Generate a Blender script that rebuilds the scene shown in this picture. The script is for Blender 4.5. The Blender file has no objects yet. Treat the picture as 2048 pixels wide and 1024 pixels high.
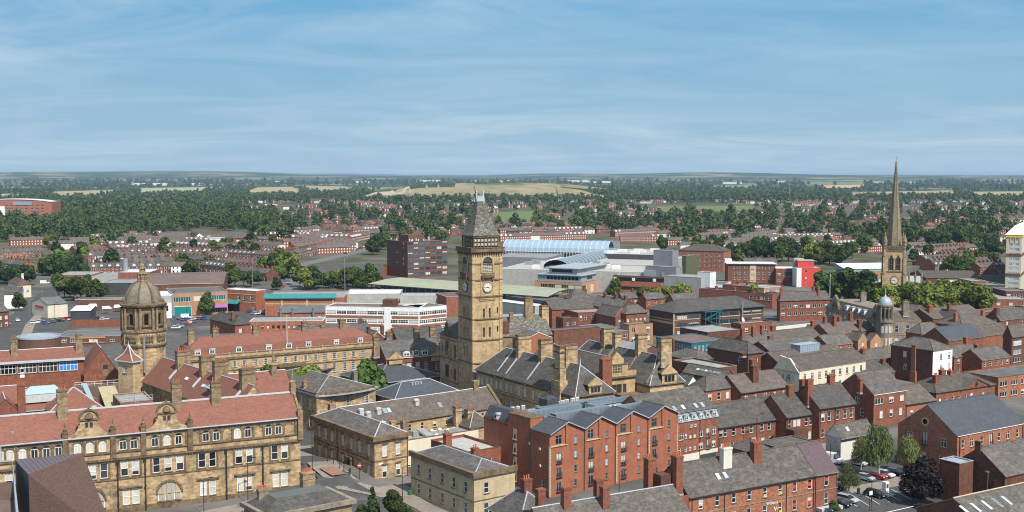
import bpy, math, random
from mathutils import Vector, Matrix
import numpy as np
R_ = math.radians
sc = bpy.context.scene
col = sc.collection
rng = random.Random(7)
# ------------------------------------------------------------------ camera
H, FOC, PITCH = 66.0, 2300.0, R_(3.98)      # metres, focal length in pixels of a 2048 wide frame
cam = bpy.data.cameras.new('camera'); cam.sensor_width = 36.0
cam.lens = FOC/2048*36.0; cam.clip_start = 1.0; cam.clip_end = 80000.0
camo = bpy.data.objects.new('camera', cam); col.objects.link(camo)
camo.location = (0, 0, H); camo.rotation_euler = (R_(90)-PITCH, 0, 0)
sc.camera = camo
# ------------------------------------------------------------------ light
SUN_AZ, SUN_EL = R_(146), R_(50)             # azimuth clockwise from the view direction
sunv = Vector((math.sin(SUN_AZ)*math.cos(SUN_EL), math.cos(SUN_AZ)*math.cos(SUN_EL), math.sin(SUN_EL)))
sd = bpy.data.lights.new('sun', 'SUN'); sd.energy = 3.9; sd.angle = R_(0.53); sd.color = (1.0, .95, .86)
so = bpy.data.objects.new('sun', sd); col.objects.link(so)
so.rotation_euler = sunv.to_track_quat('Z', 'Y').to_euler(); so.location = (0, 0, 300)
world = bpy.data.worlds.new('World'); sc.world = world; world.use_nodes = True
def build_world():
    nt = world.node_tree; N = nt.nodes; Lk = nt.links; N.clear()
    out = N.new('ShaderNodeOutputWorld'); bg = N.new('ShaderNodeBackground'); bg.inputs[1].default_value = 0.145
    sky = N.new('ShaderNodeTexSky'); sky.sky_type = 'NISHITA'; sky.sun_disc = False
    sky.sun_elevation = SUN_EL; sky.sun_rotation = SUN_AZ; sky.altitude = 100; sky.air_density = 1.0; sky.dust_density = 0.6; sky.ozone_density = 2.0
    tc = N.new('ShaderNodeTexCoord'); sep = N.new('ShaderNodeSeparateXYZ'); Lk.new(tc.outputs['Generated'], sep.inputs[0])
    def math_(op, a, b=None, c=False):
        m = N.new('ShaderNodeMath'); m.operation = op; m.use_clamp = c
        for i, v in enumerate((a, b)):
            if v is None: continue
            if isinstance(v, (int, float)): m.inputs[i].default_value = v
            else: Lk.new(v, m.inputs[i])
        return m.outputs[0]
    # thin cirrus: the direction is carried to a flat layer high above, so streaks shrink towards the horizon
    den = math_('ADD', math_('MAXIMUM', sep.outputs[2], 0.0), 0.10)
    u = math_('DIVIDE', sep.outputs[0], den); v = math_('DIVIDE', sep.outputs[1], den)
    cmb = N.new('ShaderNodeCombineXYZ'); Lk.new(u, cmb.inputs[0]); Lk.new(v, cmb.inputs[1])
    mp=N.new('ShaderNodeMapping');mp.inputs['Rotation'].default_value=(0,0,R_(-24));mp.inputs['Scale'].default_value=(.42,.62,1);Lk.new(cmb.outputs[0],mp.inputs[0])
    n1=N.new('ShaderNodeTexNoise');n1.inputs['Scale'].default_value=1.9;n1.inputs['Detail'].default_value=12;n1.inputs['Roughness'].default_value=.62;n1.inputs['Distortion'].default_value=.9
    Lk.new(mp.outputs[0], n1.inputs[0])
    n2 = N.new('ShaderNodeTexNoise'); n2.inputs['Scale'].default_value = .55; n2.inputs['Detail'].default_value = 3; Lk.new(mp.outputs[0], n2.inputs[0])
    cl=math_('MULTIPLY',math_('MULTIPLY',math_('SUBTRACT',n1.outputs[0],.40),3.6,True),math_('MULTIPLY',math_('SUBTRACT',n2.outputs[0],.28),2.6,True),True)
    cl = math_('MULTIPLY', cl, .62)
    low = N.new('ShaderNodeValToRGB'); e = low.color_ramp.elements; e[0].position = 0; e[0].color = SKY_LOW; e[1].position = 1; e[1].color = SKY_HIGH
    Lk.new(math_('MULTIPLY', sep.outputs[2], 6.2, True), low.inputs[0]); tint = N.new('ShaderNodeMix'); tint.data_type = 'RGBA'
    Lk.new(math_('MULTIPLY',math_('SUBTRACT',sep.outputs[2],.16),5.0,True),tint.inputs[0]);Lk.new(low.outputs[0],tint.inputs[6]);wm=N.new('ShaderNodeMix');wm.data_type='RGBA';wm.blend_type='MULTIPLY';wm.inputs[0].default_value=1;wm.inputs[7].default_value=(1.08,.95,.80,1);Lk.new(sky.outputs[0],wm.inputs[6]);Lk.new(wm.outputs[2],tint.inputs[7])
    mix = N.new('ShaderNodeMix'); mix.data_type = 'RGBA'; Lk.new(cl, mix.inputs[0]); Lk.new(tint.outputs[2], mix.inputs[6]); mix.inputs[7].default_value = CLOUD
    Lk.new(mix.outputs[2], bg.inputs[0]); Lk.new(bg.outputs[0], out.inputs[0])
SKY_LOW = (1.85, 2.65, 3.25, 1); SKY_HIGH = (.74, 1.98, 3.2, 1); CLOUD = (3.3, 3.75, 4.05, 1)
build_world()
sc.view_settings.view_transform = 'Standard'; sc.view_settings.look = 'None'; sc.view_settings.gamma = 1.0; sc.view_settings.exposure = 0.56
sc.cycles.filter_width=1.05;sc.cycles.max_bounces=6;sc.cycles.diffuse_bounces=2;sc.cycles.glossy_bounces=2;sc.cycles.volume_bounces=0;sc.cycles.transparent_max_bounces=6
# ------------------------------------------------------------------ picture -> place
CT, ST = math.cos(PITCH), math.sin(PITCH)
def sstep(a, b, x):
    t = min(1, max(0, (x-a)/(b-a))); return t*t*(3-2*t)
def gz(x, y):
    """height of the ground"""
    if y < 2600:
        return 2.8*math.exp(-(((x+42)/13)**2+((y-247)/16)**2))
    h = 70*sstep(5200, 15000, y) + 5*math.sin(x/900+1.3)*math.sin(y/1300)*sstep(2600, 4200, y)
    h += (22*math.sin(x/2100+.4)+13*math.sin(x/830+y/2600)+6*math.sin(x/310))*sstep(8000, 13000, y)
    h += 42*math.exp(-((x+60)/430)**4)*math.exp(-((y-4050)/560)**2)
    h += 80*math.exp(-((x+5200)/2500)**2)*sstep(9000, 13500, y)
    h += 16*math.exp(-((x-900)/900)**2)*math.exp(-((y-6200)/1100)**2)
    return h*sstep(2600, 3300, y)
def at(px, py, z=0.0):
    u, v = (px-1024)/FOC, (py-512)/FOC
    dx, dy, dz = u, CT-v*ST, -ST-v*CT
    t = (z-H)/dz
    return (t*dx, t*dy)
def gat(px, py, lift=0.0):
    z = 0.0
    for _ in range(30):
        x, y = at(px, py, min(z, 60)); z = .5*z+.5*gz(x, y)
    return (x, y, gz(x, y)+lift)
def along(P, D, px, z):
    """how far from P in direction D (height z) until the picture column px is met"""
    u = (px-1024)/FOC
    dep0 = P[1]*CT+(H-z)*ST; ddep = D[1]*CT
    return (u*dep0-P[0])/(D[0]-u*ddep)
def proj(x, y, z):
    dep = y*CT+(H-z)*ST
    up = -y*(-ST)*1.0
    vy = y*ST-(H-z)*CT
    return 1024+FOC*x/dep, 512-FOC*vy/dep
# ------------------------------------------------------------------ materials
M = {}
def _nodes(name):
    m = bpy.data.materials.new(name); m.use_nodes = True
    nt = m.node_tree; return m, nt, nt.nodes['Principled BSDF']
def c4(c): return (c[0], c[1], c[2], 1)
def mat(name,c1,c2,scale=1.5,rough=.85,stain=None,stain_scale=.25,stain_amt=.6,stretch=(1,1,1),blocks=None,rand=.12,bump=0,bump_scale=8,metal=0,spec=.3,detail=5,streak=0):
    """mottled surface: two colours by noise, an optional stain, optional courses of blocks, a little difference from object to object"""
    m, nt, bs = _nodes(name); N = nt.nodes; L = nt.links
    tc = N.new('ShaderNodeTexCoord'); oi = N.new('ShaderNodeObjectInfo')
    off = N.new('ShaderNodeVectorMath'); off.operation = 'SCALE'; cx = N.new('ShaderNodeCombineXYZ')
    for i in range(3): L.new(oi.outputs['Random'], cx.inputs[i])
    L.new(cx.outputs[0], off.inputs[0]); off.inputs['Scale'].default_value = 60
    add = N.new('ShaderNodeVectorMath'); L.new(tc.outputs['Object'], add.inputs[0]); L.new(off.outputs[0], add.inputs[1])
    mp = N.new('ShaderNodeMapping'); mp.inputs['Scale'].default_value = stretch; L.new(add.outputs[0], mp.inputs[0])
    n=N.new('ShaderNodeTexNoise');n.inputs['Scale'].default_value=scale;n.inputs['Detail'].default_value=detail;n.inputs['Roughness'].default_value=.62;L.new(mp.outputs[0],n.inputs[0])
    rp = N.new('ShaderNodeValToRGB'); rp.color_ramp.elements[0].position = .3; rp.color_ramp.elements[1].position = .7
    rp.color_ramp.elements[0].color = c4(c1); rp.color_ramp.elements[1].color = c4(c2); L.new(n.outputs[0], rp.inputs[0])
    cur = rp.outputs[0]
    if blocks:
        bw, bh, mortar, amt = blocks
        sp = N.new('ShaderNodeSeparateXYZ'); L.new(tc.outputs['Object'], sp.inputs[0])
        ad = N.new('ShaderNodeMath'); L.new(sp.outputs[0], ad.inputs[0]); L.new(sp.outputs[1], ad.inputs[1])
        cb = N.new('ShaderNodeCombineXYZ'); L.new(ad.outputs[0], cb.inputs[0]); L.new(sp.outputs[2], cb.inputs[1])
        br=N.new('ShaderNodeTexBrick');br.inputs['Scale'].default_value=1;br.inputs['Brick Width'].default_value=bw;br.inputs['Row Height'].default_value=bh
        br.inputs['Mortar Size'].default_value=mortar;br.inputs['Color1'].default_value=(.62,.62,.62,1);br.inputs['Color2'].default_value=(1.25,1.22,1.18,1);br.inputs['Mortar'].default_value=(.7,.69,.67,1)
        L.new(cb.outputs[0], br.inputs[0])
        mx = N.new('ShaderNodeMix'); mx.data_type = 'RGBA'; mx.blend_type = 'MULTIPLY'; mx.inputs[0].default_value = amt
        L.new(cur, mx.inputs[6]); L.new(br.outputs[0], mx.inputs[7]); cur = mx.outputs[2]
    if stain:
        n2=N.new('ShaderNodeTexNoise');n2.inputs['Scale'].default_value=stain_scale;n2.inputs['Detail'].default_value=8;n2.inputs['Roughness'].default_value=.68;L.new(mp.outputs[0],n2.inputs[0])
        r2 = N.new('ShaderNodeValToRGB'); r2.color_ramp.elements[0].position = .48; r2.color_ramp.elements[1].position = .68
        r2.color_ramp.elements[0].color = (0, 0, 0, 1); r2.color_ramp.elements[1].color = (stain_amt,)*3+(1,); L.new(n2.outputs[0], r2.inputs[0])
        m2=N.new('ShaderNodeMix');m2.data_type='RGBA';L.new(r2.outputs[0],m2.inputs[0]);L.new(cur,m2.inputs[6]);m2.inputs[7].default_value=c4(stain);cur=m2.outputs[2]
    if streak or name[:5] in ('sands', 'brick', 'stone', 'white', 'cream', 'concr', 'limew', 'grey_'):      # rain streaks and soot
        m3 = N.new('ShaderNodeMapping'); m3.inputs['Scale'].default_value = (1, 1, .09); L.new(add.outputs[0], m3.inputs[0])
        n3=N.new('ShaderNodeTexNoise');n3.inputs['Scale'].default_value=.9;n3.inputs['Detail'].default_value=7;n3.inputs['Roughness'].default_value=.7;L.new(m3.outputs[0],n3.inputs[0])
        r3=N.new('ShaderNodeValToRGB');r3.color_ramp.elements[0].position=.42;r3.color_ramp.elements[1].position=.72;r3.color_ramp.elements[0].color=(1,1,1,1);r3.color_ramp.elements[1].color=(.5,.47,.44,1);L.new(n3.outputs[0],r3.inputs[0])
        x3=N.new('ShaderNodeMix');x3.data_type='RGBA';x3.blend_type='MULTIPLY';x3.inputs[0].default_value=.42 if name[:5] in ('sands','brick','stone') else .16;L.new(cur,x3.inputs[6]);L.new(r3.outputs[0],x3.inputs[7]);cur=x3.outputs[2]
    if rand:
        hs=N.new('ShaderNodeHueSaturation');mr=N.new('ShaderNodeMapRange');mr.inputs['To Min'].default_value=1-rand;mr.inputs['To Max'].default_value=1+rand
        L.new(oi.outputs['Random'], mr.inputs[0]); L.new(mr.outputs[0], hs.inputs['Value']); L.new(cur, hs.inputs['Color']); cur = hs.outputs[0]
    L.new(cur, bs.inputs['Base Color']); bs.inputs['Roughness'].default_value = rough; bs.inputs['Metallic'].default_value = metal
    bs.inputs['Specular IOR Level'].default_value = spec
    if bump:
        nb=N.new('ShaderNodeTexNoise');nb.inputs['Scale'].default_value=bump_scale;nb.inputs['Detail'].default_value=3;L.new(mp.outputs[0],nb.inputs[0])
        bp=N.new('ShaderNodeBump');bp.inputs['Strength'].default_value=bump;bp.inputs['Distance'].default_value=.1;L.new(nb.outputs[0],bp.inputs['Height']);L.new(bp.outputs[0],bs.inputs['Normal'])
    M[name] = m; return m
def plain(name, c, rough=.5, metal=0, spec=.5, rand=.06, var=.12):
    return mat(name, tuple(x*(1-var) for x in c), tuple(x*(1+var) for x in c), 2.0, rough, rand=rand, metal=metal, spec=spec)
SAND = ((.40, .277, .156), (.545, .402, .243))
mat('sandstone', *SAND, 1.1, .9, (.085, .062, .042), .5, .72, blocks=(.95, .42, .018, .85), rand=.05)
mat('sandstone_sooty', (.24, .17, .10), (.36, .27, .165), 1.2, .9, (.06, .048, .036), .5, .8, blocks=(.8, .36, .018, .6), rand=.05)
mat('sandstone_clean', (.44, .312, .172), (.545, .40, .23), .8, .9, (.20, .14, .08), .35, .55, blocks=(.95, .42, .015, .6), rand=.05)
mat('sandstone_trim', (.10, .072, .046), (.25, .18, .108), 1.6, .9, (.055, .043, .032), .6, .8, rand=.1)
mat('sandstone_pale', (.46, .375, .235), (.55, .455, .295), .7, .9, (.34, .26, .15), .4, .5, blocks=(1.0, .35, .014, .25), rand=.04)
mat('limewash', (.60, .585, .52), (.68, .66, .59), .6, .85, (.5, .47, .4), .3, .5, rand=.03)
mat('brick_red', (.20, .07, .043), (.31, .125, .078), 1.5, .9, (.15, .052, .036), .5, .6, blocks=(.5, .17, .02, .5), rand=.14)
mat('brick_orange', (.31, .108, .06), (.385, .15, .088), 1.0, .9, (.24, .088, .055), .3, .5, blocks=(.45, .15, .012, .28), rand=.03)
mat('brick_dark', (.115, .05, .034), (.20, .09, .06), 1.4, .9, (.07, .035, .028), .4, .6, blocks=(.5, .17, .02, .45), rand=.14)
mat('brick_brown', (.125, .065, .045), (.165, .085, .058), 1.0, .9, None, blocks=(.5, .17, .02, .3), rand=.06)
mat('brick_mixed', (.26, .09, .05), (.46, .21, .12), 2.2, .9, (.16, .065, .045), .6, .7, blocks=(.5, .17, .02, .65), rand=.08)
mat('brick_buff', (.40, .22, .125), (.50, .29, .17), 1.2, .9, (.3, .16, .09), .3, .4, blocks=(.5, .17, .02, .4), rand=.12)
SLATE_ROWS = (1.0, 1.0, 2.2)
SB = dict(blocks=(.7, .17, .03, .42))
mat('slate', (.054, .050, .049), (.122, .113, .107), 1.5, .85, (.21, .185, .155), .45, .45, SLATE_ROWS, rand=.22, bump=.25, **SB)
mat('slate_mossy', (.054, .049, .044), (.132, .121, .107), 1.6, .85, (.20, .185, .155), .6, .6, SLATE_ROWS, rand=.14, bump=.3, **SB)
mat('slate_brown', (.066, .055, .048), (.132, .110, .094), 1.5, .85, (.19, .16, .13), .5, .5, SLATE_ROWS, rand=.15, bump=.25, **SB)
mat('slate_new', (.052, .058, .068), (.078, .087, .10), .9, .6, (.09, .1, .11), .3, .4, SLATE_ROWS, rand=.08, bump=.12, blocks=(.7, .17, .03, .2))
mat('slate_lichen', (.05, .046, .038), (.145, .138, .118), 1.6, .85, (.36, .35, .30), 1.3, .75, SLATE_ROWS, rand=.05, bump=.4, **SB)
mat('tile_red', (.178, .072, .050), (.255, .112, .080), 1.7, .85, (.12, .066, .052), .5, .5, (1, 1, 2.0), rand=.06, bump=.2, blocks=(.5, .16, .02, .3))
mat('tile_brown', (.105, .062, .05), (.145, .088, .072), 2.0, .8, None, stretch=(1, 1, 2.2), rand=.05, bump=.5, bump_scale=5, blocks=(.55, .2, .05, .6))
mat('tile_orange', (.19, .08, .052), (.26, .115, .075), 1.5, .85, rand=.1)
mat('lead', (.30, .34, .38), (.43, .475, .52), 1.4, .5, (.2, .22, .24), .6, .5, rand=.08, metal=.15)
mat('felt_green', (.10, .12, .11), (.14, .16, .15), .6, .8)
mat('lead_white', (.40, .415, .43), (.53, .55, .57), 1.8, .5, (.34, .35, .36), .7, .5, rand=.05)
mat('felt_grey', (.23, .23, .225), (.32, .32, .31), .5, .9, (.15, .15, .145), .16, .6, rand=.1)
mat('felt_dark', (.085, .085, .085), (.15, .15, .145), .5, .9, (.2, .2, .19), .16, .5, rand=.15)
mat('felt_brown', (.125, .085, .075), (.17, .118, .10), .5, .9, (.22, .18, .16), .2, .5, rand=.08)
mat('roof_white', (.58, .59, .6), (.70, .71, .72), .3, .7, (.45, .46, .47), .2, .5, rand=.06)
mat('roof_green', (.29, .31, .20), (.37, .38, .26), .25, .6, (.24, .29, .27), .06, .8, rand=.03)
mat('white_paint', (.70, .70, .68), (.80, .80, .78), 1.0, .6, (.55, .54, .5), .4, .35, rand=.06)
mat('cream_render', (.62, .56, .43), (.70, .64, .51), .5, .85, (.54, .48, .36), .3, .5, rand=.04)
mat('stone_grey', (.20, .165, .125), (.32, .27, .205), 1.0, .9, (.1, .085, .07), .45, .7, rand=.12)
mat('concrete', (.34, .33, .31), (.45, .44, .415), .7, .9, (.25, .24, .22), .3, .5, rand=.08)
mat('red_paint', (.52, .055, .045), (.60, .075, .06), .4, .6, rand=.03)
mat('grey_cladding', (.19, .195, .215), (.25, .255, .275), .3, .5, rand=.12)
mat('dark_cladding', (.045, .05, .055), (.07, .075, .08), .5, .5, rand=.1)
mat('blue_cladding', (.14, .30, .36), (.19, .36, .42), .3, .5, rand=.05)
plain('teal', (.018, .13, .17), .45)
plain('green_teal', (.0, .20, .19), .5)
plain('dark_metal', (.025, .026, .028), .5)
plain('duct', (.27, .33, .38), .38, .55, .5)
plain('steel', (.42, .44, .46), .35, .6)
plain('timber', (.20, .13, .08), .8)
plain('clay_pot', (.42, .13, .06), .8, rand=.15)
mat('void', (.012, .011, .01), (.02, .018, .016), rough=.95, spec=0)
mat('dome_stone', (.15, .13, .10), (.27, .24, .19), 1.2, .8, (.09, .08, .065), .5, .7, rand=0)
plain('yellow', (.72, .48, .06), .6)
plain('purple', (.30, .10, .30), .6)
plain('blue_blind', (.03, .22, .55), .7)
plain('gold_clock', (.75, .73, .66), .6)
mat('lime_patch', (.31, .285, .17), (.40, .36, .22), 1.0, .9)
def glass(name, c, rough=.08):
    m,nt,bs=_nodes(name);bs.inputs['Base Color'].default_value=c4(c);bs.inputs['Roughness'].default_value=rough;bs.inputs['Specular IOR Level'].default_value=.7
    N = nt.nodes; L = nt.links; oi = N.new('ShaderNodeObjectInfo'); hs = N.new('ShaderNodeHueSaturation'); mr = N.new('ShaderNodeMapRange')
    mr.inputs['To Min'].default_value=.4;mr.inputs['To Max'].default_value=1.9;L.new(oi.outputs['Random'],mr.inputs[0]);L.new(mr.outputs[0],hs.inputs['Value']);hs.inputs['Color'].default_value=c4(c);L.new(hs.outputs[0],bs.inputs['Base Color'])
    M[name] = m
glass('glass', (.028, .032, .036)); glass('glass_blue', (.045, .085, .12)); glass('glass_pale', (.22, .30, .36), .25); glass('glass_roof', (.36, .47, .52), .2)
mat('blind', (.46, .45, .40), (.58, .57, .51), 1.0, .9, rand=.12)
mat('curtain', (.30, .29, .27), (.42, .41, .38), 3.0, .9, rand=.3)
# ------------------------------------------------------------------ mesh helper
class MB:
    def __init__(s): s.v = []; s.f = []; s.m = []; s.T = None
    def add(s, vs, fs, m=0):
        b = len(s.v); s.v += [tuple(p) for p in vs]
        s.f += [tuple(b+i for i in f) for f in fs]; s.m += [m]*len(fs)
    def quad(s, a, b, c, d, m=0): s.add([a, b, c, d], [(0, 1, 2, 3)], m)
    def poly(s, ps, m=0): s.add(ps, [tuple(range(len(ps)))], m)
    def box(s, x0, y0, z0, x1, y1, z1, m=0, top=None):
        s.add([(x0, y0, z0), (x1, y0, z0), (x1, y1, z0), (x0, y1, z0), (x0, y0, z1), (x1, y0, z1), (x1, y1, z1), (x0, y1, z1)],
              [(0, 3, 2, 1), (0, 1, 5, 4), (1, 2, 6, 5), (2, 3, 7, 6), (3, 0, 4, 7)], m)
        b = len(s.v)-8; s.f.append((b+4, b+5, b+6, b+7)); s.m.append(m if top is None else top)
    def prism(s, ps, z0, z1, m=0, top=None, bottom=False):
        n = len(ps); vs = [(x, y, z0) for x, y in ps]+[(x, y, z1) for x, y in ps]
        s.add(vs, [(i, (i+1) % n, n+(i+1) % n, n+i) for i in range(n)], m)
        b = len(s.v)-2*n; s.f.append(tuple(b+n+i for i in range(n))); s.m.append(m if top is None else top)
        if bottom: s.f.append(tuple(b+n-1-i for i in range(n))); s.m.append(m)
    def extrude_y(s, ps, y0, y1, m=0, side=None):
        """outline in x,z given depth from y0 (front) to y1"""
        n = len(ps); vs = [(x, y0, z) for x, z in ps]+[(x, y1, z) for x, z in ps]
        s.add(vs, [tuple(range(n)), tuple(range(2*n-1, n-1, -1))], m)
        b = len(s.v)-2*n; s.f += [(b+i, b+n+i, b+n+(i+1) % n, b+(i+1) % n) for i in range(n)]; s.m += [m if side is None else side]*n
    def slab(s, ps, t, m=0, edge=None):
        """a sloping plate: top outline ps, t thick downwards"""
        n = len(ps); vs = list(ps)+[(p[0], p[1], p[2]-t) for p in ps]
        s.add(vs, [tuple(range(n))], m); b = len(s.v)-2*n
        s.f.append(tuple(b+2*n-1-i for i in range(n))); s.m.append(m)
        s.f += [(b+n+i, b+n+(i+1) % n, b+(i+1) % n, b+i) for i in range(n)]; s.m += [m if edge is None else edge]*n
    def tube(s, a, b, r0, r1=None, n=6, m=0):
        r1 = r0 if r1 is None else r1
        a = Vector(a); b = Vector(b); d = (b-a).normalized(); x = d.orthogonal().normalized(); y = d.cross(x)
        vs=[a+(x*math.cos(t)+y*math.sin(t))*r0 for t in (2*math.pi*i/n for i in range(n))]+[b+(x*math.cos(t)+y*math.sin(t))*r1 for t in (2*math.pi*i/n for i in range(n))]
        s.add(vs, [(i, (i+1) % n, n+(i+1) % n, n+i) for i in range(n)]+[tuple(range(n-1, -1, -1)), tuple(range(n, 2*n))], m)
    def lathe(s, prof, cx, cy, n, m=0, a0=0.0):
        k = len(prof); vs = []
        for r, z in prof: vs += [(cx+r*math.cos(a0+2*math.pi*i/n), cy+r*math.sin(a0+2*math.pi*i/n), z) for i in range(n)]
        fs = [(j*n+i, j*n+(i+1) % n, (j+1)*n+(i+1) % n, (j+1)*n+i) for j in range(k-1) for i in range(n)]
        s.add(vs, fs, m)
        b = len(s.v)-k*n; s.f.append(tuple(b+(k-1)*n+i for i in range(n))); s.m.append(m)
    def mesh(s, name, mats, smooth=False):
        me = bpy.data.meshes.new(name); me.from_pydata(s.v, [], s.f)
        for a in mats: me.materials.append(M[a] if isinstance(a, str) else a)
        me.polygons.foreach_set('material_index', s.m)
        if smooth: me.polygons.foreach_set('use_smooth', [True]*len(me.polygons))
        me.update(); return me
    def build(s, name, mats, parent=None, loc=(0, 0, 0), rz=0, smooth=False):
        if isinstance(mats, str): mats = [mats]
        return put(name, s.mesh(name, mats, smooth), parent, loc, rz)
def put(name, data, parent=None, loc=(0, 0, 0), rz=0):
    o = bpy.data.objects.new(name, data); col.objects.link(o); o.location = loc; o.rotation_euler = (0, 0, rz)
    if parent: o.parent = parent
    return o
def tag(o, label, cat, group=None, kind=None):
    if label: o['label'] = label
    if cat: o['category'] = cat
    if group: o['group'] = group
    if kind: o['kind'] = kind
    return o
def empty(name, loc, rz=0):
    return put(name, None, None, loc, rz)
def copy_tree(o, kids, parent=None):
    c = o.copy(); col.objects.link(c)
    if parent: c.parent = parent
    for k in kids.get(o.name, ()): copy_tree(k, kids, c)
    return c
def kids_of(root):
    d = {}
    def walk(o):
        d[o.name] = list(o.children)
        for k in o.children: walk(k)
    walk(root); return d
# ------------------------------------------------------------------ windows
_wm = {}
FR = .09
def win_meshes(style, w, h, blind, fmat, stone):
    key = (style, round(w, 2), round(h, 2), blind, fmat, stone)
    if key in _wm: return _wm[key]
    f = MB(); g = MB(); hw = w/2; d0, d1 = .04, .14
    def fb(x0, z0, x1, z1, y0=d0): f.box(x0, y0, z0, x1, d1, z1, 0)
    if style == 'arch':
        n = 8; r = hw; zs = h-r
        arc = [(r*math.cos(math.pi*i/n), zs+r*math.sin(math.pi*i/n)) for i in range(n+1)]
        ri = r-FR; arci = [(ri*math.cos(math.pi*i/n), zs+ri*math.sin(math.pi*i/n)) for i in range(n+1)]
        for i in range(n): f.extrude_y([arc[i], arc[i+1], arci[i+1], arci[i]][::-1], d0, d1, 0)
        fb(-hw, 0, -hw+FR, zs); fb(hw-FR, 0, hw, zs); fb(-hw+FR, 0, hw-FR, FR); fb(-.04, FR, .04, zs); fb(-hw+FR, zs-.05, hw-FR, zs+.05)
        g.poly([(-hw+.02, .11, .02), (hw-.02, .11, .02)]+[(x, .11, z) for x, z in arci], 0)
    else:
        fb(-hw, 0, -hw+FR, h); fb(hw-FR, 0, hw, h); fb(-hw+FR, 0, hw-FR, FR); fb(-hw+FR, h-FR, hw-FR, h)
        if style == 'sash': fb(-hw+FR, h*.5-.04, hw-FR, h*.5+.04, .05)
        elif style == 'case': fb(-.045, FR, .045, h-FR, .05); fb(-hw+FR, h*.68-.035, -.045, h*.68+.035, .06); fb(.045, h*.68-.035, hw-FR, h*.68+.035, .06)
        elif style == 'geo':
            for i in (1, 2): fb(-hw+w*i/3-.03, FR, -hw+w*i/3+.03, h-FR, .06)
            k = max(2, round(h/.6))
            for j in range(1, k):
                for a, b in ((-hw+FR, -hw+w/3-.03), (-hw+w/3+.03, -hw+2*w/3-.03), (-hw+2*w/3+.03, hw-FR)): fb(a, h*j/k-.03, b, h*j/k+.03, .07)
        elif style == 'strip':
            k = max(2, round(w/1.1))
            for i in range(1, k): fb(-hw+w*i/k-.05, FR, -hw+w*i/k+.05, h-FR, .05)
        elif style == 'grid':
            k = max(2, round(w/1.0))
            for i in range(1, k): fb(-hw+w*i/k-.05, FR, -hw+w*i/k+.05, h-FR, .05)
            f.box(-hw+FR, .08, h*.62-.05, hw-FR, d1, h*.62+.05, 0)
        elif style == 'french':
            fb(-.06, FR, .06, h-FR, .05)
        elif style == 'cross':
            f.box(-.1, .02, FR, .1, d1, h-FR, 1); f.box(-hw+FR, .02, h*.6-.08, -.1, d1, h*.6+.08, 1); f.box(.1, .02, h*.6-.08, hw-FR, d1, h*.6+.08, 1)
        zb = {0: h, 1: h*.5, 2: 0.0, 3: h*.25}[blind]
        if zb > FR: g.quad((-hw+.02, .11, .02), (hw-.02, .11, .02), (hw-.02, .11, zb-.02), (-hw+.02, .11, zb-.02), 0)
        if zb < h: g.quad((-hw+.02, .115, zb), (hw-.02, .115, zb), (hw-.02, .115, h-.02), (-hw+.02, .115, h-.02), 1)
    if style == 'arch' and blind == 2: g.m = [1]*len(g.m)
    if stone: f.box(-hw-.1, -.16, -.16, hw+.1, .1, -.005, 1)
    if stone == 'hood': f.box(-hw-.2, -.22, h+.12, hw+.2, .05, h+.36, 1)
    if style == 'french':
        f.box(-hw-.15, -.32, .02, hw+.15, -.28, .08, 2); f.box(-hw-.15, -.32, 1.02, hw+.15, -.28, 1.08, 2)
        k = 9
        for i in range(k+1):
            x = -hw-.13+(w+.26)*i/k; f.box(x-.015, -.315, .08, x+.015, -.285, 1.02, 2)
        f.box(-hw-.15, -.28, .02, hw+.15, .02, .06, 2)
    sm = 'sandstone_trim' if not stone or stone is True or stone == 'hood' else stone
    r = (f.mesh('window_frame', [fmat, sm, 'dark_metal']), g.mesh('window_pane', ['glass', 'blind']))
    _wm[key] = r; return r
def window(parent, x, y, z, rz, style, w, h, blind=0, fmat='white_paint', stone=True, pane=True, name='window', glassmat=None):
    if style == 'door':
        m = MB(); m.box(-w/2, .03, 0, w/2, .12, h, 0); m.box(-w/2+.12, .015, h*.55, w/2-.12, .03, h*.92, 1)
        return put('door', m.mesh('door', [fmat, 'glass']), parent, (x, y, z), rz)
    fm, gm = win_meshes(style, w, h, blind, fmat, stone)
    o = put(name, fm, parent, (x, y, z), rz)
    p = put('pane', gm, o)
    if glassmat:
        p.material_slots[0].link = 'OBJECT'; p.material_slots[0].material = M[glassmat]
    return o
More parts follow.
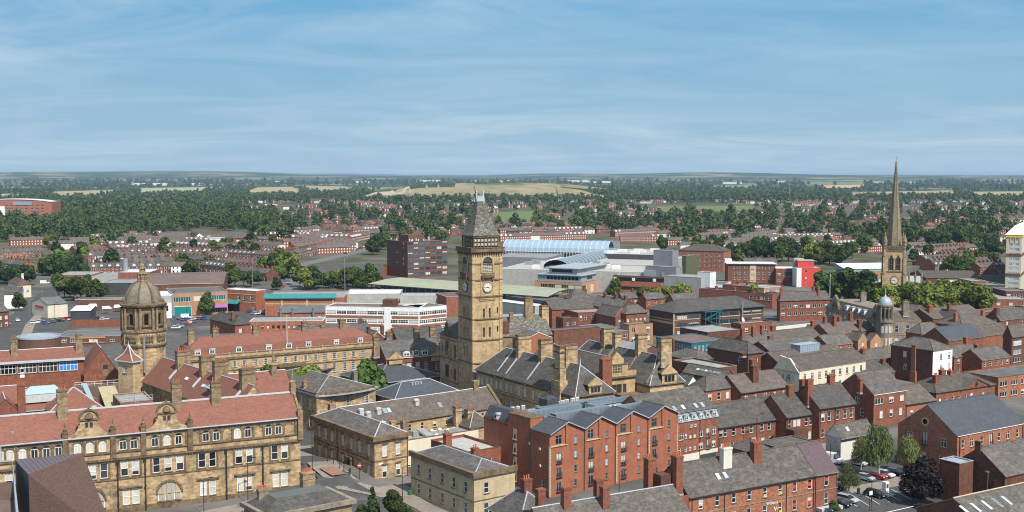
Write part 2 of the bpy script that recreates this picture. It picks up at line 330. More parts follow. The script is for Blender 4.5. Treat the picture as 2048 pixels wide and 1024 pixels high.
# ------------------------------------------------------------------ buildings
def wall_face(mb, P, U, W, z0, z1, holes, m=0, dep=.16, N=None, back=True):
    N = N or (U[1], -U[0])
    us = sorted({0, W}|{h[0] for h in holes}|{h[2] for h in holes}); zs = sorted({z0, z1}|{h[1] for h in holes}|{h[3] for h in holes})
    us = [u for u in us if -1e-6 <= u <= W+1e-6]; zs = [z for z in zs if z0-1e-6 <= z <= z1+1e-6]
    def pt(u, z, k=0): return (P[0]+U[0]*u-N[0]*k, P[1]+U[1]*u-N[1]*k, z)
    for j in range(len(zs)-1):
        run = None
        for i in range(len(us)-1):
            uc, zc = (us[i]+us[i+1])/2, (zs[j]+zs[j+1])/2
            inside = any(h[0] < uc < h[2] and h[1] < zc < h[3] for h in holes)
            if not inside and run is None: run = us[i]
            if inside and run is not None:
                mb.quad(pt(run, zs[j]), pt(us[i], zs[j]), pt(us[i], zs[j+1]), pt(run, zs[j+1]), m); run = None
        if run is not None: mb.quad(pt(run, zs[j]), pt(W, zs[j]), pt(W, zs[j+1]), pt(run, zs[j+1]), m)
    for u0, a, u1, b in holes:
        mb.quad(pt(u0, a), pt(u0, a, dep), pt(u0, b, dep), pt(u0, b), m); mb.quad(pt(u1, a), pt(u1, b), pt(u1, b, dep), pt(u1, a, dep), m)
        mb.quad(pt(u0, b), pt(u0, b, dep), pt(u1, b, dep), pt(u1, b), m); mb.quad(pt(u0, a), pt(u1, a), pt(u1, a, dep), pt(u0, a, dep), m)
        if back: mb.quad(pt(u0, a, dep), pt(u1, a, dep), pt(u1, b, dep), pt(u0, b, dep), m)
class Bld: pass
def chimney(b, x, y, z0, z1, w, d, cm='brick_red', pots=2, cap=True, name='chimney', band=None):
    m = MB(); m.box(-w/2, -d/2, z0, w/2, d/2, z1-.35, 0)
    m.box(-w/2-.09, -d/2-.09, z1-.35, w/2+.09, d/2+.09, z1-.1, 1 if band else 0); m.box(-w/2-.03, -d/2-.03, z1-.1, w/2+.03, d/2+.03, z1, 1 if band else 0)
    if cm.startswith('sandstone'): m.box(-w/2-.07, -d/2-.07, z1-1.3, w/2+.07, d/2+.07, z1-1.1, 1 if band else 0)
    m.box(-w/2-.05, -d/2-.05, z0, w/2+.05, d/2+.05, z0+.5, 2)
    o = m.build(name, [cm, band or cm, 'lead'], b.root, (x, y, 0))
    key = 'pot'
    if key not in _wm:
        p = MB(); p.lathe([(.15, 0), (.12, .45), (.16, .5), (.16, .6), (.11, .6)], 0, 0, 8); _wm[key] = p.mesh('chimney_pot', ['clay_pot'])
    for i in range(pots):
        t = (i+.5)/pots-.5
        q = put('chimney_pot', _wm[key], o, (t*w*.85 if w >= d else 0, t*d*.85 if d > w else 0, z1)); q.scale = (1, 1, .8+.5*rng.random())
    return o
def roof_mesh(kind, w, d, z, rh, ov=.3, t=.16, m=0, edge=1, inset=1.2, hipf=None, up=0):
    r = MB(); a = ov
    if kind == 'gx':
        s = rh/(d/2); zl = z-a*s
        r.slab([(-a*.4, -a, zl), (w+a*.4, -a, zl), (w+a*.4, d/2, z+rh), (-a*.4, d/2, z+rh)], t, m, edge)
        r.slab([(w+a*.4, d+a, zl), (-a*.4, d+a, zl), (-a*.4, d/2, z+rh), (w+a*.4, d/2, z+rh)], t, m, edge)
    elif kind == 'gy':
        s = rh/(w/2); zl = z-a*s
        r.slab([(-a, d+a*.4, zl), (-a, -a*.4, zl), (w/2, -a*.4, z+rh), (w/2, d+a*.4, z+rh)], t, m, edge)
        r.slab([(w+a, -a*.4, zl), (w+a, d+a*.4, zl), (w/2, d+a*.4, z+rh), (w/2, -a*.4, z+rh)], t, m, edge)
    elif kind in ('h', 'hl', 'hf'):
        X0, Y0, X1, Y1 = -a, -a, w+a, d+a; W, D = X1-X0, Y1-Y0
        if W >= D:
            hp = (hipf if hipf is not None else D/2)
            p, q = (X0+hp, d/2, z+rh), (X1-hp, d/2, z+rh)
            tops = [[(X0, Y0, z), (X1, Y0, z), q, p], [(X1, Y1, z), (X0, Y1, z), p, q], [(X0, Y1, z), (X0, Y0, z), p], [(X1, Y0, z), (X1, Y1, z), q]]
        else:
            hp = (hipf if hipf is not None else W/2)
            p, q = (w/2, Y0+hp, z+rh), (w/2, Y1-hp, z+rh)
            tops = [[(X0, Y0, z), (X1, Y0, z), p], [(X1, Y1, z), (X0, Y1, z), q], [(X0, Y1, z), (X0, Y0, z), p, q], [(X1, Y0, z), (X1, Y1, z), q, p]]
        for f in tops: r.poly(f, m)
        r.prism([(X0, Y0), (X1, Y0), (X1, Y1), (X0, Y1)], z-.2, z-.001, edge)
        # lead rolls on ridge and hips
        cs = [(X0, Y0, z), (X1, Y0, z), (X1, Y1, z), (X0, Y1, z)]
        pr = [p, q, q, p] if W >= D else [p, p, q, q]
        for c_, e in zip(cs, pr): r.tube((c_[0], c_[1], c_[2]+.03), (e[0], e[1], e[2]+.03), .13, n=5, m=2)
        r.tube((p[0], p[1], p[2]+.03), (q[0], q[1], q[2]+.03), .15, n=5, m=2)
        return r
    elif kind == 'lean':
        r.slab([(-a, -a, z), (w+a, -a, z), (w+a, d, z+rh), (-a, d, z+rh)], t, m, edge)
    elif kind == 'lx':
        r.slab([(-a, d+a, z), (-a, -a, z), (w, -a, z+rh), (w, d+a, z+rh)], t, m, edge)
    elif kind == 'm':   # mansard: steep sides, flattish top
        i = inset
        b0 = [(-a, -a, z), (w+a, -a, z), (w+a, d+a, z), (-a, d+a, z)]; b1 = [(i, i, z+rh), (w-i, i, z+rh), (w-i, d-i, z+rh), (i, d-i, z+rh)]
        for k in range(4): r.poly([b0[k], b0[(k+1) % 4], b1[(k+1) % 4], b1[k]], m)
        r.poly(b1, 1 if up == 0 else m)
        if up:
            if w >= d: p,q=(i+d*.35,d/2,z+rh+up),(w-i-d*.35,d/2,z+rh+up);fs=[[b1[0],b1[1],q,p],[b1[2],b1[3],p,q],[b1[3],b1[0],p],[b1[1],b1[2],q]]
            else: p,q=(w/2,i+w*.35,z+rh+up),(w/2,d-i-w*.35,z+rh+up);fs=[[b1[0],b1[1],p],[b1[2],b1[3],q],[b1[3],b1[0],p,q],[b1[1],b1[2],q,p]]
            for f in fs: r.poly([(x, y, zz+.02) for x, y, zz in f], m)
        r.prism([(-a, -a), (w+a, -a), (w+a, d+a), (-a, d+a)], z-.2, z-.001, edge)
        return r
    # ridge roll for gables
    if kind == 'gx': r.tube((-a*.4, d/2, z+rh+.03), (w+a*.4, d/2, z+rh+.03), .14, n=5, m=2)
    if kind == 'gy': r.tube((w/2, -a*.4, z+rh+.03), (w/2, d+a*.4, z+rh+.03), .14, n=5, m=2)
    return r
def B(name,label,cat,K,z,R=None,L=None,rot=37,w=None,d=None,roof='gx',rh=3.0,wall='brick_red',rm='slate',F=(),S=(),ch=(),ov=.3,par=.5,base=-1.5,
      fm='white_paint',stone=True,cm=None,edge='dark_metal',ridge='slate_brown',gut=True,blinds=(0,0,0,1,2),hipf=None,inset=1.2,up=0,pots=2,group=None,band=None,bands=(),cut=None,gm=None,at_xy=None):
    """a building from its near corner K (picture column and row of the eave, eave at height z): x runs along the front (to the right and away), y along the left side (to the left and away)"""
    r = R_(rot); x0, y0 = at_xy or at(K[0], K[1], z)
    ux, uy = (math.cos(r), math.sin(r)), (-math.sin(r), math.cos(r))
    if R is not None: w = along((x0, y0), ux, R, z)
    if L is not None: d = along((x0, y0), uy, L, z)
    b = Bld(); b.w, b.d, b.z, b.rh, b.rot, b.o = w, d, z, rh, r, (x0, y0)
    b.root = tag(empty(name, (x0, y0, 0), r), label, cat, group)
    holes = {'F': [], 'S': []}; b.fm = fm
    for face, rows, W in (('F', F, w), ('S', S, d)):
        for row in rows:
            z0, ww, hh, pos = row[:4]; st = row[4] if len(row) > 4 else 'sash'; opt = row[5] if len(row) > 5 else {}
            us = [(i+.5)/pos for i in range(pos)] if isinstance(pos, int) else pos
            for u in us:
                uc = u*W
                if uc-ww/2 < .15 or uc+ww/2 > W-.15: uc = min(max(uc, ww/2+.16), W-ww/2-.16)
                if z0+hh < z-.02: holes[face].append((uc-ww/2, z0, uc+ww/2, z0+hh))
                bl = opt.get('blind', None); bl = rng.choice(blinds) if bl is None else bl
                bl = rng.choice(bl) if isinstance(bl, (tuple, list)) else bl
                yy = .02 if z0+hh < z-.02 else -.06
                if face == 'F': window(b.root, uc, yy, z0, 0, st, ww, hh, bl, opt.get('fm', fm), opt.get('stone', stone), glassmat=opt.get('gm', gm))
                else: window(b.root, yy, uc, z0, R_(-90), st, ww, hh, bl, opt.get('fm', fm), opt.get('stone', stone), glassmat=opt.get('gm', gm))
    m = MB(); zt = z if roof != 'f' else z
    wall_face(m, (0, 0), (1, 0), w, base, zt, holes['F']); wall_face(m, (w, 0), (0, 1), d, base, zt, [])
    wall_face(m, (w, d), (-1, 0), w, base, zt, [])
    # the left side runs from y=d to y=0
    wall_face(m, (0, d), (0, -1), d, base, zt, [(d-h[2], h[1], d-h[0], h[3]) for h in holes['S']])
    if roof == 'gx':
        for x in (0, w): m.poly([(x, 0, z), (x, d, z), (x, d/2, z+rh-.05)], 0)
    if roof == 'gy':
        for y in (0, d): m.poly([(0, y, z), (w, y, z), (w/2, y, z+rh-.05)], 0)
    if roof == 'lx':
        m.quad((w,0,z),(w,d,z),(w,d,z+rh-.1),(w,0,z+rh-.1));m.poly([(0,0,z),(w,0,z),(w,0,z+rh-.1)]);m.poly([(0,d,z),(w,d,z),(w,d,z+rh-.1)])
    if roof == 'lean':
        m.quad((0,d,z),(w,d,z),(w,d,z+rh-.1),(0,d,z+rh-.1));m.poly([(0,0,z),(0,d,z),(0,d,z+rh-.1)]);m.poly([(w,0,z),(w,d,z),(w,d,z+rh-.1)])
    for bz, bh in bands:      # string courses
        m.box(-.09, -.09, bz, w+.09, .0-.004, bz+bh, 1); m.box(-.09, -.004, bz, -.004, d, bz+bh, 1)
    if roof == 'f':
        t = .3
        for q in ((0, t, t, d-t), (w-t, t, w, d-t), (0, 0, w, t), (0, d-t, w, d)):
            m.box(q[0]+.003, q[1]+.003, z-par, q[2]-.003, q[3]-.003, z+.005, 0, 1)
    m.build('wall', [wall, band or ('sandstone_trim' if wall.startswith('sand') else 'stone_grey')], b.root)
    if roof == 'f':
        m = MB(); m.box(.28, .28, z-par-.3, w-.28, d-.28, z-par+.04, 0)
        m.build('roof', [rm], b.root)
        m = MB()
        for q in ((-.06,-.06,w+.06,.34),(-.06,d-.34,w+.06,d+.06),(-.06,.34,.34,d-.34),(w-.34,.34,w+.06,d-.34)): m.box(q[0],q[1],z+.008,q[2],q[3],z+.14,0)
        m.build('coping', [edge], b.root)
    elif roof != 'none':
        roof_mesh(roof, w, d, z, rh, ov, hipf=hipf, inset=inset, up=up).build('roof', [rm, edge, ridge], b.root)
        if gut and roof in ('gx', 'h', 'lean', 'm'):
            zl = z-ov*(rh/(d/2) if roof == 'gx' else 0)-.16
            m = MB(); m.box(-ov*.4, -ov-.13, zl-.02, w+ov*.4, -ov-.003, zl+.12, 0)
            if roof in ('h', 'm'): m.box(-ov-.13, -ov-.13, zl-.02, -ov-.003, d+ov, zl+.12, 0)
            for u in ([.02, .98] if w > 8 else [.97]):
                m.tube((u*w, -.1, -1), (u*w, -.1, zl), .06, n=5)
            m.build('gutter', [edge], b.root)
    for c in ch:
        fx, fy, cw, cd, ct = c[:5]; cmm = c[5] if len(c) > 5 else (cm or wall); np_ = c[6] if len(c) > 6 else pots
        chimney(b, fx*w, fy*d, z-.5, z+ct, cw, cd, cmm, np_, band='sandstone_trim' if cmm.startswith('sand') else None)
    return b
def skylight(b, fx, fz, n=1, w=.8, h=1.2, face='F', gm='glass_roof', roof='gx', step=None, lift=.08, name='rooflight'):
    """roof windows on the front slope of a ridge-along-x roof (fx along, fz up the slope), or on the left slope"""
    for i in range(n):
        f = fx+(step or 0)*i
        if face == 'F':
            s = b.rh/(b.d/2); y = fz*b.d/2; z = b.z+fz*b.rh; x = f*b.w; an = math.atan(s)
            e = ('x', an)
        else:
            s = b.rh/(b.w/2); x = fz*b.w/2; z = b.z+fz*b.rh; y = f*b.d; an = math.atan(s); e = ('y', -an)
        m = MB(); m.box(-w/2, -h/2, 0, w/2, h/2, lift, 0); m.box(-w/2+.08, -h/2+.08, lift+.002, w/2-.08, h/2-.08, lift+.02, 1)
        o = m.build(name, ['lead_white', gm], b.root, (x, y, z+.03))
        o.rotation_euler = (an, 0, 0) if face == 'F' else (0, -an, 0)
        if face != 'F': o.rotation_euler = Matrix.Rotation(-an, 3, 'Y').to_euler()
def dormer(b, x, y, z, w, h, dep, rz=0, rm='slate', style='case', cheek='lead', rise=.5, fm='white_paint', kind='g'):
    m = MB(); m.box(-w/2, 0, 0, w/2, dep, h, 0)
    o = m.build('dormer', [cheek], b.root, (x, y, z), rz)
    r = MB(); e = .15
    if kind == 'g':
        r.slab([(-w/2-e, -e, h-.05), (0, -e, h+rise), (0, dep, h+rise), (-w/2-e, dep, h-.05)][::-1], .1, 0)
        r.slab([(w/2+e, -e, h-.05), (0, -e, h+rise), (0, dep, h+rise), (w/2+e, dep, h-.05)], .1, 0)
        r.poly([(-w/2, .0, h), (w/2, .0, h), (0, .0, h+rise-.08)], 1)
    else: r.box(-w/2-e, -e, h+.003, w/2+e, dep, h+.14, 0)
    r.build('dormer_roof', [rm, cheek], o)
    fmh, gm_ = win_meshes(style, w-.3, h-.35, rng.choice((0, 0, 1)), fm, None)
    q = put('dormer_window', fmh, o, (0, -.14, .2)); pq = MB()
    gme = gm_.copy(); gme.transform(Matrix.Translation((0, -.14, .2))); put('dormer_pane', gme, o)
    return o
# ------------------------------------------------------------------ ground
def terrain_material():
    m, nt, bs = _nodes('terrain'); N = nt.nodes; L = nt.links
    g = N.new('ShaderNodeNewGeometry'); sp = N.new('ShaderNodeSeparateXYZ'); L.new(g.outputs['Position'], sp.inputs[0])
    def noise(scale, detail=5, stretch=(1, 1, 1)):
        mp = N.new('ShaderNodeMapping'); mp.inputs['Scale'].default_value = stretch; L.new(g.outputs['Position'], mp.inputs[0])
        n=N.new('ShaderNodeTexNoise');n.inputs['Scale'].default_value=scale;n.inputs['Detail'].default_value=detail;L.new(mp.outputs[0],n.inputs[0]);return n.outputs[0]
    def ramp(src, stops):
        r = N.new('ShaderNodeValToRGB'); e = r.color_ramp.elements
        while len(e) < len(stops): e.new(.5)
        for k, (p, c) in zip(e, stops): k.position = p; k.color = c4(c)
        L.new(src, r.inputs[0]); return r.outputs[0]
    def mix(f, a, b):
        x = N.new('ShaderNodeMix'); x.data_type = 'RGBA'; L.new(f, x.inputs[0]); L.new(a, x.inputs[6]); L.new(b, x.inputs[7]); return x.outputs[2]
    town = ramp(noise(.05, 8), [(.3, (.06, .06, .06)), (.5, (.10, .098, .092)), (.72, (.19, .18, .165))])
    sub = ramp(noise(.03, 8), [(.35, (.05, .07, .026)), (.46, (.085, .085, .045)), (.54, (.11, .10, .08)), (.68, (.14, .12, .10))])
    v=N.new('ShaderNodeTexVoronoi');v.inputs['Scale'].default_value=.0028;v.inputs['Randomness'].default_value=.9;L.new(g.outputs['Position'],v.inputs[0])
    sx = N.new('ShaderNodeSeparateXYZ'); L.new(v.outputs['Color'], sx.inputs[0])
    far = ramp(sx.outputs[0], [(.0, (.026, .048, .017)), (.64, (.036, .062, .022)), (.68, (.10, .13, .048)), (.80, (.17, .175, .07)), (.88, (.28, .235, .11))])
    far = mix(ramp(noise(.02, 4), [(.45, (0, 0, 0)), (.6, (.5, .5, .5))]), far, ramp(noise(.05), [(.3, (.02, .036, .014)), (.7, (.04, .06, .024))]))
    def band(a, b, wob):
        ad=N.new('ShaderNodeMath');ad.operation='MULTIPLY_ADD';L.new(noise(.004),ad.inputs[0]);ad.inputs[1].default_value=wob;L.new(sp.outputs[1],ad.inputs[2])
        r=N.new('ShaderNodeMapRange');r.inputs['From Min'].default_value=a;r.inputs['From Max'].default_value=b;L.new(ad.outputs[0],r.inputs[0]);return r.outputs[0]
    c = mix(band(800, 1000, 350), town, sub); c = mix(band(2700, 3100, 300), c, far)
    L.new(c, bs.inputs['Base Color']); bs.inputs['Roughness'].default_value = .95; bs.inputs['Specular IOR Level'].default_value = .1
    M['terrain'] = m
terrain_material()
mat('asphalt', (.052, .052, .054), (.085, .085, .086), .8, .95, (.11, .11, .108), .12, .5, rand=0)
mat('asphalt_pale', (.12, .12, .118), (.17, .168, .16), .5, .95, (.09, .09, .09), .1, .5, rand=0)
mat('paving', (.20, .17, .145), (.29, .255, .22), 1.2, .95, (.15, .13, .11), .2, .5, rand=.05)
mat('paving_red', (.22, .12, .09), (.30, .17, .13), 1.0, .95, rand=.05)
mat('line_paint', (.6, .6, .58), (.75, .75, .72), 2.0, .8, rand=0)
mat('grass', (.085, .12, .035), (.15, .18, .06), .12, .95, (.2, .19, .08), .03, .5, rand=0)
mat('field_tan', (.30, .245, .12), (.38, .31, .16), .02, .95, (.2, .19, .09), .008, .7, stretch=(1, .4, 1), rand=.05)
mat('field_pale', (.27, .31, .17), (.33, .36, .21), .02, .95, rand=.05)
mat('field_gold', (.46, .30, .12), (.52, .36, .15), .02, .95, rand=.05)
mat('field_green', (.12, .17, .06), (.17, .21, .08), .02, .95, rand=.08)
mat('tip_tan', (.25, .20, .105), (.36, .285, .155), .02, .95, (.11, .125, .05), .006, .9, stretch=(1, .5, 1), rand=0)
mat('tip_rubble', (.36, .30, .235), (.46, .39, .31), .05, .95, rand=0)
def terrain():
    ys = [-120]
    while ys[-1] < 42000: ys.append(ys[-1]+(9 if ys[-1] < 420 else 40 if ys[-1] < 2600 else 80 if ys[-1] < 9000 else 500))
    n = 71; vs = []
    for y in ys:
        hw = .75*max(y, 0)+240
        for i in range(n):
            x = hw*(2*i/(n-1)-1); vs.append((x, y, gz(x, y)))
    m = MB(); m.add(vs, [(j*n+i, j*n+i+1, (j+1)*n+i+1, (j+1)*n+i) for j in range(len(ys)-1) for i in range(n-1)])
    tag(m.build('ground', 'terrain', smooth=True), None, None, kind='structure')
terrain()
def drape(name, ps, mt, lift=.03, nx=8, ny=4):
    """a sheet laid on the ground between four picture points (far left, far right, near right, near left)"""
    a, b, c, d = ps; m = MB(); vs = []
    for j in range(ny+1):
        t = j/ny
        for i in range(nx+1):
            s = i/nx
            px = (a[0]*(1-s)+b[0]*s)*(1-t)+(d[0]*(1-s)+c[0]*s)*t; py = (a[1]*(1-s)+b[1]*s)*(1-t)+(d[1]*(1-s)+c[1]*s)*t
            vs.append(gat(px, py, lift))
    k = nx+1
    m.add(vs, [((j+1)*k+i, (j+1)*k+i+1, j*k+i+1, j*k+i) for j in range(ny) for i in range(nx)])
    return tag(m.build(name, mt), None, None, kind='structure')
def strip(name, pts, wid, mt, lift=.03, label=None):
    """a road or path along picture points"""
    P = [Vector(gat(px, py)[:2]) for px, py in pts]; Q = []
    for i in range(len(P)-1):
        n = max(1, int((P[i+1]-P[i]).length/12))
        Q += [P[i].lerp(P[i+1], k/n) for k in range(n)]
    Q.append(P[-1]); m = MB(); vs = []
    for i, p in enumerate(Q):
        t = (Q[min(i+1, len(Q)-1)]-Q[max(i-1, 0)]).normalized(); nrm = Vector((-t.y, t.x))
        for s in (-.5, .5):
            q = p+nrm*wid*s; vs.append((q.x, q.y, gz(q.x, q.y)+lift))
    m.add(vs, [(2*i, 2*i+1, 2*i+3, 2*i+2) for i in range(len(Q)-1)])
    return tag(m.build(name, mt), None, None, kind='structure')
# far farmland
drape('hill', [(860, 374), (1110, 376), (1238, 396), (712, 398)], 'tip_tan', 1.2, 30, 14)
drape('quarry_slope', [(770, 379), (850, 378), (800, 389), (715, 397)], 'tip_rubble', 1.8, 12, 6)
for nm, ps, mt in (
    ('field', [(100, 384), (255, 379), (225, 387), (120, 397)], 'field_tan'), ('field', [(275, 377), (450, 374), (395, 386), (285, 387)], 'field_pale'),
    ('field', [(515, 375), (585, 374), (606, 387), (480, 391)], 'field_tan'), ('field', [(590, 371), (690, 373), (715, 380), (640, 384)], 'field_tan'),
    ('field', [(1705, 386), (1905, 381), (1910, 391), (1700, 393)], 'field_tan'), ('field', [(1940, 384), (2048, 383), (2048, 395), (1950, 397)], 'field_tan'),
    ('field',[(1645,371),(1735,369),(1715,376),(1650,377)],'field_gold'),('field',[(1590,363),(1730,364),(1722,369),(1612,371)],'field_green'),
    ('field', [(1740, 362), (1850, 362), (1830, 367), (1745, 367)], 'field_pale'),
    ('field', [(1420, 372), (1520, 368), (1500, 377), (1430, 379)], 'field_green'), ('field', [(0, 388), (60, 388), (40, 396), (0, 398)], 'field_tan'),
    ('field',[(1310,414),(1500,412),(1520,423),(1330,426)],'grass'),('field',[(985,426),(1080,422),(1085,445),(985,447)],'grass'),('field',[(1100,446),(1160,443),(1160,452),(1115,452)],'grass'),
    ('field', [(1960, 362), (2048, 360), (2048, 364), (1965, 367)], 'field_green')):
    drape(nm, ps, mt, 1.0)
# ------------------------------------------------------------------ foliage
def leaf_mat(name, c1, c2, tr=.25):
    m, nt, bs = _nodes(name); N = nt.nodes; L = nt.links
    tc=N.new('ShaderNodeTexCoord');n=N.new('ShaderNodeTexNoise');n.inputs['Scale'].default_value=.9;n.inputs['Detail'].default_value=4;L.new(tc.outputs['Object'],n.inputs[0])
    rp = N.new('ShaderNodeValToRGB'); rp.color_ramp.elements[0].position = .3; rp.color_ramp.elements[1].position = .72
    rp.color_ramp.elements[0].color = c4(c1); rp.color_ramp.elements[1].color = c4(c2); L.new(n.outputs[0], rp.inputs[0])
    oi=N.new('ShaderNodeObjectInfo');hs=N.new('ShaderNodeHueSaturation');mr=N.new('ShaderNodeMapRange');mr.inputs['To Min'].default_value=.6;mr.inputs['To Max'].default_value=1.4
    L.new(oi.outputs['Random'],mr.inputs[0]);L.new(mr.outputs[0],hs.inputs['Value']);mh=N.new('ShaderNodeMapRange');mh.inputs['To Min'].default_value=.48;mh.inputs['To Max'].default_value=.515
    wn=N.new('ShaderNodeTexWhiteNoise');wn.noise_dimensions='1D';L.new(oi.outputs['Random'],wn.inputs['W']);L.new(wn.outputs[0],mh.inputs[0]);L.new(mh.outputs[0],hs.inputs['Hue'])
    L.new(rp.outputs[0],hs.inputs['Color']);L.new(hs.outputs[0],bs.inputs['Base Color']);bs.inputs['Roughness'].default_value=.7;bs.inputs['Specular IOR Level'].default_value=.2
    if tr:
        t = N.new('ShaderNodeBsdfTranslucent'); L.new(hs.outputs[0], t.inputs[0]); mx = N.new('ShaderNodeMixShader'); mx.inputs[0].default_value = tr
        L.new(bs.outputs[0], mx.inputs[1]); L.new(t.outputs[0], mx.inputs[2]); L.new(mx.outputs[0], nt.nodes['Material Output'].inputs[0])
    M[name] = m
leaf_mat('leaf',(.04,.075,.018),(.10,.145,.036));leaf_mat('leaf_light',(.10,.15,.026),(.20,.235,.05));leaf_mat('leaf_dark',(.022,.05,.016),(.06,.10,.03))
leaf_mat('leaf_copper', (.013, .009, .009), (.032, .021, .021), .1); leaf_mat('leaf_willow', (.10, .13, .04), (.19, .22, .085))
mat('wood_mass', (.026, .055, .015), (.085, .12, .032), .03, .9, (.05, .085, .03), .05, .6, rand=0)
plain('bark', (.11, .085, .06), .95, rand=.2)
plain('bark_pale', (.36, .33, .28), .9)
def crown_geo(rad, hgt, base, nl, nq, qs, seed, droop=0, cone=0):
    """leaf clumps on lobes: vertices and quads of a crown rad wide that starts at base and is hgt high"""
    r = np.random.default_rng(seed); V = []
    lob = []
    for i in range(nl):
        if cone: t=(i+.5)/nl;a=r.uniform(0,6.28);rr=rad*(1-t)*.62+.1;lob.append((rr*math.cos(a)*.6,rr*math.sin(a)*.6,base+hgt*t*.92,max(rad*(1-t)*.7,rad*.16)))
        else:
            a = 6.283*i/nl+r.uniform(-.5, .5); t = r.uniform(.0, 1); q = rad*r.uniform(.35, .66)*(1-.55*abs(t-.35)); s = rad*r.uniform(.36, .56)*(1-.25*t)
            lob.append((q*math.cos(a), q*math.sin(a), base+s*.7+t*(hgt-1.6*s), s))
    if not cone: lob.append((0, 0, base+hgt*.55, rad*.62)); lob.append((r.uniform(-.2, .2)*rad, r.uniform(-.2, .2)*rad, base+hgt-rad*.42, rad*.42))
    tot = sum(l[3]**2 for l in lob)
    for lx, ly, lz, s in lob:
        n = max(4, int(nq*s*s/tot)); d = r.normal(size=(n, 3)); d /= np.linalg.norm(d, axis=1)[:, None]
        p = d*s*(r.uniform(.62, 1.08, n)**.6)[:, None]*np.array([1, 1, .85]); c = p+np.array([lx, ly, lz])
        nn = d+r.normal(size=(n, 3))*.55; nn /= np.linalg.norm(nn, axis=1)[:, None]
        t1 = np.cross(nn, r.normal(size=(n, 3))); t1 /= np.linalg.norm(t1, axis=1)[:, None]; t2 = np.cross(nn, t1)
        if droop: t1=np.tile(np.array([0,0,1.0]),(n,1))+r.normal(size=(n,3))*.15;t2=np.cross(nn,t1);c[:,2] -= droop*r.uniform(0,1,n)*np.hypot(c[:,0],c[:,1])/rad
        sz = qs*r.uniform(.6, 1.35, n)[:, None]; st = 2.4 if droop else 1.0
        sk = r.uniform(.5, 1.0, (n, 1))
        V.append(np.stack([c-t1*sz*st-t2*sz*sk, c+t1*sz*st*.6-t2*sz, c+t1*sz*st+t2*sz*sk, c-t1*sz*st*.7+t2*sz], 1))
    return np.concatenate(V)         # n x 4 x 3
def quads_mesh(name, Q, mt):
    n = len(Q); me = bpy.data.meshes.new(name); me.vertices.add(4*n); me.vertices.foreach_set('co', Q.reshape(-1).astype(np.float32))
    me.loops.add(4*n); me.loops.foreach_set('vertex_index', np.arange(4*n, dtype=np.int32)); me.polygons.add(n)
    me.polygons.foreach_set('loop_start', np.arange(0, 4*n, 4, dtype=np.int32)); me.polygons.foreach_set('loop_total', np.full(n, 4, dtype=np.int32))
    me.materials.append(M[mt]); me.update(calc_edges=True); return me
def trunk_mesh(hgt, base, r0, seed, bark='bark', limbs=4, rad=3):
    m = MB(); q = random.Random(seed); top = base+(hgt)*.45
    m.tube((0, 0, -.4), (.1, .05, base), r0, r0*.75, 7); m.tube((.1, .05, base), (.0, .1, top), r0*.75, r0*.3, 6)
    for i in range(limbs):
        a=6.28*i/limbs+q.random();z=base*.75+q.random()*hgt*.2;m.tube((.05,.05,z),(math.cos(a)*rad*.6,math.sin(a)*rad*.6,z+hgt*.3+q.random()),r0*.45,r0*.12,5)
    return m.mesh('trunk', [bark])
TREES = {}
def tree_kind(key, rad, hgt, base, nl, nq, qs, mt, n=3, bark='bark', droop=0, cone=0):
    TREES[key]=[(trunk_mesh(hgt,base,.05*rad+.08,5+i,bark,4,rad),quads_mesh('crown',crown_geo(rad,hgt,base,nl,nq,qs,100+i*7+len(key),droop,cone),mt)) for i in range(n)]
tree_kind('near', 3.4, 6.5, 1.8, 9, 5200, .17, 'leaf', 2)
tree_kind('near_light', 4.0, 7.5, 2.0, 11, 4200, .24, 'leaf_light', 2)
tree_kind('willow', 3.9, 7.6, 3.4, 10, 3000, .11, 'leaf_willow', 2, 'bark_pale', droop=2.4)
tree_kind('copper', 4.2, 8.0, 1.5, 12, 6500, .19, 'leaf_copper', 1)
tree_kind('conifer', 2.0, 6.5, .3, 14, 3500, .15, 'leaf_dark', 1, cone=1)
tree_kind('mid', 4.2, 8.5, 1.8, 9, 1500, .42, 'leaf', 4)
tree_kind('mid_dark', 4.2, 8.5, 1.6, 9, 1500, .42, 'leaf_dark', 3)
tree_kind('mid_light', 4.2, 8.0, 1.6, 9, 1500, .42, 'leaf_light', 3)
tree_kind('far', 5.0, 9.5, 1.5, 8, 420, .85, 'leaf', 5)
tree_kind('far_dark', 5.0, 10, 1.2, 8, 420, .85, 'leaf_dark', 4)
tree_kind('far_light', 4.8, 9, 1.5, 8, 420, .85, 'leaf_light', 2)
tree_kind('poplar', 2.2, 16, 1.0, 12, 420, .7, 'leaf_dark', 2, cone=1)
TREE_XY = []
def tree(x, y, key, label, s=1.0, sz=None, group=None, name='tree', z=None):
    t, c = rng.choice(TREES[key]); sz = sz or s*rng.uniform(.92, 1.08)
    o = empty(name, (x, y, gz(x, y) if z is None else z), rng.uniform(0, 6.28)); o.scale = (s, s, sz); tag(o, label, 'tree', group)
    put('trunk', t, o); put('crown', c, o); TREE_XY.append((x, y)); return o
def U(rot): r = R_(rot); return (math.cos(r), math.sin(r)), (-math.sin(r), math.cos(r))
def loc(b, x, y, z=0):
    c, s = math.cos(b.rot), math.sin(b.rot); return (b.o[0]+c*x-s*y, b.o[1]+s*x+c*y, z)
def fx_of(b, px, z): ux, uy = (math.cos(b.rot), math.sin(b.rot)), (-math.sin(b.rot), math.cos(b.rot)); return along(b.o, ux, px, z)
def sy_of(b, px, z): uy = (-math.sin(b.rot), math.cos(b.rot)); return along(b.o, uy, px, z)
